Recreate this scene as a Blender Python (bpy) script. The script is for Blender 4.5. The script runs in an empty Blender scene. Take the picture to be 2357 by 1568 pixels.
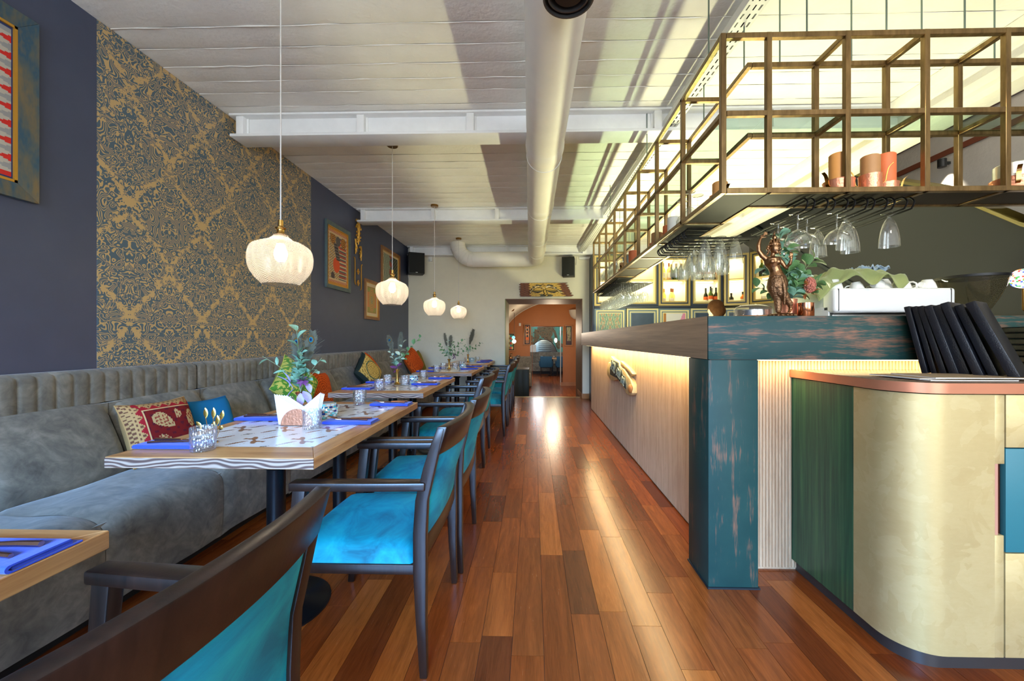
import bpy, bmesh, math, random
from mathutils import Vector, Matrix, Euler
D = bpy.data
SC = bpy.context.scene
COL = SC.collection
PI = math.pi
rnd = random.Random(7)

# ------------------------------------------------------------------ camera
CAM_H = 1.16
cd = D.cameras.new('camera')
cd.sensor_width = 36.0
cd.lens = 36.0 * 905.0 / 2357.0
cd.shift_x = -(1205.0 - 1178.5) / 2357.0
cd.shift_y = (782.0 - 784.0) / 2357.0
cd.clip_start = 0.02
cam = D.objects.new('camera', cd)
cam.location = (0, 0, CAM_H)
cam.rotation_euler = (math.radians(90), 0, math.radians(1.4))
COL.objects.link(cam)
SC.camera = cam

# ------------------------------------------------------------------ view, world, large lights
SC.view_settings.view_transform = 'Standard'
SC.view_settings.look = 'None'
SC.view_settings.gamma = 1.0
SC.view_settings.use_curve_mapping = False
SC.view_settings.exposure = 0.36
SC.cycles.use_denoising = True
SC.cycles.max_bounces = 10
SC.cycles.diffuse_bounces = 5
SC.cycles.glossy_bounces = 4
SC.cycles.transmission_bounces = 8
SC.cycles.transparent_max_bounces = 24
SC.cycles.caustics_reflective = False
SC.cycles.caustics_refractive = False
SC.cycles.sample_clamp_indirect = 4.0

w = D.worlds.new('world')
SC.world = w
w.use_nodes = True
bg = w.node_tree.nodes['Background']
bg.inputs[0].default_value = (0.84, 0.92, 1.0, 1)
bg.inputs[1].default_value = 6.5

def area(name, loc, target, sx, sy, power, color, spread=180):
    l = D.lights.new(name, 'AREA')
    l.shape = 'RECTANGLE'; l.size = sx; l.size_y = sy
    l.energy = power; l.color = color; l.spread = math.radians(spread)
    o = D.objects.new(name, l)
    o.location = loc
    o.rotation_euler = (Vector(target) - Vector(loc)).to_track_quat('-Z', 'Y').to_euler()
    COL.objects.link(o)
    return o

def strip(name, loc, sx, sy, rot, power, color):
    l = D.lights.new(name, 'AREA'); l.shape = 'RECTANGLE'; l.size = sx; l.size_y = sy
    l.energy = power; l.color = color
    o = D.objects.new(name, l); o.location = loc; o.rotation_euler = rot; COL.objects.link(o)
    return o

def spot(name, loc, target, power, color, size=60, r=0.05):
    l = D.lights.new(name, 'SPOT'); l.energy = power; l.color = color
    l.spot_size = math.radians(size); l.spot_blend = 0.6; l.shadow_soft_size = r
    o = D.objects.new(name, l); o.location = loc
    o.rotation_euler = (Vector(target) - Vector(loc)).to_track_quat('-Z', 'Y').to_euler(); COL.objects.link(o)
    return o

def point(name, loc, power, color, r=0.04, parent=None):
    l = D.lights.new(name, 'POINT')
    l.energy = power; l.color = color; l.shadow_soft_size = r
    o = D.objects.new(name, l)
    o.location = loc
    if parent: o.parent = parent
    COL.objects.link(o)
    return o

# daylight through the shop windows in the wall behind the photographer
DAY = (0.18, 0.48, 1.0)
area('daylight_window', (-0.9, -2.75, 1.55), (-0.85, -0.1, 0.0), 2.7, 2.0, 165, DAY, 64)
area('daylight_window', (2.6, -2.75, 1.55), (2.2, 2.0, 0.6), 2.4, 2.0, 20, (0.9, 0.95, 1.0), 110)
# LED line lying on the inner worktop ledge of the bar, shining up past the shelf to the ceiling
strip('bar_uplight', (1.66, 4.55, 1.12), 0.05, 3.3, (PI, 0, 0), 105, (0.97, 0.96, 0.56))
strip('bar_uplight', (2.3, 3.25, 0.98), 1.4, 0.05, (PI, 0, 0), 8, (0.97, 0.96, 0.56))
# LED line under the bar top, behind the fascia
strip('bar_led_line', (0.905, 4.3, 1.055), 0.04, 4.3, (0, math.radians(-14), 0), 26, (1.0, 0.74, 0.36))
strip('bar_led_line', (1.95, 1.945, 1.055), 1.75, 0.04, (math.radians(14), 0, 0), 5.5, (1.0, 0.74, 0.36))
# ceiling spotlights over the aisle, aimed at the bar front
spot('ceiling_spot_light', (1.2, 0.2, 2.9), (1.80, 1.95, 2.05), 85, (1.0, 0.84, 0.62), 38)
spot('ceiling_spot_light', (0.2, -0.4, 2.9), (0.35, 1.8, 0.0), 18, (1.0, 0.84, 0.62), 75)
# stairwell and the rooms beyond the passage
point('stairwell_light', (3.75, 2.6, 3.6), 16, (1.0, 0.95, 0.88), 0.15)
point('passage_room_light', (0.55, 11.0, 1.45), 46, (1.0, 0.80, 0.55), 0.2)
point('mural_room_light', (0.2, 15.6, 1.5), 34, (0.95, 0.92, 0.95), 0.2)

# ------------------------------------------------------------------ material helpers
def lin(c):
    c /= 255.0
    return c / 12.92 if c <= 0.04045 else ((c + 0.055) / 1.055) ** 2.4
def S(r, g, b):
    return (lin(r), lin(g), lin(b), 1.0)

class NT:
    """small node-graph helper"""
    def __init__(s, name):
        s.m = D.materials.new(name); s.m.use_nodes = True
        s.t = s.m.node_tree; s.n = s.t.nodes
        s.b = s.n['Principled BSDF']; s.out = s.n['Material Output']
    def node(s, t, **kw):
        n = s.n.new(t)
        for k, v in kw.items(): setattr(n, k, v)
        return n
    def put(s, sock, v):
        if hasattr(v, 'is_linked') or isinstance(v, bpy.types.NodeSocket): s.t.links.new(v, sock)
        elif v is not None: sock.default_value = v
    def M(s, op, a, b=None, c=None, clamp=False):
        n = s.node('ShaderNodeMath', operation=op, use_clamp=clamp)
        for i, v in enumerate((a, b, c)):
            if v is not None: s.put(n.inputs[i], v)
        return n.outputs[0]
    def mix(s, f, a, b, blend='MIX'):
        n = s.node('ShaderNodeMix', data_type='RGBA', blend_type=blend)
        s.put(n.inputs[0], f); s.put(n.inputs[6], a); s.put(n.inputs[7], b)
        return n.outputs[2]
    def noise(s, vec=None, scale=5, detail=2, rough=0.5, dist=0.0, col=False):
        n = s.node('ShaderNodeTexNoise')
        n.inputs['Scale'].default_value = scale; n.inputs['Detail'].default_value = detail
        n.inputs['Roughness'].default_value = rough; n.inputs['Distortion'].default_value = dist
        if vec is not None: s.t.links.new(vec, n.inputs['Vector'])
        return n.outputs['Color' if col else 'Fac']
    def pos(s): return s.node('ShaderNodeNewGeometry').outputs['Position']
    def objc(s): return s.node('ShaderNodeTexCoord').outputs['Object']
    def scale(s, vec, x, y, z):
        n = s.node('ShaderNodeMapping'); n.inputs['Scale'].default_value = (x, y, z)
        s.t.links.new(vec, n.inputs['Vector']); return n.outputs[0]
    def sep(s, vec):
        n = s.node('ShaderNodeSeparateXYZ'); s.t.links.new(vec, n.inputs[0]); return n.outputs
    def comb(s, x, y, z):
        n = s.node('ShaderNodeCombineXYZ')
        for i, v in enumerate((x, y, z)): s.put(n.inputs[i], v)
        return n.outputs[0]
    def ramp(s, fac, stops, interp='LINEAR'):
        n = s.node('ShaderNodeValToRGB'); n.color_ramp.interpolation = interp
        e = n.color_ramp.elements
        while len(e) < len(stops): e.new(0.5)
        for i, (p, c) in enumerate(stops): e[i].position = p; e[i].color = c
        s.t.links.new(fac, n.inputs[0]); return n.outputs[0]
    def bump(s, h, strength=0.3, dist=0.01):
        n = s.node('ShaderNodeBump'); n.inputs['Strength'].default_value = strength
        n.inputs['Distance'].default_value = dist
        s.t.links.new(h, n.inputs['Height']); s.t.links.new(n.outputs[0], s.b.inputs['Normal'])
    def fres(s, ior):
        """same reflectance from both sides of a thin wall"""
        g = s.node('ShaderNodeNewGeometry'); n = s.node('ShaderNodeFresnel')
        s.put(n.inputs[0], s.M('ADD', ior, s.M('MULTIPLY', g.outputs['Backfacing'], 1.0/ior - ior)))
        return n
    def base(s, v): s.put(s.b.inputs['Base Color'], v)
    def set(s, rough=0.5, metal=0.0, spec=0.5, sheen=0, sheen_tint=None, coat=0, trans=0, ior=None, alpha=None):
        i = s.b.inputs
        s.put(i['Roughness'], rough); i['Metallic'].default_value = metal
        i['Specular IOR Level'].default_value = spec
        i['Sheen Weight'].default_value = sheen
        if sheen_tint: i['Sheen Tint'].default_value = sheen_tint
        i['Coat Weight'].default_value = coat
        i['Coat Roughness'].default_value = 0.15
        if trans: i['Transmission Weight'].default_value = trans
        return s

def plain(name, c, rough=0.5, metal=0.0, var=0.0, vscale=6.0, spec=0.5, bump=0.0, bscale=40.0, sheen=0.0, coat=0.0, stretch=None):
    t = NT(name); t.set(rough, metal, spec, sheen, coat=coat)
    if var or bump:
        o = t.objc()
        if stretch: o = t.scale(o, *stretch)
    if var:
        f = t.noise(o, vscale, 4, 0.6)
        lo = tuple(x * (1 - var) for x in c[:3]) + (1,)
        hi = tuple(min(1, x * (1 + var)) for x in c[:3]) + (1,)
        t.base(t.ramp(f, [(0.3, lo), (0.7, hi)]))
    else:
        t.base(c)
    if bump: t.bump(t.noise(o, bscale, 3), bump, 0.004)
    return t.m

def emis(name, c, strength):
    t = NT(name); t.base((0, 0, 0, 1)); t.b.inputs['Emission Color'].default_value = c
    t.b.inputs['Emission Strength'].default_value = strength
    return t.m

def clear_glass(name, tint=(1, 1, 1, 1), refl=1.0, body=0.0, body_col=(1, 1, 1, 1), rough=0.02):
    """thin-walled glass: straight transmission, Fresnel reflection, optional cloudy body"""
    t = NT(name)
    tr = t.node('ShaderNodeBsdfTransparent'); tr.inputs[0].default_value = tint
    gl = t.node('ShaderNodeBsdfGlossy'); gl.inputs['Roughness'].default_value = rough
    fr = t.fres(1.5)
    f = t.M('MULTIPLY', fr.outputs[0], refl, clamp=True)
    mx = t.node('ShaderNodeMixShader'); t.put(mx.inputs[0], f)
    t.t.links.new(tr.outputs[0], mx.inputs[1]); t.t.links.new(gl.outputs[0], mx.inputs[2])
    o = mx.outputs[0]
    if body:
        d = t.node('ShaderNodeBsdfTranslucent'); d.inputs[0].default_value = body_col
        d2 = t.node('ShaderNodeBsdfDiffuse'); d2.inputs[0].default_value = body_col
        a = t.node('ShaderNodeAddShader'); t.t.links.new(d.outputs[0], a.inputs[0]); t.t.links.new(d2.outputs[0], a.inputs[1])
        m2 = t.node('ShaderNodeMixShader'); m2.inputs[0].default_value = body
        t.t.links.new(o, m2.inputs[1]); t.t.links.new(a.outputs[0], m2.inputs[2]); o = m2.outputs[0]
    t.t.links.new(o, t.out.inputs[0])
    return t.m

def wood(name, c1, c2, rough=0.35, axis='y', scale=1.0, bump=0.15, rings=9.0, coat=0.0):
    t = NT(name); t.set(rough, coat=coat)
    o = t.objc()
    st = {'x': (1.2, 14, 14), 'y': (14, 1.2, 14), 'z': (14, 14, 1.2)}[axis]
    v = t.scale(o, *[a * scale for a in st])
    f = t.noise(v, 1.0, 5, 0.62, 0.8)
    g = t.noise(t.scale(o, *[a * scale * 6 for a in st]), 1.0, 3, 0.6)
    k = t.M('ADD', t.M('MULTIPLY', f, 0.7), t.M('MULTIPLY', g, 0.3))
    t.base(t.ramp(k, [(0.32, c1), (0.66, c2)]))
    if bump: t.bump(g, bump, 0.002)
    return t.m

MT = {}
# ---- walls and ceiling
MT['navy'] = plain('navy wall paint', S(68, 76, 98), 0.42, var=0.05, bump=0.05, bscale=160)
MT['cream'] = plain('cream wall paint', S(222, 216, 192), 0.6, var=0.03, bump=0.08, bscale=30)
MT['white_conc'] = plain('white painted board-marked concrete', S(242, 239, 232), 0.65, var=0.05, vscale=3, bump=0.9, bscale=38)
MT['white_beam'] = plain('white painted steel', S(240, 240, 238), 0.5, var=0.04, bump=0.25, bscale=40)
MT['duct'] = plain('white wrapped duct', S(240, 236, 225), 0.5, var=0.03, vscale=5, bump=0.35, bscale=12)
MT['stucco'] = plain('stucco', S(205, 200, 188), 0.8, var=0.05, bump=0.6, bscale=35)
MT['rust_trim'] = plain('red brown trim', S(126, 68, 44), 0.6)
MT['greywall'] = plain('dark grey panel paint', S(38, 40, 44), 0.5, var=0.04, vscale=2, spec=0.3)
MT['teal_line'] = plain('dark teal moulding', S(14, 26, 32), 0.6)
MT['brick'] = plain('old brick', S(130, 100, 90), 0.85, var=0.3, vscale=14, bump=0.8, bscale=60)
MT['mortar'] = plain('grey mortar', S(140, 135, 135), 0.9, var=0.2, bump=0.6)
MT['orange_wall'] = plain('terracotta wall paint', S(172, 104, 46), 0.55, var=0.06, vscale=1.5)
MT['brown_lining'] = plain('brown passage lining', S(120, 82, 48), 0.55, var=0.12, vscale=5, stretch=(1, 1, 4))
MT['olive_edge'] = plain('olive green edge paint', S(150, 160, 112), 0.6)
MT['oak_trim'] = plain('oak skirting', S(168, 112, 62), 0.45, var=0.1)
MT['plug'] = plain('black', S(18, 18, 20), 0.5)

def wallpaper():
    t = NT('gold and slate damask wallpaper')
    p = t.sep(t.pos()); y, z = p[1], p[2]
    W, H = 0.53, 0.70
    u = t.M('PINGPONG', t.M('ADD', y, 0.035), W / 2)
    vec = t.comb(u, z, 0.0)
    # scroll-like outlines: iso-lines of a smooth mirrored noise
    n = t.noise(vec, 7.5, 0.4, 0.5, 1.8)
    l1 = t.M('ABSOLUTE', t.M('SUBTRACT', t.M('FRACT', t.M('MULTIPLY', n, 13.0)), 0.5))
    n2 = t.noise(vec, 19.0, 0.4, 0.5, 1.4)
    l2 = t.M('ABSOLUTE', t.M('SUBTRACT', t.M('FRACT', t.M('MULTIPLY', n2, 5.5)), 0.5))
    sel = t.M('GREATER_THAN', t.noise(vec, 7.0, 1.0), 0.52)
    line = t.M('ADD', t.M('MULTIPLY', l1, sel), t.M('MULTIPLY', l2, t.M('SUBTRACT', 1.0, sel)))
    gold = t.M('GREATER_THAN', line, 0.318)
    # ogee lattice of ragged gold veins
    cz = t.M('COSINE', t.M('MULTIPLY', t.M('ADD', z, 0.12), 2 * PI / H))
    c = t.M('ADD', t.M('MULTIPLY', cz, W * 0.225), W * 0.25)
    d = t.M('ABSOLUTE', t.M('SUBTRACT', u, c))
    wv = t.M('ADD', t.M('MULTIPLY', t.noise(vec, 22.0, 4, 0.75), 0.24), -0.107)
    vein = t.M('LESS_THAN', d, wv)
    g = t.M('MAXIMUM', gold, vein)
    t.base(t.mix(g, S(76, 100, 114), S(200, 170, 116)))
    t.set(t.M('SUBTRACT', 0.55, t.M('MULTIPLY', g, 0.15)))
    t.b.inputs['Metallic'].default_value = 0.0
    t.bump(g, 0.1, 0.001)
    return t.m
MT['wallpaper'] = wallpaper()

def floor_mat():
    t = NT('merbau floor plank'); t.set(0.27, spec=0.5)
    g = t.node('ShaderNodeNewGeometry'); oi = t.node('ShaderNodeObjectInfo')
    r = t.M('FRACT', t.M('ADD', g.outputs['Random Per Island'], t.M('MULTIPLY', oi.outputs['Random'], 7.31)))
    col = t.ramp(r, [(0.0, S(92, 39, 16)), (0.2, S(146, 73, 29)), (0.42, S(118, 54, 21)), (0.62, S(174, 97, 40)), (0.8, S(100, 47, 22)), (1.0, S(156, 81, 33))])
    p = g.outputs['Position']
    off = t.comb(t.M('MULTIPLY', r, 9.0), t.M('MULTIPLY', r, 31.0), 0.0)
    va = t.node('ShaderNodeVectorMath', operation='ADD'); t.t.links.new(p, va.inputs[0]); t.t.links.new(off, va.inputs[1])
    f = t.noise(t.scale(va.outputs[0], 26, 2.2, 1), 1.0, 5, 0.65, 1.0)
    fine = t.noise(t.scale(va.outputs[0], 300, 14, 1), 1.0, 2, 0.6)
    k = t.M('ADD', t.M('MULTIPLY', f, 0.7), t.M('MULTIPLY', fine, 0.3))
    dark = t.mix(1.0, col, (0.5, 0.44, 0.4, 1), 'MULTIPLY')
    light = t.mix(1.0, col, (1.3, 1.25, 1.15, 1), 'MULTIPLY')
    t.base(t.mix(t.M('MULTIPLY_ADD', k, 2.2, -0.62, clamp=True), dark, light))
    t.set(t.M('MULTIPLY_ADD', fine, 0.14, 0.17))
    t.bump(k, 0.12, 0.001)
    return t.m
MT['plank'] = floor_mat()
MT['subfloor'] = plain('dark joint', S(40, 22, 14), 0.8)

# ---- furniture
MT['suede'] = None
def suede():
    t = NT('grey suede upholstery'); t.set(0.75, spec=0.25, sheen=0.25)
    o = t.pos()
    f = t.noise(o, 3.4, 5, 0.62, 1.6)
    g = t.noise(t.scale(o, 1, 1, 1), 11.0, 4, 0.6, 1.8)
    k = t.M('ADD', t.M('MULTIPLY', f, 0.6), t.M('MULTIPLY', g, 0.4))
    t.base(t.ramp(k, [(0.34, S(78, 75, 68)), (0.5, S(110, 106, 95)), (0.67, S(142, 137, 124))]))
    t.bump(t.noise(o, 9.0, 3), 0.25, 0.01)
    return t.m
MT['suede'] = suede()
MT['seam'] = plain('dark seam', S(52, 52, 50), 0.9)
MT['toekick'] = plain('black toe kick', S(16, 14, 14), 0.7)
def velvet():
    t = NT('turquoise velvet'); t.set(0.62, spec=0.3, sheen=0.18, sheen_tint=S(90, 190, 220))
    o = t.pos()
    k = t.noise(t.scale(o, 8, 5, 8), 1.0, 4, 0.65, 0.8)
    t.base(t.ramp(k, [(0.3, S(0, 92, 116)), (0.52, S(0, 132, 152)), (0.75, S(24, 160, 168))]))
    t.bump(t.noise(o, 140.0, 2), 0.12, 0.002)
    return t.m
MT['velvet'] = velvet()
MT['wenge'] = wood('dark stained beech', S(16, 9, 7), S(44, 25, 17), 0.34, 'z', 1.6, 0.12, coat=0.05)
MT['ash'] = wood('ash table edging', S(160, 104, 56), S(208, 154, 98), 0.4, 'y', 1.5, 0.1)
MT['ash_x'] = wood('ash table edging across', S(160, 104, 56), S(208, 154, 98), 0.4, 'x', 1.5, 0.1)
def zebra():
    t = NT('brushed ash end grain'); t.set(0.5)
    o = t.objc()
    wv = t.node('ShaderNodeTexWave', wave_type='BANDS', bands_direction='Z')
    wv.inputs['Scale'].default_value = 9; wv.inputs['Distortion'].default_value = 16.0
    wv.inputs['Detail'].default_value = 2.0; wv.inputs['Detail Scale'].default_value = 0.45
    t.t.links.new(t.scale(o, 1.0, 1.0, 3.0), wv.inputs['Vector'])
    t.base(t.ramp(wv.outputs['Fac'], [(0.25, S(88, 62, 52)), (0.6, S(150, 124, 106)), (1.0, S(172, 148, 128))]))
    t.bump(wv.outputs['Fac'], 0.25, 0.002)
    return t.m
MT['zebra'] = zebra()
MT['iron'] = plain('black cast iron', S(22, 23, 26), 0.28, 0.3)
def colattr(name, rough=0.5, spec=0.5, bump=0.0, metal=0.0):
    t = NT(name); t.set(rough, metal, spec)
    a = t.node('ShaderNodeAttribute'); a.attribute_name = 'Col'
    t.base(a.outputs['Color'])
    if bump: t.bump(t.noise(t.objc(), 120, 3), bump, 0.002)
    return t.m
MT['print'] = colattr('printed picture', 0.55)
MT['glazed'] = colattr('glazed printed tile', 0.18)
MT['fabric_print'] = colattr('woven printed fabric', 0.8, 0.2, 0.3)
MT['relief'] = colattr('painted carving', 0.55, 0.4, 0.5)
MT['grout'] = plain('pale grout', S(188, 182, 172), 0.8)

# ---- bar
def patina(name, axis):
    t = NT(name); t.set(0.5, spec=0.25)
    o = t.pos()
    st = {'x': (2.2, 14, 30), 'z': (22, 14, 1.6), 'y': (14, 2.2, 30)}[axis]
    a = t.noise(t.scale(o, *st), 1.0, 6, 0.72, 0.4)
    b = t.noise(o, 4.5, 3, 0.6)
    f = t.noise(t.scale(o, *[q * 9 for q in st]), 1.0, 2, 0.7)
    m = t.M('ADD', t.M('ADD', t.M('MULTIPLY', a, 0.62), t.M('MULTIPLY', b, 0.38)), t.M('MULTIPLY', f, 0.22))
    teal = t.mix(b, S(20, 50, 50), S(40, 76, 70))
    lo = 0.655 if axis == 'z' else 0.615
    r = t.ramp(m, [(0.0, (0, 0, 0, 1)), (lo, (0, 0, 0, 1)), (lo+0.125, (1, 1, 1, 1))])
    t.base(t.mix(t.M('MULTIPLY', r, 0.75), teal, S(160, 104, 76)))
    t.bump(a, 0.1, 0.002)
    return t.m
MT['patina_x'] = patina('teal patina over copper, across', 'x')
MT['patina_z'] = patina('teal patina over copper, upright', 'z')
MT['patina_y'] = patina('teal patina over copper, along', 'y')
def brushed_brown():
    t = NT('brushed brown metal paint'); t.set(0.38, 0.35)
    o = t.pos(); k = t.noise(t.scale(o, 40, 1.4, 60), 1.0, 5, 0.7)
    t.base(t.ramp(k, [(0.3, S(136, 114, 92)), (0.7, S(178, 150, 120))])); return t.m
MT['fascia_side'] = brushed_brown()
MT['rib'] = wood('pale oak ribbing', S(176, 138, 104), S(212, 178, 142), 0.5, 'z', 1.4, 0.1)
def green_stain():
    t = NT('green stained oak'); t.set(0.35, coat=0.2)
    o = t.pos(); k = t.noise(t.scale(o, 60, 60, 2), 1.0, 5, 0.7)
    t.base(t.ramp(k, [(0.3, S(24, 58, 44)), (0.5, S(40, 84, 60)), (0.72, S(66, 112, 72))]))
    t.bump(k, 0.12, 0.002); return t.m
MT['green'] = green_stain()
def champagne():
    t = NT('trowelled champagne metal plaster'); t.set(0.34, 0.4)
    o = t.pos()
    v = t.node('ShaderNodeTexVoronoi', feature='F1'); v.inputs['Scale'].default_value = 17; v.inputs['Randomness'].default_value = 1
    n = t.noise(o, 7, 3, 0.6, 0.6, col=True)
    mx = t.node('ShaderNodeMix', data_type='VECTOR'); mx.inputs[0].default_value = 0.22
    t.t.links.new(t.scale(o, 1, 1, 0.75), mx.inputs[4]); t.t.links.new(n, mx.inputs[5])
    t.t.links.new(mx.outputs[1], v.inputs['Vector'])
    h = t.sep(v.outputs['Color'])[0]
    k = t.M('ADD', t.M('MULTIPLY', h, 0.4), t.M('MULTIPLY', t.noise(t.scale(o, 1, 1, 2.5), 22, 5, 0.75), 0.65))
    t.base(t.ramp(k, [(0.2, S(192, 170, 118)), (0.55, S(199, 179, 127)), (0.9, S(206, 188, 138))]))
    t.put(t.b.inputs['Roughness'], t.M('MULTIPLY_ADD', h, 0.06, 0.44))
    t.bump(k, 0.06, 0.002)
    return t.m
MT['champagne'] = champagne()
MT['copper_edge'] = plain('copper coloured edging', S(196, 128, 96), 0.35, 0.4, var=0.05)
MT['copper_top'] = plain('bronze coloured top', S(132, 104, 82), 0.25, 0.4, var=0.08)
MT['gap_brown'] = plain('red brown reveal', S(96, 48, 28), 0.5)
MT['teal_front'] = plain('teal drawer front', S(44, 116, 128), 0.45)
MT['gunmetal'] = plain('gunmetal kick plate', S(78, 76, 76), 0.35, 0.6, var=0.1, vscale=3)
MT['pinkwood'] = plain('pale copper inlay', S(190, 140, 120), 0.4)
MT['black_leather'] = plain('black leatherette', S(20, 21, 28), 0.34, var=0.1, bump=0.25, bscale=220)
MT['olive_cloth'] = plain('dark olive ribbed cloth', S(70, 66, 44), 0.8, var=0.4, vscale=30, bump=0.5, bscale=150)
MT['paper'] = plain('paper', S(232, 228, 220), 0.7)
MT['kraft'] = plain('kraft cover paper', S(166, 142, 110), 0.6, var=0.1)

# ---- metals, glass, table things
def brassbar():
    t = NT('aged brass tube'); t.set(0.34, 0.9)
    o = t.pos(); k = t.noise(t.scale(o, 30, 30, 5), 1.0, 4, 0.65)
    t.base(t.ramp(k, [(0.3, S(112, 90, 58)), (0.7, S(156, 128, 86))])); return t.m
MT['brassbar'] = brassbar()
MT['bronze_sheet'] = plain('brown bronze sheet', S(44, 35, 25), 0.6, 0.0, var=0.12, vscale=5, spec=0.2)
MT['brass'] = plain('polished brass', S(200, 156, 84), 0.22, 1.0)
MT['antique_brass'] = plain('antique brass', S(150, 112, 58), 0.3, 1.0, var=0.15)
MT['copper'] = plain('hammered copper', S(226, 152, 116), 0.36, 0.75, bump=0.5, bscale=90)
MT['copper_smooth'] = plain('polished copper', S(228, 150, 108), 0.14, 1.0)
MT['rose_cutlery'] = plain('rose gold cutlery', S(206, 150, 118), 0.2, 1.0)
MT['steel'] = plain('brushed steel', S(190, 190, 186), 0.25, 1.0)
MT['chrome'] = plain('chrome', S(220, 220, 220), 0.08, 1.0)
MT['bronze'] = plain('patinated bronze', S(152, 114, 80), 0.34, 1.0, var=0.35, vscale=30, bump=0.25, bscale=160)
MT['bronze_cloth'] = plain('chased bronze cloth', S(140, 106, 76), 0.4, 1.0, var=0.5, vscale=70, bump=0.9, bscale=190)
MT['blackwire'] = plain('black wire', S(14, 13, 12), 0.5, spec=0.25)
MT['glass'] = clear_glass('drinking glass', (0.94, 0.95, 0.95, 1), 2.0, 0.02)
def cutglass():
    t = NT('cut crystal')
    tr = t.node('ShaderNodeBsdfTransparent'); tr.inputs[0].default_value = (0.97, 0.98, 0.99, 1)
    gl = t.node('ShaderNodeBsdfGlossy'); gl.inputs['Roughness'].default_value = 0.06
    fr = t.fres(1.6)
    bp = t.node('ShaderNodeBump'); bp.inputs['Strength'].default_value = 0.6; bp.inputs['Distance'].default_value = 0.01
    v = t.node('ShaderNodeTexVoronoi'); v.inputs['Scale'].default_value = 120
    t.t.links.new(t.scale(t.objc(), 1, 1, 0.5), v.inputs['Vector'])
    t.t.links.new(v.outputs['Distance'], bp.inputs['Height'])
    t.t.links.new(bp.outputs[0], gl.inputs['Normal']); t.t.links.new(bp.outputs[0], fr.inputs['Normal'])
    mx = t.node('ShaderNodeMixShader'); t.put(mx.inputs[0], t.M('MULTIPLY_ADD', fr.outputs[0], 1.3, 0.06, clamp=True))
    t.t.links.new(tr.outputs[0], mx.inputs[1]); t.t.links.new(gl.outputs[0], mx.inputs[2])
    d = t.node('ShaderNodeBsdfDiffuse'); d.inputs[0].default_value = (0.9, 0.93, 0.96, 1)
    m2 = t.node('ShaderNodeMixShader'); m2.inputs[0].default_value = 0.02
    t.t.links.new(mx.outputs[0], m2.inputs[1]); t.t.links.new(d.outputs[0], m2.inputs[2])
    t.t.links.new(m2.outputs[0], t.out.inputs[0]); return t.m
MT['cutglass'] = cutglass()
MT['shelf_glass'] = clear_glass('greenish shelf glass', (0.80, 0.90, 0.84, 1), 1.0)
MT['pane'] = clear_glass('pane', (0.96, 0.97, 0.96, 1), 1.0)
MT['shade_glass'] = None
def shade_glass():
    t = NT('ribbed champagne lamp glass')
    o = t.sep(t.objc())
    ang = t.M('ARCTAN2', o[1], o[0])
    zig = t.M('PINGPONG', t.M('MULTIPLY', ang, 10.0 / PI), 0.5)
    lines = t.M('FRACT', t.M('ADD', t.M('MULTIPLY', o[2], 150.0), t.M('MULTIPLY', zig, 2.0)))
    h = t.M('GREATER_THAN', lines, 0.5)
    tr = t.node('ShaderNodeBsdfTransparent'); t.put(tr.inputs[0], t.mix(h, (0.86, 0.80, 0.72, 1), (1, 0.98, 0.95, 1)))
    tl = t.node('ShaderNodeBsdfTranslucent'); tl.inputs[0].default_value = (1.0, 0.93, 0.84, 1)
    gl = t.node('ShaderNodeBsdfGlossy'); gl.inputs['Roughness'].default_value = 0.12
    fr = t.node('ShaderNodeLayerWeight'); fr.inputs[0].default_value = 0.35
    m1 = t.node('ShaderNodeMixShader'); t.put(m1.inputs[0], t.M('MULTIPLY_ADD', h, 0.24, 0.18))
    t.t.links.new(tr.outputs[0], m1.inputs[1]); t.t.links.new(tl.outputs[0], m1.inputs[2])
    m2 = t.node('ShaderNodeMixShader'); ge = t.node('ShaderNodeNewGeometry')
    t.put(m2.inputs[0], t.M('MULTIPLY', t.M('MULTIPLY', t.fres(1.45).outputs[0], 0.7), t.M('SUBTRACT', 1.0, ge.outputs['Backfacing'])))
    t.t.links.new(m1.outputs[0], m2.inputs[1]); t.t.links.new(gl.outputs[0], m2.inputs[2])
    t.t.links.new(m2.outputs[0], t.out.inputs[0]); return t.m
MT['shade_glass'] = shade_glass()
MT['bulb'] = emis('glowing bulb', (1.0, 0.86, 0.66, 1), 40)
MT['led'] = emis('LED tape', (1.0, 0.82, 0.45, 1), 5)
MT['flame'] = emis('candle flame', (1.0, 0.72, 0.35, 1), 12)
MT['cord'] = plain('braided cream cord', S(210, 205, 198), 0.7)
MT['blue_napkin'] = plain('royal blue napkin', S(34, 62, 184), 0.75, sheen=0.2, bump=0.2, bscale=200)
MT['white_paper'] = plain('white paper napkin', S(236, 236, 240), 0.8)
MT['leaf'] = plain('eucalyptus leaf', S(122, 164, 138), 0.55, var=0.25, vscale=9)
MT['leaf_dark'] = plain('dark eucalyptus leaf', S(92, 130, 78), 0.5, var=0.3, vscale=12)
MT['leaf_pale'] = plain('pale silvery leaf', S(176, 196, 172), 0.6, var=0.15)
MT['leaf_lilac'] = plain('lilac petal', S(172, 160, 202), 0.6, var=0.15)
MT['leaf_plum'] = plain('plum petal', S(104, 50, 100), 0.6, var=0.25)
MT['stem'] = plain('stem', S(120, 130, 96), 0.6)
MT['feather'] = plain('peacock feather barbs', S(70, 66, 40), 0.6, var=0.4, vscale=60)
MT['eye_teal'] = plain('feather eye teal', S(16, 96, 110), 0.7, spec=0.2)
MT['eye_gold'] = plain('feather eye bronze', S(92, 68, 30), 0.7, spec=0.2)
MT['eye_navy'] = plain('feather eye navy', S(16, 22, 70), 0.7, spec=0.2)
MT['gold_leaf'] = plain('gilt metal leaf', S(220, 178, 92), 0.25, 1.0, bump=0.3)
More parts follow.
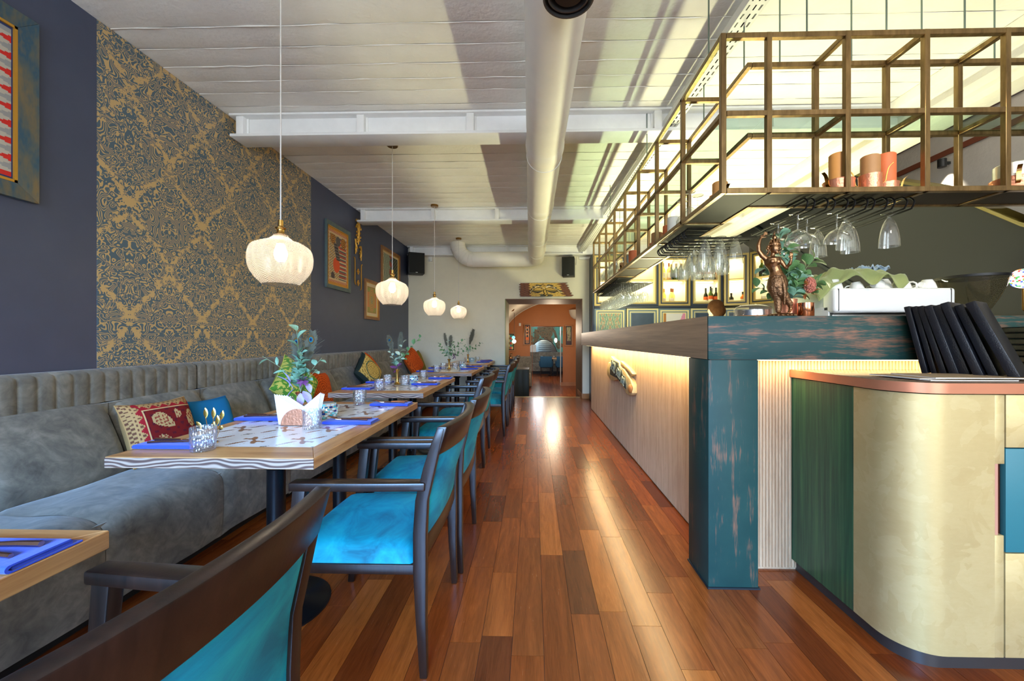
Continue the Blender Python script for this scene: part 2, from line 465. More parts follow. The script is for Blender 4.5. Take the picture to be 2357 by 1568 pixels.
MT['gilt'] = plain('gilt ornament', S(206, 154, 56), 0.4, 0.5, bump=0.3)
MT['black_plastic'] = plain('black speaker box', S(26, 27, 26), 0.5)
MT['black_grille'] = plain('black speaker cloth', S(30, 32, 30), 0.9)
MT['white_plastic'] = plain('white plastic', S(224, 224, 218), 0.45)
MT['pale_green_plastic'] = plain('pale grey enamel', S(206, 214, 206), 0.3)
MT['machine_white'] = plain('white enamel', S(226, 230, 232), 0.22)
MT['porcelain'] = plain('white porcelain', S(238, 238, 234), 0.15)
MT['towel_green'] = plain('olive green cloth', S(140, 150, 92), 0.85, sheen=0.3, bump=0.3, bscale=200)
MT['towel_blue'] = plain('light blue cloth', S(150, 172, 196), 0.85, sheen=0.3)
MT['smoke_plastic'] = clear_glass('smoked hopper plastic', (0.42, 0.40, 0.33, 1), 1.0, 0.10, (0.3, 0.27, 0.18, 1))
MT['beans'] = plain('coffee beans', S(74, 40, 22), 0.4, bump=0.8, bscale=60)
MT['wax_tan'] = plain('tan candle wax', S(208, 148, 80), 0.6, var=0.1)
MT['wax_orange'] = plain('orange candle wax', S(206, 108, 62), 0.6, var=0.12)
MT['wax_grey'] = plain('grey brown candle wax', S(164, 122, 78), 0.6, var=0.12)
MT['wax_white'] = plain('white candle wax', S(238, 234, 220), 0.5)
MT['foil'] = plain('silver candle cup', S(210, 208, 200), 0.3, 0.8)
MT['cab_navy'] = plain('navy cabinet moulding', S(44, 54, 72), 0.4)
MT['cab_blue'] = plain('grey blue cabinet moulding', S(106, 126, 142), 0.45)
MT['cab_gold'] = plain('gold cabinet moulding', S(186, 164, 100), 0.4, 0.35)
MT['cab_cream'] = plain('cream cabinet moulding', S(226, 216, 164), 0.45)
MT['cab_in'] = plain('white cabinet lining', S(244, 240, 222), 0.6)
MT['cab_navy_panel'] = plain('navy door panel', S(62, 80, 104), 0.35, var=0.2, vscale=4)
MT['hair'] = plain('brown hair', S(58, 34, 16), 0.8, var=0.2, vscale=40, spec=0.1)
MT['skin'] = plain('skin', S(206, 160, 132), 0.5)
MT['shirt'] = plain('black work shirt', S(34, 34, 38), 0.8)
MT['zinc'] = plain('zinc rod', S(120, 136, 130), 0.35, 0.9)

# ------------------------------------------------------------------ mesh helpers
class MB:
    def __init__(s): s.v = []; s.f = []; s.c = []; s.hascol = False
    def add(s, vs, fs, col=None):
        n = len(s.v); s.v += [tuple(v) for v in vs]
        for f in fs: s.f.append(tuple(i + n for i in f)); s.c.append(col)
        if col is not None: s.hascol = True
        return s
    def box(s, x0, x1, y0, y1, z0, z1, col=None):
        vs = [(x0,y0,z0),(x1,y0,z0),(x1,y1,z0),(x0,y1,z0),(x0,y0,z1),(x1,y0,z1),(x1,y1,z1),(x0,y1,z1)]
        return s.add(vs, [(0,3,2,1),(4,5,6,7),(0,1,5,4),(1,2,6,5),(2,3,7,6),(3,0,4,7)], col)
    def obox(s, c, size, rot=(0,0,0), col=None):
        m = Matrix.Translation(c) @ Euler(rot).to_matrix().to_4x4()
        hx, hy, hz = [q/2 for q in size]
        vs = [m @ Vector(p) for p in [(-hx,-hy,-hz),(hx,-hy,-hz),(hx,hy,-hz),(-hx,hy,-hz),(-hx,-hy,hz),(hx,-hy,hz),(hx,hy,hz),(-hx,hy,hz)]]
        return s.add(vs, [(0,3,2,1),(4,5,6,7),(0,1,5,4),(1,2,6,5),(2,3,7,6),(3,0,4,7)], col)
    def hexa(s, a, b, col=None):
        """a, b: two loops of 4 points"""
        return s.loft([a, b], True, col)
    def loft(s, loops, caps=True, col=None, closed=True):
        n = len(loops[0]); vs = [p for l in loops for p in l]; fs = []
        for i in range(len(loops)-1):
            for j in range(n if closed else n-1):
                k = (j+1) % n
                fs.append((i*n+j, i*n+k, (i+1)*n+k, (i+1)*n+j))
        if caps:
            fs.append(tuple(range(n))[::-1]); fs.append(tuple((len(loops)-1)*n + j for j in range(n)))
        return s.add(vs, fs, col)
    def prism(s, poly, axis, a, b, col=None):
        """poly of 2d points extruded along axis from a to b"""
        f = {'x': lambda p, t: (t, p[0], p[1]), 'y': lambda p, t: (p[0], t, p[1]), 'z': lambda p, t: (p[0], p[1], t)}[axis]
        return s.loft([[f(p, a) for p in poly], [f(p, b) for p in poly]], True, col)
    def tube(s, path, r, n=8, caps=True, col=None):
        P = [Vector(p) for p in path]; loops = []
        up = None
        for i, p in enumerate(P):
            t = (P[min(i+1, len(P)-1)] - P[max(i-1, 0)]).normalized()
            if up is None: up = Vector((0,0,1)) if abs(t.z) < 0.9 else Vector((1,0,0))
            a = t.cross(up)
            if a.length < 1e-6: a = t.cross(Vector((0,1,0)))
            a.normalize(); b = a.cross(t).normalized(); up = b
            rr = r[i] if isinstance(r, (list, tuple)) else r
            loops.append([p + (a*math.cos(2*PI*k/n) + b*math.sin(2*PI*k/n))*rr for k in range(n)])
        return s.loft(loops, caps, col)
    def lathe(s, prof, n=20, c=(0,0,0), lobes=0, amp=0.0, caps=False, col=None):
        loops = []
        for r, z in prof:
            l = []
            for k in range(n):
                a = 2*PI*k/n; q = r*(1 + amp*math.cos(lobes*a)) if lobes else r
                l.append((c[0]+q*math.cos(a), c[1]+q*math.sin(a), c[2]+z))
            loops.append(l)
        return s.loft(loops, caps, col)
    def ball(s, c, r, n=10, m=7, sc=(1,1,1), col=None):
        pr = [(max(1e-5, math.sin(PI*i/m)), -math.cos(PI*i/m)) for i in range(m+1)]
        loops = [[(c[0]+q*math.cos(2*PI*k/n)*r*sc[0], c[1]+q*math.sin(2*PI*k/n)*r*sc[1], c[2]+z*r*sc[2]) for k in range(n)] for q, z in pr]
        return s.loft(loops, False, col)
    def grid(s, fn, nu, nv, colfn=None):
        n0 = len(s.v)
        for j in range(nv+1):
            for i in range(nu+1): s.v.append(tuple(fn(i/nu, j/nv)))
        for j in range(nv):
            for i in range(nu):
                a = n0 + j*(nu+1) + i
                s.f.append((a, a+1, a+nu+2, a+nu+1))
                if colfn: s.c.append(colfn((i+.5)/nu, (j+.5)/nv)); s.hascol = True
                else: s.c.append(None)
        return s
    def mesh(s, name, angle=38, bevel=0, seg=2):
        me = D.meshes.new(name)
        me.from_pydata(s.v, [], s.f)
        if s.hascol:
            at = me.color_attributes.new('Col', 'FLOAT_COLOR', 'CORNER')
            buf = []
            for p, c in zip(me.polygons, s.c):
                c = c or (0.8, 0.8, 0.8, 1)
                for _ in p.loop_indices: buf += [c[0], c[1], c[2], 1.0]
            at.data.foreach_set('color', buf)
        if bevel:
            bm = bmesh.new(); bm.from_mesh(me)
            bmesh.ops.remove_doubles(bm, verts=bm.verts, dist=1e-6)
            es = [e for e in bm.edges if len(e.link_faces) == 2 and e.calc_face_angle(0) > 0.6]
            bmesh.ops.bevel(bm, geom=es, offset=bevel, segments=seg, affect='EDGES', profile=0.5, clamp_overlap=True)
            bm.to_mesh(me); bm.free()
        me.validate()
        if angle:
            me.polygons.foreach_set('use_smooth', [True]*len(me.polygons))
            me.set_sharp_from_angle(angle=math.radians(angle))
        me.update()
        return me
    def build(s, name, mat, parent=None, angle=38, bevel=0, seg=2, loc=None, rot=None):
        me = s.mesh(name, angle, bevel, seg)
        return inst(name, me, mat, parent, loc, rot)

def inst(name, me, mat=None, parent=None, loc=None, rot=None, scale=None):
    if mat and not me.materials: me.materials.append(MT[mat] if isinstance(mat, str) else mat)
    o = D.objects.new(name, me); COL.objects.link(o)
    if parent: o.parent = parent
    if loc: o.location = loc
    if rot: o.rotation_euler = rot
    if scale: o.scale = scale if hasattr(scale, '__len__') else (scale,)*3
    return o

def tag(o, label=None, cat=None, group=None, kind=None):
    if label: o['label'] = label
    if cat: o['category'] = cat
    if group: o['group'] = group
    if kind: o['kind'] = kind
    return o
def thing(name, label, cat, loc=(0,0,0), rz=0.0, group=None, rot=None):
    o = D.objects.new(name, None); COL.objects.link(o)
    o.empty_display_size = 0.05
    o.location = loc; o.rotation_euler = rot if rot else (0,0,rz)
    return tag(o, label, cat, group)
def struct(o, label, cat='structure'):
    o['kind'] = 'structure'; o['label'] = label; o['category'] = cat; return o
KIDS = {}
def copy_tree(o, loc=None, rz=None, label=None, group=None, parent=None):
    c = o.copy(); COL.objects.link(c); c.parent = parent
    if loc: c.location = loc
    if rz is not None: c.rotation_euler = (0,0,rz)
    if label: c['label'] = label
    if group: c['group'] = group
    for ch in [q for q in ALLOBJ(o)]: copy_tree(ch, parent=c)
    return c
def ALLOBJ(o): return [q for q in D.objects if q.parent == o]
def bez(p0, p1, p2, p3, n=10):
    P = [Vector(p) for p in (p0,p1,p2,p3)]; r = []
    for i in range(n+1):
        t = i/n; r.append(P[0]*(1-t)**3 + P[1]*3*t*(1-t)**2 + P[2]*3*t*t*(1-t) + P[3]*t**3)
    return r
def smooth_path(P, n=6):
    P = [Vector(p) for p in P]; out = []
    for i in range(len(P)-1):
        a = P[max(i-1,0)]; b = P[i]; c = P[i+1]; d = P[min(i+2,len(P)-1)]
        for k in range(n):
            t = k/n
            out.append(0.5*((2*b)+(c-a)*t+(2*a-5*b+4*c-d)*t*t+(3*b-a-3*c+d)*t**3))
    out.append(P[-1]); return out
def remeshed(mb, name, mat, parent, voxel, smooth=2):
    """fuse overlapping solids into one continuous skin"""
    me = mb.mesh(name, 0); o = D.objects.new(name+'_tmp', me); COL.objects.link(o)
    m = o.modifiers.new('r', 'REMESH'); m.mode = 'VOXEL'; m.voxel_size = voxel
    if smooth:
        sm = o.modifiers.new('s', 'SMOOTH'); sm.iterations = smooth; sm.factor = 0.5
    dg = bpy.context.evaluated_depsgraph_get()
    nm = D.meshes.new_from_object(o.evaluated_get(dg)); nm.name = name
    D.objects.remove(o)
    nm.polygons.foreach_set('use_smooth', [True]*len(nm.polygons))
    return inst(name, nm, mat, parent)

# ------------------------------------------------------------------ setting
XW, YF, ZC = -2.476, 7.75, 2.98
floor = struct(MB().box(-2.75, 4.5, -3.1, 8.0, -0.06, -0.004).build('floor', 'subfloor', angle=0), 'warm brown hardwood plank floor of the dining room', 'floor')
PWID = 0.12
planks = []
r2 = random.Random(21)
x = -2.72; row = 0
LEN = [0.42, 0.5, 0.6, 0.72, 0.86]
while x < 4.4:
    y = -1.2 - r2.random()*0.6
    while y < 7.93:
        L = r2.choice(LEN)
        planks.append((x, y, L)); y += L
    x += PWID
PM = {}
def plank_mesh(L):
    if L not in PM:
        PM[L] = MB().box(0.0008, PWID-0.0008, 0.0008, L-0.0008, -0.0045, 0.0).mesh('plank', 0)
        PM[L].materials.append(MT['plank'])
    return PM[L]
def plank_rank(p):
    cx, cy = p[0]+PWID/2, p[1]+p[2]/2
    if cy < 0.95 or cx < -1.75 or cx > 1.42: return -1
    if cx > 0.96 and cy > 2.0: return -1
    if cy + p[2]/2 > YF+0.18: return -1
    if abs(cx) > 1.35*cy: return -1
    return p[2]/cy**2
order = sorted(planks, key=plank_rank, reverse=True)
near = [p for p in order[:300] if plank_rank(p) > 0]
nearset = set(near)
for p in near:
    inst('plank', plank_mesh(p[2]), None, floor, (p[0], p[1], 0))
mb = MB()
for p in planks:
    if p in nearset: continue
    mb.box(p[0]+0.0008, p[0]+PWID-0.0008, p[1]+0.0008, min(p[1]+p[2], 7.99)-0.0008, -0.0045, 0.0)
o = mb.build('plank_field', 'plank', floor, angle=0); o['kind'] = 'stuff'

# ceiling: board-marked concrete strips running across the room
ceil = struct(MB().box(-2.6, 3.0, -3.1, 8.9, ZC+0.012, ZC+0.2).build('ceiling', 'white_conc', angle=0), 'white painted concrete ceiling with board marks across the room', 'ceiling')
y = -1.0; r3 = random.Random(4)
while y < YF:
    wdt = r3.uniform(0.13, 0.2)
    dz = r3.uniform(-0.001, 0.001)
    m = MB()
    def fn(u, v, y=y, wdt=wdt, dz=dz):
        e = 0.0015 if (v < 0.01 or v > 0.99) else 0.0
        return (-2.48 + u*5.36, y + v*wdt*0.985 , ZC + dz + e + 0.0008*math.sin(u*37+y*9) + r3.uniform(-0.0004, 0.0004))
    m.grid(lambda u, v: fn(u, [0, 0.06, 0.5, 0.94, 1][round(v*4)]), 46, 4)
    m.f = [f[::-1] for f in m.f]
    # rough paint ridge left along the joint
    rp = []
    for k in range(47):
        rp.append((-2.47 + 5.34*k/46, y + wdt + r3.uniform(-0.003, 0.003), ZC - 0.001 + r3.uniform(-0.003, 0.003)))
    m.tube(rp, [r3.uniform(0.0002, 0.0034) for _ in rp], 5)
    m.build('board', 'white_conc', ceil, angle=60)
    y += wdt

# steel cross beams, painted white
def cross_beam(n, y0, label):
    b = MB()
    b.box(-2.40, 2.86, y0+0.055, y0+0.075, 2.83, ZC)            # web
    b.box(-2.44, 2.86, y0, y0+0.19, 2.795, 2.818)               # lower flange
    b.box(-2.44, 2.86, y0-0.01, y0+0.19, ZC-0.022, ZC-0.004)    # upper flange
    o = b.build('trim_%d' % n, 'white_beam', bevel=0.004)
    struct(o, label, 'ceiling beam')
    for xx in (-2.36, -1.38, -0.5, 0.98, 1.9):
        q = MB().box(xx-0.03, xx+0.03, y0+0.004, y0+0.06, 2.818, ZC-0.022)
        q.box(xx-0.045, xx+0.045, y0+0.045, y0+0.056, 2.818, ZC-0.022)
        q.build('stiffener', 'white_beam', o, bevel=0.003)
    return o
cross_beam(1, 3.10, 'white steel ceiling beam nearest the camera, in front of the second pendant lamp')
cross_beam(2, 5.38, 'white steel ceiling beam halfway down the room')
cross_beam(3, 7.56, 'white steel ceiling beam against the cream far wall')
eb = MB().box(2.86, 3.02, -3.0, 8.6, 2.70, ZC+0.2)
eb.box(2.80, 2.86, -3.0, 8.6, 2.74, 2.80); eb.box(2.74, 2.86, -3.0, 8.6, 2.90, ZC-0.002)
eb.box(2.9, 3.02, -3.1, 9.0, ZC+0.2, 4.6)
struct(eb.build('trim_4', 'white_conc', bevel=0.004), 'long white edge beam running along the stairwell opening', 'ceiling beam')

# left wall with damask panel
wl = struct(MB().box(XW-0.2, XW, -3.1, YF+0.3, 0, ZC+0.02).build('wall_left', 'navy', angle=0), 'dark navy grey painted long wall behind the banquette', 'wall')
MB().box(XW, XW+0.003, 2.172, 4.318, 0.9, ZC-0.002).build('wallpaper_panel', 'wallpaper', wl, angle=0)['label'] = 'slate blue and gold damask wallpaper panel'

# far wall with the doorway
DX0, DX1, DZ = -0.556, 0.968, 1.965
fw = MB()
fw.box(XW-0.2, DX0, YF, 8.82, -0.45, ZC+0.1); fw.box(DX1, 4.6, YF, 8.82, -0.45, ZC+0.1); fw.box(DX0, DX1, YF, 8.82, DZ, ZC+0.1)
struct(fw.build('wall_far', 'cream', angle=0), 'cream painted far wall with the doorway', 'wall')
ln = MB()
ln.box(DX1-0.012, DX1, YF-0.004, 8.83, -0.4, DZ); ln.box(DX0, DX1, YF-0.004, 8.83, DZ-0.012, DZ)
dr = struct(ln.build('door_1', 'brown_lining', angle=0), 'brown lined open doorway in the cream far wall', 'doorway')
MB().box(DX0, DX0+0.012, YF-0.004, 8.83, -0.4, DZ).build('lining_board', 'olive_edge', dr, angle=0)
MB().box(DX0, DX1, 7.935, 8.0, -0.03, 0.004).build('threshold_strip', 'antique_brass', dr, angle=0)
bs = MB().box(DX1, 1.14, YF-0.014, YF, 0, 0.10); bs.box(DX1-0.014, DX1, YF-0.014, 8.5, 0, 0.1)
struct(bs.build('baseboard_far', 'oak_trim', bevel=0.003), 'short oak skirting board right of the doorway', 'baseboard')
struct(MB().box(-0.75, 1.1, 7.96, 8.05, -0.42, -0.004).build('trim_5', 'oak_trim', angle=0), 'step edge down to the room beyond the doorway', 'step')

# room beyond: lower floor, terracotta wall under a vault
fl2 = MB()
xx = -3.0
while xx < 2.0:
    yy = 8.0 + r2.random()*0.3
    while yy < 19:
        L = r2.uniform(0.3, 0.7); fl2.box(xx+0.002, xx+0.118, yy, yy+L-0.003, -0.41, -0.40); yy += L
    xx += 0.12
fl2.box(-3.2, 2.1, 8.0, 19.0, -0.47, -0.408)
struct(fl2.build('floor_beyond', 'plank', angle=0), 'dark wooden floor of the rooms beyond the doorway', 'floor')
YO = 13.3
OX0, OX1, OZ = -0.02, 0.93, 1.60
def arch_z(x):   # vault line across the terracotta wall
    t = (x - 1.3) / 2.3
    return 1.2 + 1.35*math.sqrt(max(0.0, 1 - t*t)) if abs(t) < 1 else 1.2
wo = MB()
N = 30
for k in range(N):
    a = -1.2 + 3.3*k/N; b = -1.2 + 3.3*(k+1)/N
    if b <= OX0 or a >= OX1: z0 = -0.4
    else: z0 = OZ
    wo.add([(a, YO, z0), (b, YO, z0), (b, YO, arch_z(b)), (a, YO, arch_z(a))], [(0,1,2,3)])
wo.box(OX0-0.01, OX0, YO, YO+0.3, -0.4, OZ); wo.box(OX0, OX1, YO, YO+0.3, OZ, OZ+0.01)
wt = struct(wo.build('wall_beyond', 'orange_wall', angle=0), 'terracotta orange wall with pictures in the room beyond', 'wall')
MB().box(OX1, OX1+0.01, YO-0.002, YO+0.3, -0.4, OZ).build('jamb_edge', 'white_plastic', wt, angle=0)
MB().box(OX1, 2.1, YO-0.02, YO, -0.4, -0.28).build('skirting_board', 'oak_trim', wt, angle=0)
va = MB()
for k in range(40):
    a = -1.2 + 3.9*k/40; b = -1.2 + 3.9*(k+1)/40
    va.add([(a, 8.7, arch_z(a)), (b, 8.7, arch_z(b)), (b, YO, arch_z(b)), (a, YO, arch_z(a))], [(3,2,1,0)])
va.box(-3.2, -1.2, 8.7, YO+5.5, 1.6, 1.7); va.box(-3.3, -3.2, 8.7, 19, -0.4, 1.7); va.box(2.0, 2.1, 8.7, 19, -0.4, 3.2)
for k in range(30):   # plaster rib along the vault edge
    a = -1.15 + 3.4*k/30; b = -1.15 + 3.4*(k+1)/30
    va.add([(a, YO-0.03, arch_z(a)), (b, YO-0.03, arch_z(b)), (b, YO-0.03, arch_z(b)-0.03), (a, YO-0.03, arch_z(a)-0.03)], [(3,2,1,0)])
va.box(-3.2, 2.1, YO+0.3, 19, 2.4, 2.5)
struct(va.build('ceiling_beyond', 'stucco', angle=40), 'pale plaster vault over the room beyond the doorway', 'ceiling')
cb = MB().lathe([(0.26, 0), (0.25, -0.1), (0.2, -0.22), (0.1, -0.3), (0.01, -0.32)], 20, (1.46, YO-0.1, 2.15))
struct(cb.build('trim_6', 'stucco'), 'rounded plaster vault foot beside the doorway top', 'vault foot')
def mural():
    t = NT('teal and brown mural'); t.set(0.7)
    o = t.pos(); p = t.sep(o)
    n = t.noise(t.scale(o, 1.3, 1, 0.9), 1.5, 4, 0.6, 1.2)
    r = t.noise(o, 9.0, 5, 0.7)
    c1 = t.ramp(r, [(0.35, S(66, 56, 42)), (0.5, S(128, 108, 78)), (0.62, S(84, 90, 72))])
    t.base(t.mix(t.ramp(n, [(0.46, (0,0,0,1)), (0.50, (1,1,1,1))]), c1, S(96, 170, 156)))
    return t.m
MT['mural'] = mural()
struct(MB().box(-3.2, 2.1, 18.5, 18.6, -0.4, 2.5).build('wall_mural', 'mural', angle=0), 'wall with a teal and brown painted mural in the farthest room', 'wall')

# stairwell on the right
st = MB()
SX = 3.2
poly = [(8.6, 2.75+0.62*1.85+0.3), (6.53, 2.92), (5.97, 2.57), (4.3, 1.54), (4.3, 0.0), (1.2, 0.0), (1.2, 1.0), (2.643, 1.90), (3.211, 2.36), (4.254, 2.94), (8.6, 5.3)]
st.prism([(p[0], p[1]) for p in poly], 'x', SX, SX+0.09)
sw = struct(st.build('wall_stair', 'greywall', angle=0), 'dark grey panelled side of the staircase behind the bar', 'wall')
dirv = Vector((0, 6.042-4.201, 2.985-1.829)).normalized()
mb = MB(); a = Vector((SX-0.004, 3.2, 1.829-0.628*1.001)); b = Vector((SX-0.004, 6.6, 1.829+0.628*2.399))
mb.tube([a, b], 0.024, 6); mb.build('moulding_strip', 'teal_line', sw)
mb = MB()
for (p, q) in (((1.2, 1.0), (2.643, 1.90)), ((2.643, 1.90), (3.211, 2.36)), ((3.211, 2.36), (4.254, 2.94)), ((4.254, 2.94), (6.0, 3.88))):
    mb.loft([[(SX-0.03, p[0], p[1]), (SX+0.12, p[0], p[1]), (SX+0.12, p[0], p[1]+0.03), (SX-0.03, p[0], p[1]+0.03)],
             [(SX-0.03, q[0], q[1]), (SX+0.12, q[0], q[1]), (SX+0.12, q[0], q[1]+0.03), (SX-0.03, q[0], q[1]+0.03)]])
MT['rail_paint'] = plain('olive gold handrail', S(122, 110, 64), 0.45)
mb.build('hand_rail', 'rail_paint', sw, bevel=0.004)
wr = struct(MB().box(4.2, 4.4, -3.1, 9, 0, 4.6).build('wall_right', 'stucco', angle=0), 'pale stucco wall of the stairwell', 'wall')
MB().box(4.185, 4.2, 1.0, 7.0, 3.03, 3.085).build('rail_trim', 'rust_trim', wr, angle=0)['label'] = 'red brown rail along the stairwell wall'
MB().box(4.192, 4.2, 1.0, 7.0, 3.29, 3.62).build('mortar_bed', 'mortar', wr, angle=0)
bmesh_b = MB().box(0, 0.03, 0, 0.235, 0, 0.062).mesh('brick', 0, bevel=0.006, seg=1); bmesh_b.materials.append(MT['brick'])
for rr in range(5):
    yy = 1.6 + (rr % 2)*0.12
    while yy < 6.4:
        inst('brick', bmesh_b, None, wr, (4.165 + rnd.uniform(0, 0.012), yy, 3.292 + rr*0.066 + rnd.uniform(-.002, .002)), (0, 0, rnd.uniform(-.02, .02)))
        yy += 0.245
struct(MB().box(3.02, 4.4, -3.1, 9, 4.5, 4.6).build('ceiling_stair', 'stucco', angle=0), 'pale ceiling high over the stairwell', 'ceiling')
struct(MB().box(2.9, 4.4, 9.0, 9.1, 0.0, 4.6).build('wall_stair_end', 'stucco', angle=0), 'pale wall at the top end of the staircase', 'wall')
# wall behind the camera with two shop windows
wb = MB()
for (a, b, c, d) in ((-2.7, -2.3, 0, 3.1), (0.5, 1.4, 0, 3.1), (3.8, 4.4, 0, 4.6), (-2.3, 0.5, 0, 0.5), (-2.3, 0.5, 2.65, 3.1), (1.4, 3.8, 0, 0.5), (1.4, 3.8, 2.65, 4.6)):
    wb.box(a, b, -3.1, -2.9, c, d)
struct(wb.build('wall_back', 'cream', angle=0), 'cream wall with shop windows behind the viewer', 'wall')

# ------------------------------------------------------------------ tables
ZT = 0.75
def tile_col(u, v):
    """white tile with a copper brush-stroke motif, u v in 0..1 (u across, v along)"""
    x, y = u-0.5, v-0.5
    white = S(232, 230, 228); cop = S(150, 100, 70); gry = S(116, 110, 102)
    a = math.radians(38)
    p = x*math.cos(a)+y*math.sin(a); q = -x*math.sin(a)+y*math.cos(a)
    # hour-glass of two short leaves
    r = -x*0.75 + y*0.66; t = x*0.66 + y*0.75
    if abs(r) < 0.27 - 0.05*math.cos(t*36) and abs(t - 0.03*math.sin(r*14)) < 0.02 + 0.085*(abs(r)/0.2)**1.1: return cop
    # long thin leaves in the other diagonal
    if 0.09 < abs(t) < 0.52 and abs(r + 0.02*math.sin(t*9)) < 0.048*math.sin(PI*(abs(t)-0.09)/0.43)**0.8: return cop
    # grey leaves at the tile corners
    cx, cy = 0.5-abs(x), 0.5-abs(y)
    sgn = 1 if x*y > 0 else -1
    tt = (cx*0.7 + cy*0.7); rr = (cx*0.7 - cy*0.7)
    if sgn > 0 and tt < 0.13 and abs(rr) < 0.05*(1 - tt/0.13): return gry
    if sgn < 0 and tt < 0.06 and abs(rr) < 0.05*(1 - tt/0.06): return gry
    # hair lines
    if abs(r - 0.22*math.sin(t*4.2)) < 0.006: return S(204, 180, 164)
    return white
_t = MB().grid(lambda u, v: (0.0006+u*0.1988, 0.0006+v*0.1988, 0.0), 44, 44, tile_col)
_t.box(0.0006, 0.1994, 0.0006, 0.1994, -0.008, -0.0004, S(226, 224, 222))
TILE = _t.mesh('tile', 0); TILE.materials.append(MT['glazed'])
TW, TL = 0.743, 1.22
def make_table():
    r = thing('dining_table', 'x', 'table', group='banquette tables')
    x0, x1, y0, y1 = 0.0, TW, 0.0, TL
    ix0, ix1, iy0, iy1 = 0.06, 0.66, 0.14, 1.14
    z0, z1 = ZT-0.04, ZT
    def board(poly, mat):
        MB().prism(poly, 'z', z0, z1).build('frame_board', mat, r, angle=20, bevel=0.0025)
    board([(x0, y0), (x1, y0), (ix1, iy0), (ix0, iy0)], 'ash_x')
    board([(x1, y0), (x1, y1), (ix1, iy1), (ix1, iy0)], 'ash')
    board([(x1, y1), (x0, y1), (ix0, iy1), (ix1, iy1)], 'ash_x')
    board([(x0, y1), (x0, y0), (ix0, iy0), (ix0, iy1)], 'ash')
    MB().box(x0+0.001, x1-0.001, y0-0.0012, y0+0.01, z0+0.002, z1-0.003).build('end_grain', 'zebra', r, angle=0)['label'] = 'brushed pale and dark end grain'
    MB().box(ix0, ix1, iy0, iy1, z0, ZT-0.0035).build('underlay', 'grout', r, angle=0)
    for i in range(3):
        for j in range(5):
            inst('tile', TILE, None, r, (ix0+i*0.2, iy0+j*0.2, ZT-0.0008), (0,0,0))
    for py in (0.34, 0.90):
        p = MB()
        p.lathe([(0.215, 0), (0.215, 0.008), (0.2, 0.016), (0.1, 0.03), (0.045, 0.06), (0.036, 0.1), (0.036, 0.60), (0.038, 0.605), (0.05, 0.61), (0.053, 0.618), (0.05, 0.626), (0.038, 0.632), (0.036, 0.66), (0.04, 0.70), (0.09, 0.706), (0.09, 0.71)], 36, (0.385, py, 0), caps=True)
        p.build('pedestal', 'iron', r)
    return r
TNAMES = ['nearest table, cut by the left edge of the photo', 'second table, under the biggest lamp', 'third table along the banquette', 'fourth table along the banquette', 'last table against the cream far wall']
TPOS = [(-1.655, -0.395), (-1.50, 1.34), (-1.585, 3.00), (-1.495, 4.80), (-1.49, 6.42)]
tb = make_table()
TL_LABELS = ['wooden table with tiled top cut by the left photo edge', 'wooden table with printed tile top under the biggest pendant lamp',
             'third tiled wooden table from the camera, under the second pendant lamp', 'fourth tiled wooden table from the camera along the banquette',
             'farthest tiled wooden table, against the cream wall']
for i, (px, py) in enumerate(TPOS):
    t = tb if i == 0 else copy_tree(tb)
    t.location = (px, py, 0); t['label'] = TL_LABELS[i]

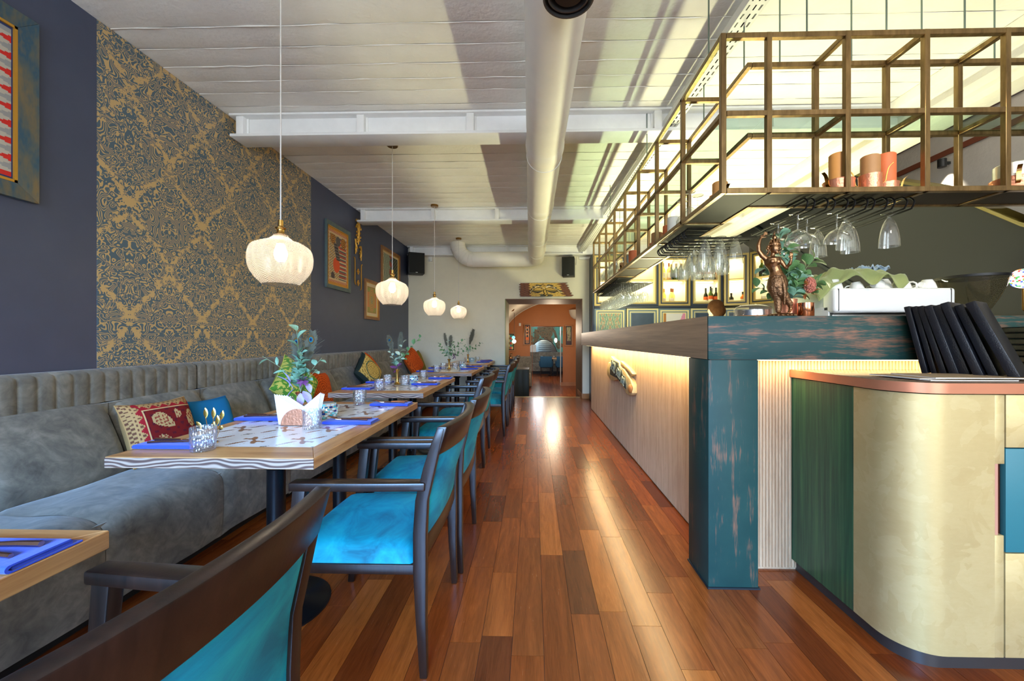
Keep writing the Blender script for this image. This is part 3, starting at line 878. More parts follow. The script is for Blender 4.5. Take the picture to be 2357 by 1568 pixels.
# ------------------------------------------------------------------ armchairs (local: sitter faces -x)
def make_chair():
    r = thing('dining_armchair', 'x', 'chair', group='turquoise armchairs along the aisle')
    HW = 0.262
    prof = [(0.0, 0.237, 0.026), (0.2, 0.2285, 0.036), (0.37, 0.2245, 0.046), (0.5, 0.2245, 0.046), (0.61, 0.231, 0.044), (0.72, 0.257, 0.042), (0.80, 0.279, 0.034), (0.857, 0.297, 0.026)]
    prof = [prof[0]] + [tuple(v) for v in []] + prof[1:]
    for s in (-1, 1):
        loops = []
        for z, xc, wd in prof:
            ty = 0.015 if z > 0.2 else 0.012 + 0.003*z/0.2
            yc = s*HW
            loops.append([(xc-wd/2, yc-ty, z), (xc+wd/2, yc-ty, z), (xc+wd/2, yc+ty, z), (xc-wd/2, yc+ty, z)])
        MB().loft(loops).build('rear_leg', 'wenge', r, angle=30, bevel=0.004)
        # slanted front leg
        MB().loft([[(-0.275, s*HW-0.011, 0), (-0.245, s*HW-0.011, 0), (-0.245, s*HW+0.013, 0), (-0.275, s*HW+0.013, 0)],
                   [(-0.215, s*HW-0.017, 0.645), (-0.17, s*HW-0.017, 0.645), (-0.17, s*HW+0.017, 0.645), (-0.215, s*HW+0.017, 0.645)]]).build('front_leg', 'wenge', r, angle=30, bevel=0.004)
        loops = []
        for t in range(9):
            u = t/8; xx = -0.225 + u*0.47; zz = 0.640 + 0.004*u; wd = 0.024 + 0.004*math.sin(PI*u)
            loops.append([(xx, s*HW-wd, zz), (xx, s*HW+wd, zz), (xx, s*HW+wd, zz+0.03), (xx, s*HW-wd, zz+0.03)])
        MB().loft(loops).build('armrest', 'wenge', r, angle=30, bevel=0.006)
    def bow(t): return 0.045*(1 - (2*t-1)**2)
    # curved top rail
    loops = []
    for k in range(17):
        t = k/16; y = -HW-0.012 + t*(2*HW+0.024); b = bow(t)
        zb = 0.765 + 0.0*t; zt = 0.862 + 0.006*math.sin(PI*t)
        loops.append([(0.262+b, y, zb), (0.290+b, y, zb), (0.318+b, y, zt), (0.283+b, y, zt)])
    MB().loft(loops).build('top_rail', 'wenge', r, angle=30, bevel=0.004)
    # upholstered back panel
    loops = []
    zs = [0.47, 0.50, 0.56, 0.62, 0.68, 0.74, 0.768]
    def backx(z):
        for (z0, x0, _), (z1, x1, _) in zip(prof, prof[1:]):
            if z0 <= z <= z1: return x0 + (x1-x0)*(z-z0)/(z1-z0)
        return prof[-1][1]
    m = MB()
    for side, off in ((-1, -0.016), (1, 0.013)):
        m.grid(lambda u, v: (backx(zs[0]+(zs[-1]-zs[0])*v) + off + side*0.010*math.sin(PI*min(1, max(0, u)))**0.4*math.sin(PI*v)**0.4 + bow(u)*(0.25+0.75*v), -HW+0.014 + u*(2*HW-0.028), zs[0]+(zs[-1]-zs[0])*v), 14, 8)
    m.build('backrest', 'velvet', r, angle=80)
    # lower back rail
    loops = []
    for k in range(9):
        t = k/8; y = -HW + t*2*HW; b = bow(t)*0.25
        loops.append([(0.205+b, y, 0.405), (0.238+b, y, 0.405), (0.240+b, y, 0.475), (0.207+b, y, 0.475)])
    MB().loft(loops).build('back_rail', 'wenge', r, angle=30, bevel=0.003)
    # seat frame and domed cushion
    fr = MB()
    fr.box(-0.268, 0.225, -HW-0.006, -HW+0.016, 0.352, 0.385); fr.box(-0.268, 0.225, HW-0.016, HW+0.006, 0.352, 0.385)
    fr.box(-0.268, -0.246, -HW, HW, 0.352, 0.385); fr.box(-0.25, 0.22, -HW+0.01, HW-0.01, 0.366, 0.384)
    fr.build('seat_frame', 'wenge', r, bevel=0.002)
    m = MB()
    def seat(u, v):
        ex = min(1, 9*min(u, 1-u)); ey = min(1, 9*min(v, 1-v))
        e = (math.sin(ex*PI/2)*math.sin(ey*PI/2))**0.6
        dome = math.sin(PI*u)**0.5*math.sin(PI*v)**0.5
        return (-0.27 + u*0.475, -HW+0.002 + v*(2*HW-0.004), 0.384 + 0.05*e + 0.025*dome)
    m.grid(seat, 26, 26)
    m.build('seat', 'velvet', r, angle=80)
    return r
ch = make_chair()
CH = [(-0.752, 0.548, -0.10, 'turquoise armchair nearest the camera, seen from behind at the bottom left'),
      (-0.612, 1.607, 0.0, 'blue lit turquoise armchair at the near end of the second table'),
      (-0.602, 2.207, 0.02, 'turquoise armchair behind the blue lit one, at the far end of the second table'),
      (-0.69, 3.30, -0.02, 'turquoise armchair at the near end of the third table'),
      (-0.70, 3.92, 0.02, 'turquoise armchair at the far end of the third table'),
      (-0.585, 4.97, 0.0, 'turquoise armchair at the near end of the fourth table, nearest the aisle'),
      (-0.575, 5.60, 0.0, 'turquoise armchair at the far end of the fourth table'),
      (-0.58, 6.62, 0.0, 'turquoise armchair at the near end of the last table'),
      (-0.60, 7.25, 0.0, 'turquoise armchair closest to the doorway at the last table')]
for i, (px, py, rz, lb) in enumerate(CH):
    c = ch if i == 0 else copy_tree(ch)
    c.location = (px, py, 0); c.rotation_euler = (0, 0, rz); c['label'] = lb

# ------------------------------------------------------------------ banquette
def channel_mesh(wd):
    m = MB()
    def fn(u, v):
        b = math.sin(PI*u)**0.3
        zz = 0.815 + 0.182*v
        rr = 0.0
        if v > 0.85: rr = -0.05*((v-0.85)/0.15)**2
        return (0.087 + 0.008*b + rr, u*wd, zz)
    m.grid(fn, 8, 10)
    m.grid(lambda u, v: (0.025 + 0.0*v - 0.02*0 + 0.008 + (0.012*math.sin(PI*u)**0.3)*(1-v) + (-0.0)*v - v*0.02, u*wd, 0.997), 8, 2)
    return m.mesh('channel', 80)
BS = [(-0.87, 0.93), (0.93, 2.73), (2.73, 4.53), (4.53, 6.33), (6.33, 7.74)]
BL = ['grey suede banquette section at the left photo edge', 'grey suede banquette section behind the red and blue cushions', 'grey suede banquette section behind the green cushion',
      'grey suede banquette section behind the gold patterned cushion', 'grey suede banquette section in the far corner by the cream wall']
CHM = {}
for (y0, y1), lb in zip(BS, BL):
    r = thing('banquette_section', lb, 'banquette', (XW+0.006, y0, 0), group='banquette along the navy wall')
    L = y1-y0; g = 0.004
    MB().box(0.02, 0.66, 0, L, 0.0, 0.09).build('toe_kick', 'toekick', r, angle=0)
    MB().box(0.0, 0.05, g, L-g, 0.09, 0.98).build('back_board', 'seam', r, angle=0)
    # head rest channels
    n = round(L/0.0735); wd = (L-2*g)/n
    hr = MB().box(0.0, 0.072, g, L-g, 0.815, 0.985).build('headrest', 'suede', r, angle=0)
    k = round(wd, 4)
    if k not in CHM: CHM[k] = channel_mesh(wd); CHM[k].materials.append(MT['suede'])
    for i in range(n): inst('channel', CHM[k], None, hr, (0, g+i*wd, 0))
    # back cushions, 0.6 m each
    nc = max(1, round(L/0.6)); cw = L/nc
    for i in range(nc):
        m = MB()
        def bk(u, v, i=i):
            e = (math.sin(PI*u)**0.28)
            zz = 0.44 + 0.378*v
            return (0.27 - 0.16*v + 0.045*(math.sin(PI*min(1, v*1.02))**0.5)*e - (1-e)*0.03, i*cw + 0.003 + u*(cw-0.006), zz - (0.012*(1-e) if v > 0.8 else 0))
        m.grid(bk, 16, 14)
        m.box(0.09, 0.11, i*cw+0.004, (i+1)*cw-0.004, 0.44, 0.81)
        m.build('back_cushion', 'suede', r, angle=80)
    # seat, rounded front
    pf = [(0.27, 0.44), (0.30, 0.455), (0.45, 0.462), (0.62, 0.46), (0.70, 0.45), (0.745, 0.425), (0.765, 0.385), (0.77, 0.30), (0.765, 0.15), (0.755, 0.085)]
    pf = [(p.x, p.y) for p in smooth_path([(a, b, 0) for a, b in pf], 3)]
    for i in range(nc):
        m = MB(); loops = []
        for j in range(13):
            t = j/12; e = min(1, 14*min(t, 1-t)); e = 1-(1-e)**2
            loops.append([(0.27+(q[0]-0.27)*(0.985+0.015*e) , i*cw + 0.001 + t*(cw-0.002), q[1] - 0.010*(1-e) + 0.004*math.sin(q[0]*23+t*7+i)) for q in pf])
        m.loft(loops, False, closed=False)
        m.f = [f[::-1] for f in m.f]
        m.box(0.1, 0.74, i*cw, (i+1)*cw, 0.085, 0.42)
        m.build('seat_cushion', 'suede', r, angle=80)

# ------------------------------------------------------------------ cushions (local: face towards +x, square in y z)
def cushion(name, label, size, loc, rot, colfn, res=40, cat='cushion'):
    r = thing(name, label, cat, loc, rot=rot)
    m = MB()
    def shape(sgn):
        def fn(u, v):
            a, b = 2*u-1, 2*v-1
            pin = 1 - 0.10*(1-abs(a)**2)*abs(b)**6 ; pin2 = 1 - 0.10*(1-abs(b)**2)*abs(a)**6
            th = 0.085*max(0, (1-a**4)*(1-b**4))**0.55
            return (sgn*th, a*size/2*pin2, b*size/2*pin + size/2)
        return fn
    m.grid(shape(1), res, res, colfn)
    m.build('front_cover', 'fabric_print', r, angle=80)
    m = MB(); base = colfn(0.02, 0.02)
    m.grid(shape(-1), 12, 12, lambda u, v: base); m.f = [f[::-1] for f in m.f]
    m.build('back_cover', 'fabric_print', r, angle=80)
    p = [];
    for k in range(48):
        t = k/12; sd = int(t); f = t-sd
        u, v = [(f, 0), (1, f), (1-f, 1), (0, 1-f)][sd]
        q = shape(1)(u, v); p.append((0, q[1], q[2]))
    p.append(p[0])
    e = MB().tube(p, 0.004, 5, False)
    e.c = [base]*len(e.f); e.hascol = True
    e.build('piping', 'fabric_print', r)
    return r
rr = random.Random(11)
def red_fn(u, v):
    red = S(112, 22, 24); gold = S(186, 158, 110); dk = S(84, 20, 34)
    if u < 0.17 or v > 0.82:
        t = (v if u < 0.17 else u)*7; d = (u if u < 0.17 else 1-v)*1.3
        if d > 0.22-0.10*(1-abs((t % 1)*2-1)): return S(150, 26, 36)
        s = math.sin(t*13)*math.cos(d*60)
        return S(176, 138, 88) if s > -0.2 else S(104, 66, 46)
    if u < 0.19 or v > 0.80: return S(196, 168, 118)
    for (cx, cy, sx, sy, a) in ((0.42, 0.60, 0.17, 0.10, 0.7), (0.87, 0.58, 0.10, 0.14, 0.1), (0.36, 0.30, 0.09, 0.08, 0), (0.65, 0.68, 0.05, 0.075, 0), (0.5, 0.10, 0.15, 0.06, 0.4), (0.9, 0.22, 0.08, 0.06, 0)):
        x, y = u-cx, v-cy; p = x*math.cos(a)-y*math.sin(a); q = x*math.sin(a)+y*math.cos(a)
        d = (p/sx)**2 + (q/(sy*(1-0.4*p/sx)))**2
        if d < 1: return gold if (d > 0.75 or math.sin(p*90)*math.sin(q*80) > -0.2) else S(140, 60, 46)
    return red if math.sin(u*40)*math.sin(v*46) > -0.5 else dk
cushion('throw_pillow', 'dark red cushion with gold paisley embroidery on the banquette', 0.36, (-2.10, 2.225, 0.467), (0, math.radians(-22), math.radians(-10)), red_fn, 56)
cushion('throw_pillow', 'plain peacock blue cushion beside the red paisley one', 0.31, (-2.13, 2.575, 0.468), (0, math.radians(-20), math.radians(-14)), lambda u, v: S(18, 108, 158))
def green_fn(u, v):
    a = math.floor(u*9); b = math.floor(v*9)
    k = (math.sin(u*44 + (a*7+b*3) % 5) + math.sin(v*40 + (a*5+b*11) % 7)) > 0.25
    return S(196, 190, 92) if k else S(84, 140, 48)
def turned(fn, ang):
    return lambda u, v: fn(u, v)
cushion('throw_pillow', 'lime green and yellow patterned cushion standing on its corner', 0.42, (-2.07, 3.64, 0.612), (math.radians(45), math.radians(-22), math.radians(-8)), green_fn, 44)
def ring_fn(c1, c2):
    def f(u, v):
        d = math.hypot(u-0.5, v-0.5)
        w_ = math.sin(d*95 + 0.5*math.sin(math.atan2(v-.5, u-.5)*12))
        return c1 if w_ > 0.1 else c2
    return f
cushion('throw_pillow', 'orange ring-stitched cushion behind the lime green one', 0.38, (-2.14, 3.90, 0.47), (math.radians(-8), math.radians(-18), math.radians(-6)), ring_fn(S(216, 92, 26), S(168, 62, 16)), 44)
def gold_fn(u, v):
    d = math.hypot(u-0.5, v-0.5)
    if max(abs(u-.5), abs(v-.5)) > 0.43: return S(40, 52, 48)
    k = math.sin(d*80)*math.sin(math.atan2(v-.5, u-.5)*10)
    if 0.30 < d < 0.33: return S(48, 90, 76)
    return S(206, 172, 92) if k > -0.3 else S(140, 112, 52)
g = cushion('throw_pillow', 'gold medallion cushion with dark border standing on its corner', 0.40, (-2.05, 5.14, 0.596), (math.radians(40), math.radians(-22), math.radians(-10)), gold_fn, 44)
cushion('throw_pillow', 'orange cushion half hidden behind the gold medallion cushion', 0.38, (-2.15, 5.37, 0.59), (math.radians(38), math.radians(-18), math.radians(-4)), ring_fn(S(226, 96, 24), S(196, 74, 18)), 30)
cushion('throw_pillow', 'orange ring-stitched cushion in the far corner of the banquette', 0.44, (-2.0, 6.92, 0.58), (math.radians(30), math.radians(-20), math.radians(-10)), ring_fn(S(218, 92, 26), S(170, 64, 16)), 44)
cushion('throw_pillow', 'olive cushion behind the orange one in the far corner', 0.44, (-2.10, 7.26, 0.51), (math.radians(10), math.radians(-18), math.radians(-20)), lambda u, v: S(128, 110, 40), 16)

# ------------------------------------------------------------------ bar
BX, BY, BZ = 0.815, 1.862, 1.272
bar = thing('bar_counter', 'L-shaped bar counter with teal copper-patina front and ribbed oak panels', 'bar', (0, 0, 0))
MB().box(BX, BX+0.012, BY+0.001, 6.68, 1.068, BZ-0.002).build('fascia_board', 'fascia_side', bar, angle=0)['label'] = 'brushed brown long fascia'
MB().box(BX, 3.0, BY-0.012, BY+0.001, 1.068, BZ-0.002).build('fascia_board', 'patina_x', bar, bevel=0.002)['label'] = 'teal fascia with rubbed copper streaks'
MB().box(BX, BX+0.012, 6.66, 6.68, 1.068, BZ-0.002).build('end_board', 'fascia_side', bar, angle=0)
tp = MB().prism([(BX+0.012, BY+0.001), (3.0, BY+0.001), (3.0, 2.24), (1.42, 2.24), (1.42, 6.68), (BX+0.012, 6.68)], 'z', 1.235, BZ-0.003)
tp.build('counter_top', 'fascia_side', bar, angle=0)
MB().prism([(BX+0.012, BY+0.001), (3.0, BY+0.001), (3.0, 2.2), (1.35, 2.2), (1.35, 6.6), (BX+0.012, 6.6)], 'z', 1.066, 1.08).build('soffit_board', 'wenge', bar, angle=0)
MB().box(BX+0.001, 1.046, BY-0.01, 2.085, 0.006, 1.066).build('corner_post', 'patina_z', bar, bevel=0.004)['label'] = 'teal corner post with worn copper patches'
MB().box(BX-0.003, 1.052, BY-0.016, 2.09, 0.0, 0.008).build('post_foot', 'teal_line', bar, angle=0)
# ribbed panels: half-round ribs, 16 mm apart
def ribs(name, n, pitch, fn, z0, z1):
    m = MB()
    for i in range(n):
        pr = [(i*pitch + 0.0012, 0.0), (i*pitch + 0.002, 0.006), (i*pitch+0.005, 0.009), (i*pitch+pitch-0.005, 0.009), (i*pitch+pitch-0.002, 0.006), (i*pitch+pitch-0.0012, 0.0)]
        a = [fn(p, z0) for p in pr]; b = [fn(p, z1) for p in pr]
        m.loft([a, b], False, closed=False)
    return m
m = ribs('r', int((6.62-2.08)/0.016), 0.016, lambda p, z: (0.98-p[1], 2.08+p[0], z), 0.012, 1.067)
m.f = [f[::-1] for f in m.f]
m.box(0.98, 0.99, 2.08, 6.62, 0.0, 1.067); m.build('ribbed_panel', 'rib', bar, angle=50)['label'] = 'long pale ribbed oak panel'
m = ribs('r', int(2.0/0.016), 0.016, lambda p, z: (1.046+p[0], 2.02-p[1], z), 0.012, 1.067)
m.box(1.046, 3.05, 2.02, 2.03, 0.0, 1.067); m.build('ribbed_panel', 'rib', bar, angle=50)['label'] = 'short pale ribbed oak panel'
MB().box(1.0, 1.35, 6.55, 6.6, 0, 1.066).build('end_panel', 'rib', bar, angle=0)
MB().box(0.992, 1.02, 2.1, 6.5, 0, 0.9).build('inner_board', 'wenge', bar, angle=0)
MB().box(0.885, 0.925, 2.1, 6.55, 1.0585, 1.065).build('led_strip', 'led', bar, angle=0)
MB().box(1.1, 2.9, 1.93, 1.96, 1.0585, 1.065).build('led_strip', 'led', bar, angle=0)
bw = thing('back_worktop', 'grey worktop behind the bar under the coffee machine', 'worktop', (0, 0, 0))
MB().box(1.36, 3.1, 2.30, 3.05, 0.86, 0.90).build('top', 'gunmetal', bw, bevel=0.003)
MB().box(1.46, 3.1, 2.36, 3.0, 0.0, 0.86).build('carcass', 'wenge', bw, angle=0)
MB().box(1.36, 1.46, 2.36, 3.0, 0.0, 0.86).build('side_panel', 'wenge', bw, angle=0)

# carved driftwood sign on the ribbed panel
SGA = [(4.697,0.966),(4.545,0.936),(4.286,0.92),(4.212,0.87),(4.038,0.858),(3.941,0.831),(3.879,0.81),(3.76,0.78),(3.703,0.738),(3.689,0.66),(3.731,0.633),(3.848,0.62),(3.941,0.63),(4.038,0.668),(4.176,0.684),(4.324,0.722),(4.545,0.687),(4.766,0.682),(4.934,0.723),(4.934,0.83),(4.837,0.884),(4.72,0.881)]
SGB = [(4.23,0.935),(4.038,0.91),(3.833,0.874),(3.703,0.836),(3.789,0.807),(3.894,0.846),(4.038,0.866),(4.212,0.878)]
SGC = [(4.653,0.926),(4.441,0.922),(4.267,0.912),(4.23,0.861),(4.106,0.845),(4.055,0.801),(3.957,0.791),(3.91,0.726),(3.917,0.668),(4.005,0.68),(4.141,0.705),(4.324,0.739),(4.545,0.74),(4.697,0.744),(4.72,0.826),(4.609,0.861)]
MT['driftwood'] = plain('bleached driftwood', S(214, 186, 128), 0.6, var=0.2, vscale=14, bump=0.5, bscale=50)
MT['driftwood_dark'] = plain('charcoal green carving', S(58, 66, 58), 0.6, var=0.4, vscale=40, bump=0.8, bscale=60)
sg = thing('driftwood_sign', 'carved driftwood plaque with grey-green relief on the ribbed bar front', 'sign')
MB().prism(SGA, 'x', 0.922, 0.972).build('slab', 'driftwood', sg, angle=30, bevel=0.008)
MB().prism(SGB, 'x', 0.93, 0.972).build('splinter', 'driftwood', sg, angle=30, bevel=0.008)
MB().prism(SGC, 'x', 0.914, 0.93).build('carved_field', 'driftwood_dark', sg, angle=30, bevel=0.006)
MT['carve_pale'] = plain('pale grey-green carved ridge', S(150, 158, 140), 0.5)
rg = random.Random(5)
for (cy, cz, w_, h_) in ((4.50, 0.85, 0.16, 0.07), (4.22, 0.80, 0.13, 0.06), (4.02, 0.74, 0.10, 0.05)):
    for q in range(3):   # looping script-like strokes
        pth = [(0.910, cy + w_*math.cos(t*0.9+q*2)*(0.4+0.25*q), cz + h_*math.sin(t*1.3+q)*(0.9-0.2*q)) for t in [k*0.45 for k in range(12)]]
        MB().tube(smooth_path(pth, 3), 0.0065, 5).build('carved_stroke', 'carve_pale', sg)
MB().ball((0.915, 3.72, 0.70), 0.035, 10, 8, (0.7, 1, 1.2)).build('knot_hole', 'oak_trim', sg)

# ------------------------------------------------------------------ service cabinet with the rounded corner
cab = thing('service_cabinet', 'champagne and green service cabinet with rounded corner in front of the bar', 'cabinet')
CX, CY, CR = 1.303, 1.405, 0.14
arc = [(CX + CR - CR*math.cos(t*PI/2/14), CY + CR - CR*math.sin(t*PI/2/14)) for t in range(15)]
def wallstrip(pts, z0, z1, th, name, mat, label=None, cap=True):
    m = MB(); loops = []
    n = len(pts)
    for i, p in enumerate(pts):
        a = Vector(pts[max(i-1, 0)]); b = Vector(pts[min(i+1, n-1)]); d = (b-a).normalized(); nn = Vector((-d.y, d.x))*th
        loops.append([(p[0], p[1], z0), (p[0]+nn.x, p[1]+nn.y, z0), (p[0]+nn.x, p[1]+nn.y, z1), (p[0], p[1], z1)])
    m.loft(loops)
    o = m.build(name, mat, cab, angle=30)
    if label: o['label'] = label
    return o
wallstrip([(CX, 2.015), (CX, 1.635)], 0.055, 0.968, 0.018, 'side_panel', 'green', 'green stained oak side')
wallstrip([(CX, 1.632)] + arc + [(1.5, CY), (1.603, CY)], 0.055, 0.968, 0.018, 'curved_door', 'champagne', 'rounded champagne metal plaster door')
# door edge with the finger notch
def front(x0, x1, z0, z1, name, mat, th=0.018):
    return MB().box(x0, x1, CY, CY+th, z0, z1).build(name, mat, cab, bevel=0.0015)
front(1.603, 1.634, 0.055, 0.48, 'door_edge', 'champagne'); front(1.603, 1.636, 0.728, 0.968, 'door_edge', 'champagne')
MB().box(1.6025, 1.618, CY+0.004, CY+0.03, 0.48, 0.728).build('finger_pull', 'pinkwood', cab, angle=0)
MB().box(1.56, 2.9, CY+0.02, CY+0.03, 0.055, 0.968).build('reveal_board', 'gap_brown', cab, angle=0)
front(1.641, 2.9, 0.785, 0.968, 'drawer_front', 'champagne'); front(1.640, 2.9, 0.421, 0.781, 'drawer_front', 'teal_front'); front(1.639, 2.9, 0.055, 0.417, 'drawer_front', 'champagne')
kin = 0.02
wallstrip([(CX+kin, 2.015), (CX+kin, CY+CR)] + [(CX + CR - (CR-kin)*math.cos(t*PI/2/14), CY + CR - (CR-kin)*math.sin(t*PI/2/14)) for t in range(15)] + [(2.9, CY+kin)], 0.0, 0.055, 0.015, 'kick_plate', 'gunmetal')
ov = 0.012
tpoly = [(CX-ov, 2.015)] + [(CX + CR - (CR+ov)*math.cos(t*PI/2/14), CY + CR - (CR+ov)*math.sin(t*PI/2/14)) for t in range(15)] + [(2.9, CY-ov), (2.9, 2.015)]
MB().prism(tpoly, 'z', 0.972, 1.01).build('top', 'copper_top', cab, angle=30, bevel=0.002)
wallstrip([(p[0], p[1]) for p in tpoly[:-1]], 0.973, 1.009, 0.001, 'top_edging', 'copper_edge').location = (-0.0015, -0.0015, 0)
MB().box(1.4, 2.88, 1.55, 2.0, 0.055, 0.95).build('carcass', 'gap_brown', cab, angle=0)

# slip-cased menus leaning in a row
MBX = [(1.69, 1.753, 0.0185, 0.3, 11.3), (1.71, 1.732, 0.0165, 0.3, 12.1), (1.706, 1.69, 0.0185, 0.3, 14.0), (1.704, 1.65, 0.0245, 0.3, 15.4), (1.725, 1.632, 0.026, 0.3, 16.4), (1.72, 1.577, 0.0245, 0.31, 17.8), (1.759, 1.56, 0.0235, 0.3, 18.4), (1.755, 1.494, 0.027, 0.31, 21.0)]
ML = ['leftmost of the leaning black menu boxes', 'second from the left of the leaning black menu boxes', 'third from the left of the leaning black menu boxes', 'fourth from the left of the leaning black menu boxes',
      'fifth from the left of the leaning black menu boxes', 'sixth from the left of the leaning black menu boxes', 'second from the right of the leaning black menu boxes', 'rightmost and most tilted black menu box']
for i, (mx, my, mw, mh, ml_) in enumerate(MBX):
    r = thing('menu_box', ML[i], 'menu', (mx, my, 1.0115), group='menus on the service cabinet', rot=(0, math.radians(-ml_), math.radians(-58)))
    MB().box(0, mw*1.12, 0.0, 0.165, 0.0, mh).build('case', 'black_leather', r, angle=30, bevel=0.003, seg=2)
    MB().box(0.003, mw*1.12-0.003, 0.012, 0.166, 0.003, mh-0.003).build('page_block', 'plug', r, angle=0)
# folded olive place mats stacked behind the menus
for i in range(8):
    m = MB()
    zz = 1.0105 + i*0.026
    m.grid(lambda u, v: (2.14 + u*0.42 + 0.004*math.sin(i*5), 1.70 + v*0.28 + 0.006*math.sin(i*3), zz + 0.022 + 0.002*math.sin(u*9+i)), 10, 4)
    m.box(2.14 + 0.004*math.sin(i*5), 2.56, 1.70 + 0.006*math.sin(i*3), 1.98, zz, zz+0.0215)
    tag(m.build('folded_mat', 'olive_cloth', bevel=0.006), ['lowest', 'second', 'third', 'fourth', 'fifth', 'sixth', 'seventh', 'topmost'][i] + ' folded olive ribbed mat of the stack counted from below', 'mat', 'mats stacked behind the menus')
# brochures under the menus
for i, (dx, dy, rz) in enumerate(((0, 0, 0.0), (-0.03, 0.03, 0.12), (0.02, -0.005, -0.05))):
    b = thing('brochure', ['lowest brochure lying under the leaning menus', 'middle brochure lying under the leaning menus', 'topmost brochure of the pile by the menus'][i], 'brochure', (1.60+dx, 1.46+dy, 1.0106+i*0.0042), rz, 'brochures on the service cabinet')
    MB().box(-0.16, 0.15, 0.0, 0.19, 0, 0.003).build('pages', 'paper', b, angle=0)
    MB().box(-0.16, 0.152, -0.001, 0.191, 0.003, 0.0036).build('cover', 'kraft', b, angle=0)

# ------------------------------------------------------------------ hanging shelf of brass tube
sh = thing('hanging_shelf', 'L-shaped brass tube shelf hanging from the ceiling over the bar', 'shelf')
T = 0.0125
X0, X1, Y0, Y1, ZB, ZM, ZTOP = 0.905, 1.118, 1.90, 2.105, 1.868, 2.235, 2.605
def bar_(a, b, name='rail'):
    a = Vector(a); b = Vector(b)
    m = MB().box(min(a.x,b.x)-T, max(a.x,b.x)+T, min(a.y,b.y)-T, max(a.y,b.y)+T, min(a.z,b.z)-T, max(a.z,b.z)+T)
    return m.build(name, 'brassbar', sh, bevel=0.002, seg=1)
YP = [1.90 + 0.5*i for i in range(9)]
XP = [1.118, 1.484, 1.848, 2.216, 2.584, 2.95]
for yy in YP:
    bar_((X0, yy, ZB), (X0, yy, ZTOP), 'post')
    if yy > Y0: bar_((X1+0.02, yy, ZB), (X1+0.02, yy, ZTOP), 'post')
for xx in XP:
    bar_((xx, Y0-0.001, ZB), (xx, Y0-0.001, ZTOP), 'post')
    if xx > X1: bar_((xx, Y1, ZB), (xx, Y1, ZTOP), 'post')
YE = YP[-1]
g2 = 0.026
for zz in (ZB, ZM, ZTOP):
    bar_((X0, Y0+g2, zz), (X0, YE, zz)); bar_((X1+0.02, Y1, zz), (X1+0.02, YE, zz))
    bar_((X0+g2, Y0, zz), (2.95, Y0, zz)); bar_((X1+0.02+g2, Y1, zz), (2.95, Y1, zz))
    for yy in YP[1:]: bar_((X0+g2, yy, zz), (X1-0.006, yy, zz), 'cross_bar')
    for xx in XP[1:]: bar_((xx, Y0+g2, zz), (xx, Y1-g2, zz), 'cross_bar')
for i in range(8):
    MB().box(X0+T, X1+0.02-T, YP[i]+T+0.001, YP[i+1]-T-0.001, ZM+0.004, ZM+0.011).build('glass_pane', 'shelf_glass', sh, angle=0)
    MB().box(X0+T, X1+0.02-T, YP[i]+T+0.001, YP[i+1]-T-0.001, ZB-0.006, ZB+0.011).build('base_sheet', 'bronze_sheet', sh, angle=0)
for i in range(5):
    MB().box(XP[i]+T+0.001, XP[i+1]-T-0.001, Y0+T, Y1-T, ZM+0.004, ZM+0.011).build('glass_pane', 'shelf_glass', sh, angle=0)
    MB().box(XP[i]+T+0.001, XP[i+1]-T-0.001, Y0+T, Y1-T, ZB-0.006, ZB+0.011).build('base_sheet', 'bronze_sheet', sh, angle=0)
for (xx, yy) in [(X0, 2.05), (X1+0.02, 2.15), (X0, 3.15), (X1+0.02, 2.65), (X1+0.02, 3.65), (X0, 4.65), (X1+0.02, 5.2), (1.30, Y0), (1.30, Y1), (1.67, Y0), (1.67, Y1), (2.03, Y0), (2.03, Y1), (2.4, Y0), (2.4, Y1)]:
    MB().tube([(xx, yy, ZTOP+T), (xx, yy, ZC)], 0.004, 6).build('hanger_rod', 'zinc', sh)

# ------------------------------------------------------------------ glasses
def lathe_mesh(name, prof, mat, n=18, lobes=0, amp=0):
    m = MB().lathe(prof, n, lobes=lobes, amp=amp).mesh(name, 50); m.materials.append(MT[mat]); return m
def both(pr, th=0.0012):
    """thin shell: outer then inner profile"""
    return pr
COUPE = lathe_mesh('coupe_glass', [(0.001, 0), (0.040, -0.001), (0.038, -0.004), (0.006, -0.010), (0.0042, -0.02), (0.004, -0.075), (0.007, -0.085), (0.028, -0.094), (0.046, -0.112), (0.056, -0.135), (0.0575, -0.15), (0.0565, -0.15), (0.054, -0.134), (0.044, -0.113), (0.026, -0.097), (0.001, -0.09)], 'glass', 24)
SLING = lathe_mesh('sling_glass', [(0.001, 0), (0.036, -0.001), (0.034, -0.004), (0.008, -0.012), (0.007, -0.022), (0.016, -0.032), (0.027, -0.055), (0.036, -0.09), (0.042, -0.13), (0.044, -0.17), (0.0432, -0.17), (0.041, -0.13), (0.035, -0.09), (0.025, -0.056), (0.001, -0.034)], 'glass', 20)
WINE = lathe_mesh('wine_glass', [(0.001, 0), (0.036, -0.001), (0.034, -0.004), (0.005, -0.010), (0.0038, -0.02), (0.0036, -0.085), (0.008, -0.095), (0.026, -0.108), (0.039, -0.135), (0.041, -0.16), (0.036, -0.195), (0.033, -0.21), (0.0322, -0.21), (0.035, -0.195), (0.040, -0.16), (0.038, -0.136), (0.001, -0.1)], 'glass', 16)
def rack_wire(rk, pts): MB().tube(smooth_path(pts, 4), 0.0042, 6).build('wire', 'blackwire', rk)
ZW = 1.797
RX = [1.351, 1.448, 1.543, 1.637, 1.731, 1.824]
rk = thing('glass_rack', 'black wire glass rack under the front arm of the shelf, wires pointing at the camera', 'glass rack')
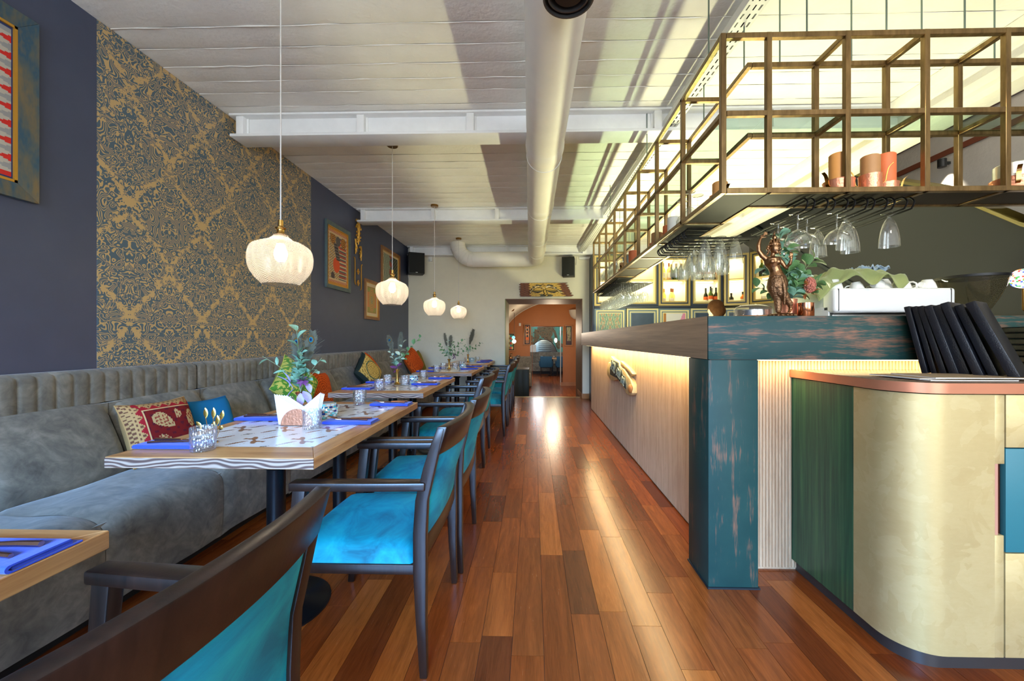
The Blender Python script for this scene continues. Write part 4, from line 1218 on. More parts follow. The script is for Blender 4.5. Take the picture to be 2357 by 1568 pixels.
for xx in RX:
    for d in (-0.017, 0.017):
        rack_wire(rk, [(xx+d, 2.10, 1.8555), (xx+d, 1.985, 1.8555), (xx+d, 1.962, 1.85), (xx+d, 1.945, 1.828), (xx+d, 1.957, 1.804), (xx+d, 1.985, ZW), (xx+d, 2.2, ZW), (xx+d, 2.42, ZW), (xx+d, 2.44, ZW+0.008)])
glasses = [(COUPE, 0, 2.04, 'left front cut crystal coupe'), (COUPE, 0, 2.20, 'left rear cut crystal coupe'), (COUPE, 1, 2.27, 'rearmost cut crystal coupe'), (COUPE, 1, 2.115, 'middle cut crystal coupe'), (COUPE, 2, 2.035, 'right front cut crystal coupe'),
           (SLING, 3, 2.30, 'rear left tulip beer glass'), (SLING, 3, 2.10, 'middle left tulip beer glass'), (SLING, 4, 2.19, 'middle right tulip beer glass'), (SLING, 5, 2.06, 'rightmost tulip beer glass')]
for me, k, yy, lb in glasses:
    tag(inst(me.name, me, None, None, (RX[k], yy, ZW+0.0085)), lb + ' hanging in the rack over the coffee machine', 'glass', 'glasses in the front rack')
rk = thing('glass_rack', 'black wire glass rack under the long shelf arm, above the wine bottles', 'glass rack')
RY = [2.50 + 0.083*i for i in range(7)]
for yy in RY:
    for d in (-0.015, 0.015):
        rack_wire(rk, [(1.12, yy+d, 1.8555), (0.985, yy+d, 1.8555), (0.962, yy+d, 1.85), (0.945, yy+d, 1.828), (0.957, yy+d, 1.804), (0.985, yy+d, ZW), (1.2, yy+d, ZW), (1.37, yy+d, ZW), (1.39, yy+d, ZW+0.008)])
for i, yy in enumerate(RY):
    for k, xx in enumerate((1.08, 1.175, 1.27)[: 3 if i in (0, 2, 3, 5) else 2]):
        me = WINE if i % 3 else SLING
        tag(inst(me.name, me, None, None, (xx + (i % 2)*0.02, yy, ZW+0.0085), (0, 0, i)), 'clear stemmed glass hanging in the middle rack above the wine bottles' if me is WINE else 'clear tulip glass hanging in the middle rack above the wine bottles', 'glass', 'glasses in the middle rack' if me is WINE else 'tulip glasses in the middle rack')
rk = thing('glass_rack', 'black wire glass rack at the far end of the shelf, full of wine glasses', 'glass rack')
RY = [4.48 + 0.088*i for i in range(16)]
for yy in RY:
    for d in (-0.015, 0.015):
        rack_wire(rk, [(1.12, yy+d, 1.8555), (0.985, yy+d, 1.8555), (0.962, yy+d, 1.85), (0.945, yy+d, 1.828), (0.957, yy+d, 1.804), (0.985, yy+d, ZW), (1.2, yy+d, ZW), (1.33, yy+d, ZW), (1.35, yy+d, ZW+0.008)])
for i, yy in enumerate(RY):
    for k, xx in enumerate((1.02, 1.10, 1.18, 1.26)[: 4 if i < 3 else 3]):
        tag(inst('wine_glass', WINE, None, None, (xx, yy, ZW+0.0085)), 'wine glass hanging in the crowded rack at the far end of the shelf', 'glass', 'wine glasses in the far rack')

# ------------------------------------------------------------------ candles and copper pots on the shelf
def pot_mesh(rad, h):
    m = MB(); m.lathe([(0.001, 0.001), (rad*0.95, 0.0), (rad, 0.006), (rad*1.02, h*0.9), (rad*1.06, h), (rad*1.04, h), (rad*0.98, h*0.9), (rad*0.96, 0.008), (0.001, 0.006)], 24); return m
def copper_pot(loc, rad, h, label, rz=0.0):
    r = thing('copper_pot', label, 'pot', loc, rz, 'small copper pots on the shelf')
    pot_mesh(rad, h).build('bowl', 'copper', r)
    for a in (0, PI):
        m = MB(); p = []
        for (dx, dz) in ((0.0, h*0.35), (0.01, h*0.5), (0.014, h*0.9), (0.022, h*1.35), (0.038, h*1.6)): p.append(((rad+dx)*math.cos(a), (rad+dx)*math.sin(a), dz))
        p = smooth_path(p, 4)
        loops = []
        for q in p:
            d = Vector((-math.sin(a), math.cos(a), 0))*0.008; nn = Vector((math.cos(a), math.sin(a), 0.4)).normalized()*0.0018
            q = Vector(q); loops.append([q-d-nn, q+d-nn, q+d+nn, q-d+nn])
        m.loft(loops).build('handle', 'brass', r, angle=30)
    return r
def pillar(loc, rad, h, mat, label):
    m = MB().lathe([(0.001, 0), (rad, 0), (rad, h-0.004), (rad-0.004, h), (rad*0.6, h-0.006), (0.001, h-0.010)], 24)
    m.tube([(0, 0, h-0.011), (0.002, 0, h+0.004)], 0.0012, 5)
    o = m.build('pillar_candle', mat); o.location = loc
    return tag(o, label, 'candle', 'pillar candles on the shelf')
ZS = ZB + T + 0.0005
ZSH = ZB + 0.0115
copper_pot((1.492, 1.958, ZSH), 0.062, 0.052, 'wide hammered copper pot under the tan candle', 0.3)
pillar((1.492, 1.958, ZSH+0.01), 0.040, 0.175, 'wax_tan', 'tall tan pillar candle behind a shelf post')
copper_pot((1.628, 1.94, ZSH), 0.045, 0.072, 'tall punched copper pot in the middle of the shelf pots', 2.6)
pillar((1.628, 1.94, ZSH+0.01), 0.0385, 0.155, 'wax_grey', 'grey-brown pillar candle in the middle copper pot')
copper_pot((1.745, 1.99, ZSH), 0.05, 0.05, 'shallow copper pot under the orange candle', -0.35)
pillar((1.745, 1.99, ZSH+0.01), 0.040, 0.185, 'wax_orange', 'tall orange pillar candle in a copper pot')
copper_pot((2.335, 1.972, ZSH), 0.075, 0.06, 'copper pot cut by the right edge of the photo', 0.9)
pillar((2.335, 1.972, ZSH+0.01), 0.066, 0.12, 'foil', 'wide silvery candle cut by the right edge of the photo')
copper_pot((1.0, 2.13, ZSH), 0.05, 0.05, 'copper pot at the corner of the shelf', 1.6)
pillar((1.0, 2.13, ZSH+0.01), 0.038, 0.11, 'wax_tan', 'tan candle at the corner of the shelf')
copper_pot((1.0, 3.2, ZSH), 0.06, 0.055, 'copper pot under the brown candle on the long shelf arm', 1.2)
pillar((1.0, 3.2, ZSH+0.01), 0.045, 0.13, 'wax_grey', 'brown pillar candle on the long shelf arm')
pillar((1.055, 3.10, ZSH), 0.04, 0.17, 'wax_orange', 'short orange candle beside the white one on the long shelf arm')
pillar((1.04, 2.94, ZSH), 0.044, 0.185, 'wax_white', 'tall white pillar candle on the long shelf arm')
pillar((1.0, 3.95, ZSH), 0.046, 0.165, 'wax_orange', 'lone orange pillar candle on the long shelf arm')
copper_pot((1.0, 4.38, ZSH), 0.055, 0.055, 'farthest copper pot on the long shelf arm', 1.0)
pillar((1.0, 4.38, ZSH+0.01), 0.042, 0.12, 'wax_grey', 'farthest brown candle on the long shelf arm')
pillar((1.06, 4.12, ZSH), 0.04, 0.12, 'wax_white', 'small white candle on the long shelf arm')
for i, (xx, yy) in enumerate(((0.985, 2.50), (1.06, 2.56), (1.0, 2.66))):
    tag(inst('wine_glass', WINE, None, None, (xx, yy, ZSH+0.2105)), ['front', 'middle', 'rear'][i] + ' stemmed glass turned upside down on the shelf near its corner', 'glass', 'glasses upside down on the shelf')
for i in range(18):
    o = tag(inst('wine_glass', WINE, None, None, (0.97 + (i % 2)*0.08, 4.62 + (i//2)*0.13, ZSH), (PI, 0, 0)), 'wine glass standing at the far end of the shelf', 'glass', 'glasses standing at the far end of the shelf')

# ------------------------------------------------------------------ ventilation duct, cable tray
du = thing('ventilation_duct', 'white wrapped round ventilation duct running down the middle of the ceiling', 'duct')
RD = 0.142; ZD = 2.667
def ring_path(P, r, nseg, name, mat, parent, label=None):
    o = MB().tube(P, r, nseg).build(name, mat, parent, angle=60)
    if label: o['label'] = label
    return o
P = []; R = []
y = 0.3
rd = random.Random(3)
while y < 7.2:
    t = (y-0.3)/7.0
    xx = 0.115 - 0.06*t
    for dy, k in ((0.0, 1.0), (0.02, 1.0)):
        P.append((xx, y+dy, ZD)); R.append(RD*k*(1+rd.uniform(-0.008, 0.008)))
    y += 0.25
for k in (0.95, 2.95, 4.3, 5.5, 6.4): pass
ring_path(P, R, 28, 'straight_pipe', 'duct', du)
for yy in (3.05, 4.35, 5.6, 6.5):
    xx = 0.115 - 0.06*(yy-0.3)/7.0
    MB().tube([(xx, yy-0.09, ZD), (xx, yy-0.05, ZD), (xx, yy, ZD), (xx, yy+0.05, ZD), (xx, yy+0.09, ZD)], [RD*1.0, RD*1.045, RD*1.06, RD*1.045, RD*1.0], 28, False).build('joint_collar', 'duct', du, angle=60)
    MB().tube([(xx, yy+0.16, ZD), (xx, yy+0.166, ZD)], RD*1.03, 28).build('strap', 'white_plastic', du)
xe = 0.115-0.06
el = [(xe, 7.0, ZD)] + [(xe - 0.24*(1-math.cos(a)), 7.2 + 0.17*math.sin(a), ZD) for a in [k*PI/2/8 for k in range(9)]] + [(-0.6, 7.37, ZD), (-1.12, 7.37, ZD)]
el += [(-1.12 - 0.3*math.sin(a), 7.37, ZD + 0.3*(1-math.cos(a))) for a in [k*PI/2/8 for k in range(1, 9)]] + [(-1.42, 7.37, 3.0)]
ring_path(el, [RD*0.995]*len(el), 28, 'elbow_pipe', 'duct', du)
for k in range(7):
    a = k*PI/2/6
    c = Vector((-1.12 - 0.3*math.sin(a), 7.37, ZD + 0.3*(1-math.cos(a)))); d = Vector((-math.cos(a), 0, math.sin(a)))*0.006
    MB().tube([c-d, c, c+d], [RD*0.99, RD*1.025, RD*0.99], 28, False).build('elbow_rib', 'duct', du, angle=70)
df = thing('air_diffuser', 'dark round air diffuser under the near end of the white duct', 'diffuser', (0.135, 1.50, 2.46))
MB().lathe([(0.098, 0.075), (0.098, 0.0), (0.092, 0.0), (0.092, 0.06)], 40).build('outer_ring', 'gunmetal', df)
MB().lathe([(0.08, 0.06), (0.08, 0.008), (0.074, 0.008), (0.074, 0.06)], 40).build('middle_ring', 'gunmetal', df)
MB().lathe([(0.06, 0.06), (0.055, 0.012), (0.001, 0.012)], 40).build('centre_disc', 'iron', df)

tr = thing('cable_tray', 'white perforated cable tray hanging below the ceiling beside the shelf', 'cable tray')
m = MB()
def tx(y): return 1.13 - 0.20*(y-1.9)/5.8
cols = [0.0, 0.014, 0.024, 0.045, 0.055, 0.076, 0.086, 0.10]
yy = 1.0
while yy < 7.7:
    for (a, b, solid) in ((0, 0.022, True), (0.022, 0.055, False)):
        ya, yb = yy+a, yy+b
        for i in range(7):
            if not solid and i in (1, 3, 5): continue
            m.add([(tx(ya)+cols[i]-0.05, ya, 2.85), (tx(ya)+cols[i+1]-0.05, ya, 2.85), (tx(yb)+cols[i+1]-0.05, yb, 2.85), (tx(yb)+cols[i]-0.05, yb, 2.85)], [(3,2,1,0)])
    yy += 0.055
m.build('perforated_base', 'white_plastic', tr, angle=0)
m = MB()
for sx in (-0.05, 0.05):
    m.loft([[(tx(1.0)+sx-0.001, 1.0, 2.85), (tx(1.0)+sx+0.001, 1.0, 2.85), (tx(1.0)+sx+0.001, 1.0, 2.90), (tx(1.0)+sx-0.001, 1.0, 2.90)], [(tx(7.7)+sx-0.001, 7.7, 2.85), (tx(7.7)+sx+0.001, 7.7, 2.85), (tx(7.7)+sx+0.001, 7.7, 2.90), (tx(7.7)+sx-0.001, 7.7, 2.90)]])
m.build('side_flange', 'white_plastic', tr, angle=0)
for k in range(4):
    MB().tube([(tx(1.0)-0.03+k*0.02, 1.0, 2.857), (tx(4)-0.03+k*0.018, 4, 2.857), (tx(7.7)-0.03+k*0.02, 7.7, 2.857)], 0.006, 6).build('cable', 'plug', tr)
for yy in (1.6, 2.9, 4.5, 6.2):
    MB().tube([(tx(yy)+0.052, yy, 2.85), (tx(yy)+0.052, yy, ZC)], 0.003, 5).build('hanger_rod', 'zinc', tr)

# ------------------------------------------------------------------ pendant lamps
SHADE = [(0.031, 0.0), (0.034, -0.012), (0.048, -0.024), (0.062, -0.034), (0.083, -0.041), (0.104, -0.050), (0.122, -0.062), (0.135, -0.080), (0.1415, -0.105), (0.1425, -0.128), (0.140, -0.155), (0.134, -0.178), (0.122, -0.202), (0.106, -0.224), (0.09, -0.242), (0.081, -0.253)]
PEND = [(-1.271, 1.95, 1.438, 150, 'biggest nearest pendant lamp with ribbed glass shade on a braided cord'), (-1.307, 3.62, 1.483, 130, 'second pendant lamp from the camera with ribbed glass shade'),
        (-1.332, 5.28, 1.483, 110, 'third pendant lamp from the camera with ribbed glass shade'), (-1.336, 7.02, 1.535, 100, 'smallest farthest pendant lamp with ribbed glass shade')]
_s = MB().lathe([(p.x, p.y) for p in smooth_path([(a, b, 0) for a, b in SHADE], 3)], 120, lobes=14, amp=0.026)
SHADE_ME = _s.mesh('shade', 60); SHADE_ME.materials.append(MT['shade_glass'])
for px, py, zb, pw, lb in PEND:
    r = thing('pendant_lamp', lb, 'lamp', (px, py, zb+0.253), group='pendant lamps over the tables')
    inst('shade', SHADE_ME, None, r)
    MB().lathe([(0.001, 0.07), (0.012, 0.07), (0.0125, 0.04), (0.016, 0.036), (0.025, 0.031), (0.0245, 0.028), (0.018, 0.022), (0.017, 0.008), (0.022, 0.0), (0.032, -0.002), (0.03, -0.006), (0.001, -0.006)], 24).build('fitting', 'brass', r)
    MB().lathe([(0.001, -0.006), (0.014, -0.008), (0.015, -0.04), (0.02, -0.05)], 16).build('bulb_holder', 'brass', r)
    MB().lathe([(0.014, -0.045), (0.02, -0.06), (0.028, -0.085), (0.03, -0.105), (0.025, -0.125), (0.012, -0.138), (0.001, -0.14)], 16).build('bulb', 'bulb', r)
    MB().tube([(0, 0, 0.07), (0, 0, ZC-0.022-zb-0.253)], 0.0032, 8).build('cord', 'cord', r)
    h = ZC-zb-0.253
    MB().lathe([(0.001, h-0.002), (0.05, h-0.002), (0.05, h-0.022), (0.046, h-0.026), (0.001, h-0.026)], 24).build('canopy', 'antique_brass', r)
    point('pendant_bulb_light', (0, 0, -0.10), pw*0.30, (1.0, 0.86, 0.66), 0.03, r)

# ------------------------------------------------------------------ pictures on the navy wall
def picture(label, y0, y1, z0, z1, fw_, fmat, colfn, res=(50, 70), inner='gilt', depth=0.028, mirror=True):
    r = thing('framed_picture', label, 'picture', (XW+0.0005, y0, z0), group='pictures on the navy wall')
    W_, H_ = y1-y0, z1-z0
    for (a, b, c, d, e, f, g, h) in ((0, 0, W_, 0, W_-fw_, fw_, fw_, fw_), (W_, 0, W_, H_, W_-fw_, H_-fw_, W_-fw_, fw_), (W_, H_, 0, H_, fw_, H_-fw_, W_-fw_, H_-fw_), (0, H_, 0, 0, fw_, fw_, fw_, H_-fw_)):
        q = [(a, b), (c, d), (e, f), (g, h)]
        m = MB().loft([[(0, p[0], p[1]) for p in q], [(depth if i < 2 else depth*0.6, p[0], p[1]) for i, p in enumerate(q)]])
        m.build('frame_bar', fmat, r, angle=20, bevel=0.002)
    iw = 0.012
    m = MB()
    for (a, b, c, d) in ((fw_, W_-fw_, fw_, fw_+iw), (fw_, W_-fw_, H_-fw_-iw, H_-fw_), (fw_, fw_+iw, fw_, H_-fw_), (W_-fw_-iw, W_-fw_, fw_, H_-fw_)):
        m.box(0, depth*0.62, a, b, c, d)
    m.build('inner_slip', inner, r, angle=0)
    m = MB(); i = fw_+iw
    m.grid(lambda u, v: (0.008, i + u*(W_-2*i), i + v*(H_-2*i)), res[0], res[1], colfn)
    m.build('print', 'print', r, angle=0)
    MB().box(0, 0.006, 0.01, W_-0.01, 0.01, H_-0.01).build('backing', 'kraft', r, angle=0)
    return r
MT['frame_blue'] = None
def frame_blue():
    t = NT('worn blue and gold frame'); t.set(0.4, 0.2)
    o = t.pos(); k = t.noise(t.scale(o, 9, 9, 3), 1.0, 4, 0.7)
    t.base(t.ramp(k, [(0.36, S(120, 104, 74)), (0.5, S(84, 94, 92)), (0.58, S(50, 84, 104)), (0.7, S(112, 102, 78))])); return t.m
MT['frame_blue'] = frame_blue()
MT['frame_wood'] = plain('gilt wood frame', S(150, 102, 56), 0.4, 0.2, var=0.25, vscale=10)
MT['frame_teal'] = plain('grey teal frame', S(86, 104, 104), 0.4, 0.1, var=0.2, vscale=10)
def art_big(u, v):
    pap = S(186, 180, 166); ink = S(34, 34, 38)
    e = min(1-u, v, 1-v, u)
    if e < 0.11:
        t = (v if (1-u) < 0.11 or u < 0.11 else u*0.8)*18
        if e < 0.012: return S(30, 52, 104)
        f = t % 1.0; k = (e-0.012)/0.098
        if abs(f-0.5) < 0.4*(1-k) and int(t) % 2 == 0: return S(206, 34, 28)
        if abs(f-0.5) < 0.4*(1-k): return S(150, 152, 152)
        return pap
    if e < 0.135: return S(204, 198, 182)
    if v > 0.42:
        s_ = math.sin(u*26+3*math.sin(v*14)); t_ = math.sin(v*60+u*22)
        if abs(s_) < 0.16 and math.sin(v*9+u*7) > -0.3: return ink
        return S(150, 146, 134) if t_ > 0.55 else pap
    band = int((v-0.135)/0.07)
    base = [S(132, 198, 160), S(132, 198, 160), S(208, 170, 44), S(214, 92, 118), S(116, 176, 78)][min(4, band)]
    k = math.sin(u*60+band*2)*math.sin(v*70)
    if k > 0.35: return ink
    if math.sin(u*22+band) > 0.2: return pap
    return base
picture('large ink drawing in a blue-gold frame, cut by the left photo edge', 1.10, 1.892, 1.832, 2.725, 0.075, 'frame_blue', art_big, (110, 130))
def art_dancer(u, v):
    e = min(u, 1-u, v*0.7, (1-v)*0.7); cream = S(214, 190, 146)
    if e < 0.03: return S(206, 140, 48)
    if e < 0.055: return S(190, 50, 34) if math.sin((u+v)*90) > 0 else cream
    if e < 0.075: return cream
    for (cx, cy) in ((0.24, 0.83), (0.78, 0.8)):
        d = math.hypot(u-cx, (v-cy)*1.2)
        if d < 0.13: return S(206, 140, 40) if math.sin(d*150) > 0 else S(90, 60, 36)
    if math.hypot((u-0.5)/0.12, (v-0.80)/0.09) < 1: return S(88, 84, 84)
    if math.hypot((u-0.55)/0.08, (v-0.76)/0.07) < 1: return S(220, 92, 40)
    if abs(u-0.48-0.1*math.sin(v*6)) < 0.10 and 0.45 < v < 0.75: return S(104, 98, 96) if math.sin(v*120) > -0.3 else S(40, 36, 40)
    if math.hypot((u-0.42)/0.17, (v-0.36)/0.14) < 1: return S(222, 82, 30)
    if math.hypot((u-0.24)/0.09, (v-0.14)/0.08) < 1: return S(72, 58, 58)
    if u > 0.55: return [S(196, 70, 44), S(92, 92, 94), cream][int(v*40) % 3] if abs(math.sin(v*40*PI/3)) > 0.1 else S(60, 50, 48)
    k = math.sin(u*50+v*20)*math.sin(v*66-u*30)
    return S(168, 130, 60) if k > 0.3 else (S(118, 108, 96) if k < -0.45 else cream)
picture('orange folk painting of a dancer in a grey-teal frame', 4.609, 5.226, 1.785, 2.60, 0.05, 'frame_teal', art_dancer, (80, 104))
def art_carpet(u, v):
    e = min(u, 1-u, v, 1-v)
    if e < 0.10: return S(226, 210, 168)
    if e < 0.125: return S(190, 120, 60)
    d = math.hypot((u-.5)*1.1, (v-.5)*0.8)
    if d < 0.09: return S(96, 120, 90) if math.sin(math.atan2(v-.5, u-.5)*8) > 0 else S(222, 190, 130)
    if d < 0.30: return S(222, 150, 84) if math.sin(d*110) > -0.4 else S(160, 170, 96)
    if v < 0.27 or v > 0.73: return S(150, 170, 84) if math.sin(u*50)*math.sin(v*50) > -0.4 else S(216, 140, 76)
    return S(220, 144, 84)
picture('small orange and green ornamental print in a gilt wood frame', 5.702, 6.218, 1.465, 2.062, 0.04, 'frame_wood', art_carpet, (50, 60))
def art_leaves(u, v):
    e = min(u, 1-u, v, 1-v)
    if e < 0.045: return S(214, 190, 140)
    c1 = S(120, 132, 104) if u < 0.45 else S(96, 104, 82)
    a = math.sin(u*64+v*50+3*math.sin(v*21)); b = math.sin(u*50-v*66)
    if 0.42 < u < 0.56 and math.sin(v*30+u*9) > -0.2: return S(168, 70, 44)
    if a > 0.35 and u < 0.45: return S(188, 192, 168)
    if b > 0.2 and u >= 0.5: return S(40, 44, 36)
    return c1
picture('dense green leaf painting in a wooden frame near the far corner', 6.325, 7.193, 1.90, 2.70, 0.05, 'frame_wood', art_leaves, (84, 80))

# gilt scroll ornament between the pictures
go = thing('gilt_ornament', 'gilt scrollwork ornament in pieces between the pictures on the navy wall', 'ornament', (XW+0.0005, 5.49, 0), group=None)
def scroll(cy, cz, s, sgn, n=16):
    p = []
    for k in range(n+1):
        t = k/n; a = t*2.6*PI; rr_ = s*(0.2+0.8*(1-t))
        p.append((0.012, cy + sgn*rr_*math.cos(a)*0.5, cz + rr_*math.sin(a)*0.7 + s*0.9*(1-t)))
    return p
m = MB()
for sg_ in (-1, 1):
    for (cz, s) in ((2.76, 0.06), (2.66, 0.07), (2.56, 0.05)):
        m.tube(smooth_path(scroll(sg_*0.04, cz, s, sg_), 2), [0.009*(1-0.6*i/32)+0.004 for i in range(33)], 6)
m.tube([(0.01, 0, 2.50), (0.014, 0, 2.66), (0.014, 0, 2.80), (0.01, 0.0, 2.86)], [0.008, 0.02, 0.022, 0.006], 6)
m.build('crest', 'gilt', go)
for sg_, dz in ((-1, 0.03), (1, -0.03)):
    m = MB()
    for (cz, s) in ((2.44+dz, 0.055), (2.36+dz, 0.05)):
        m.tube(smooth_path(scroll(sg_*0.07, cz, s, -sg_), 2), [0.009*(1-0.6*i/32)+0.004 for i in range(33)], 6)
    m.tube([(0.01, sg_*0.09, 2.32+dz), (0.014, sg_*0.07, 2.42+dz), (0.01, sg_*0.1, 2.53+dz)], [0.006, 0.018, 0.006], 6)
    m.build('side_scroll', 'gilt', go)
    MB().tube(smooth_path([(0.008, sg_*0.13, 2.27+dz), (0.008, sg_*0.10, 2.24+dz), (0.008, sg_*0.10, 2.05+dz), (0.008, sg_*0.10, 1.93+dz), (0.008, sg_*0.07, 1.90+dz)], 4), 0.007, 6).build('bracket_rod', 'gilt', go)
for cz in (2.12, 1.96):
    m = MB()
    for k in range(4):
        a = k*PI/2; m.ball((0.008, 0.022*math.cos(a), cz + 0.026*math.sin(a)), 0.017, 8, 6, (0.5, 1, 1))
    m.ball((0.012, 0, cz), 0.012, 8, 6, (0.6, 1, 1)); m.build('rosette', 'gilt', go)

# ------------------------------------------------------------------ things on the far wall
def speaker(x0, x1, z0, z1, d, label, rz):
    r = thing('loudspeaker', label, 'speaker', ((x0+x1)/2, YF-0.03-d/2, z0), rz, 'loudspeakers on the far wall')
    w_, h_ = x1-x0, z1-z0
    MB().box(-w_/2, w_/2, -d/2, d/2, 0, h_).build('cabinet', 'black_plastic', r, bevel=0.004)
    MB().box(-w_/2+0.008, w_/2-0.008, -d/2-0.008, -d/2, 0.008, h_-0.008).build('grille', 'black_grille', r, bevel=0.003)
    MB().box(-0.02, 0.02, -d/2-0.0095, -d/2-0.007, 0.012, 0.02).build('badge', 'steel', r)
    MB().box(-0.02, 0.02, d/2, d/2+0.028, h_*0.4, h_*0.6).build('bracket', 'black_plastic', r)
    return r
speaker(-2.43, -2.13, 2.43, 2.83, 0.26, 'black loudspeaker in the corner by the navy wall', math.radians(24))
speaker(0.565, 0.80, 2.375, 2.74, 0.22, 'black loudspeaker above the doorway near the bar', math.radians(-10))
m = thing('wall_sensor', 'small white motion sensor beside the corner loudspeaker', 'sensor', (-2.03, YF, 2.70))
MB().box(-0.04, 0.04, -0.045, 0, 0, 0.1).build('body', 'white_plastic', m, bevel=0.012)
MB().ball((0, -0.045, 0.035), 0.025, 10, 6, (1, 0.5, 1)).build('lens', 'pale_green_plastic', m)
cb = MB().tube(smooth_path([(-2.46, 7.70, 2.95), (-2.455, 7.68, 2.7), (-2.44, 7.66, 2.5), (-2.455, 7.68, 2.42), (-2.45, 7.69, 2.36)], 4), 0.006, 6).build('speaker_cable', 'white_plastic')
tag(cb, 'white cable dangling beside the corner loudspeaker', 'cable')
cb = MB().tube(smooth_path([(0.72, 7.73, 2.72), (0.84, 7.72, 2.62), (0.86, 7.72, 2.76), (0.90, 7.73, 2.86)], 4), 0.005, 6).build('speaker_cable', 'white_plastic')
tag(cb, 'pale cable looping from the loudspeaker above the doorway', 'cable')
sk = thing('power_strip', 'white trunking with sockets high on the far wall by the shelf', 'socket strip', (1.02, YF, 2.73))
MB().box(-0.12, 0.13, -0.04, 0, 0, 0.055).build('trunking', 'white_plastic', sk, bevel=0.004)
for k in range(4): MB().lathe([(0.001, 0.0), (0.016, 0.0), (0.016, 0.004)], 12).build('socket', 'plug', sk, loc=(-0.09+k*0.055, -0.0395, 0.028), rot=(PI/2, 0, 0))

# carved eyes panel above the doorway
ep = thing('carved_panel', 'wooden panel with carved golden sleeping eyes above the doorway', 'wall carving', (-0.275, YF, 2.008))
EW, EH = 1.04, 0.262
def eyes(u, v):
    gold = S(206, 168, 76); dk = S(42, 34, 22); wd = S(118, 66, 30); og = S(120, 100, 44)
    if u < 0.2 + 0.01*math.sin(v*30) or u > 0.84 + 0.012*math.sin(v*26): return wd if math.sin(v*40+u*60) > -0.5 else S(92, 48, 20)
    x = abs(u-0.50)/0.30
    brow = 0.46 + 0.34*math.sin(PI*min(1, x*0.98+0.06))**0.9 - 0.16*x
    if abs(v-brow-0.02) < 0.035: return S(236, 230, 214) if math.sin(u*190) > 0.2 else gold
    if 0.05 < v-brow < 0.16 and x > 0.15: return S(64, 62, 46)
    if -0.09 < v-brow < -0.05: return dk
    d = ((x-0.52)/0.42)**2
    if d < 1 and abs(v - (0.30 + 0.16*d)) < 0.04*(1-d)+0.006: return dk
    if d < 1 and 0.0 < v-(0.30+0.16*d) < 0.16*(1-d): return og
    if x < 0.05 and v < 0.5: return gold
    if 0.06 < x < 0.13 and v < 0.5: return S(66, 56, 28)
    if x < 0.07 and 0.78 < v < 0.97: return S(150, 116, 48) if x < 0.035 else S(74, 40, 20)
    if v < 0.16 and x < 0.4: return S(74, 72, 48)
    return gold if math.sin(u*70)*math.sin(v*40+u*30) > -0.55 else S(168, 134, 60)
def eyes_h(u, v):
    x = abs(u-0.50)/0.30
    brow = 0.46 + 0.34*math.sin(PI*min(1, x*0.98+0.06))**0.9 - 0.16*x
    h = 0.012*math.exp(-((v-brow)/0.06)**2) if x < 1.1 else 0
    d = ((x-0.52)/0.42)**2
    if d < 1: h += 0.012*(1-d)*math.exp(-((v-0.36)/0.12)**2)
    h += 0.014*math.exp(-(x/0.09)**2)*(1 if v < 0.6 else 0)
    return h
def jag(v, s): return 0.022*abs(math.sin(v*17+s))+0.012*math.sin(v*41+s)
def epf(u, v):
    xl = jag(v, 0.3)*1.2; xr = EW - 0.10*v - jag(v, 1.7)*1.6 + 0.03*(1-v)
    return (xl + (xr-xl)*u, -0.035-eyes_h(u, v), v*EH)
m = MB().grid(epf, 150, 44, eyes)
m.build('carved_face', 'relief', ep, angle=60)
m = MB()
pl = [epf(0, k/20) for k in range(21)]; pr = [epf(1, k/20) for k in range(21)]
poly = [(p[0], p[2]) for p in pl] + [(p[0], p[2]) for p in reversed(pr)]
MB().prism(poly, 'y', -0.034, -0.002).build('board', 'wenge', ep, angle=30)

# ------------------------------------------------------------------ things on the tables
ZTT = ZT + 0.0004
TUMB = None
def tumbler_mesh():
    m = MB()
    n = 36
    pr = [(0.001, 0.0), (0.034, 0.0), (0.038, 0.003), (0.039, 0.02), (0.040, 0.05), (0.041, 0.088), (0.0395, 0.0885), (0.0385, 0.05), (0.037, 0.02), (0.033, 0.012), (0.001, 0.011)]
    loops = []
    for i, (r_, z) in enumerate(pr):
        l = []
        for k in range(n):
            a = 2*PI*k/n
            q = r_*(1 + (0.022 if (k + (1 if 0.03 < z < 0.06 else 0)) % 2 and 2 <= i <= 4 else 0))
            l.append((q*math.cos(a), q*math.sin(a), z))
        loops.append(l)
    m.loft(loops, False)
    me = m.mesh('tumbler', 25); me.materials.append(MT['cutglass']); return me
TUMB = tumbler_mesh()
def tumbler(x, y, label, group):
    r = inst('tumbler', TUMB, None, None, (x, y, ZTT), (0, 0, rnd.random()))
    return tag(r, label, 'glass', group)
FORK = None
def fork_mesh():
    m = MB()
    m.tube(smooth_path([(0, 0, 0.003), (0.05, 0, 0.005), (0.11, 0, 0.004), (0.135, 0, 0.004)], 3), [0.0045]*3+[0.004]*3+[0.003]*3+[0.003], 6)
    m.loft([[(0.13, -0.004, 0.002), (0.13, 0.004, 0.002), (0.13, 0.004, 0.006), (0.13, -0.004, 0.006)], [(0.15, -0.011, 0.004), (0.15, 0.011, 0.004), (0.15, 0.011, 0.007), (0.15, -0.011, 0.007)], [(0.162, -0.012, 0.008), (0.162, 0.012, 0.008), (0.162, 0.012, 0.010), (0.162, -0.012, 0.010)]])
    for k in range(4):
        yy = -0.0105 + k*0.007
        m.tube([(0.16, yy, 0.009), (0.18, yy, 0.014), (0.20, yy, 0.017)], [0.0018, 0.0016, 0.0008], 5)
    me = m.mesh('fork', 40); me.materials.append(MT['rose_cutlery']); return me
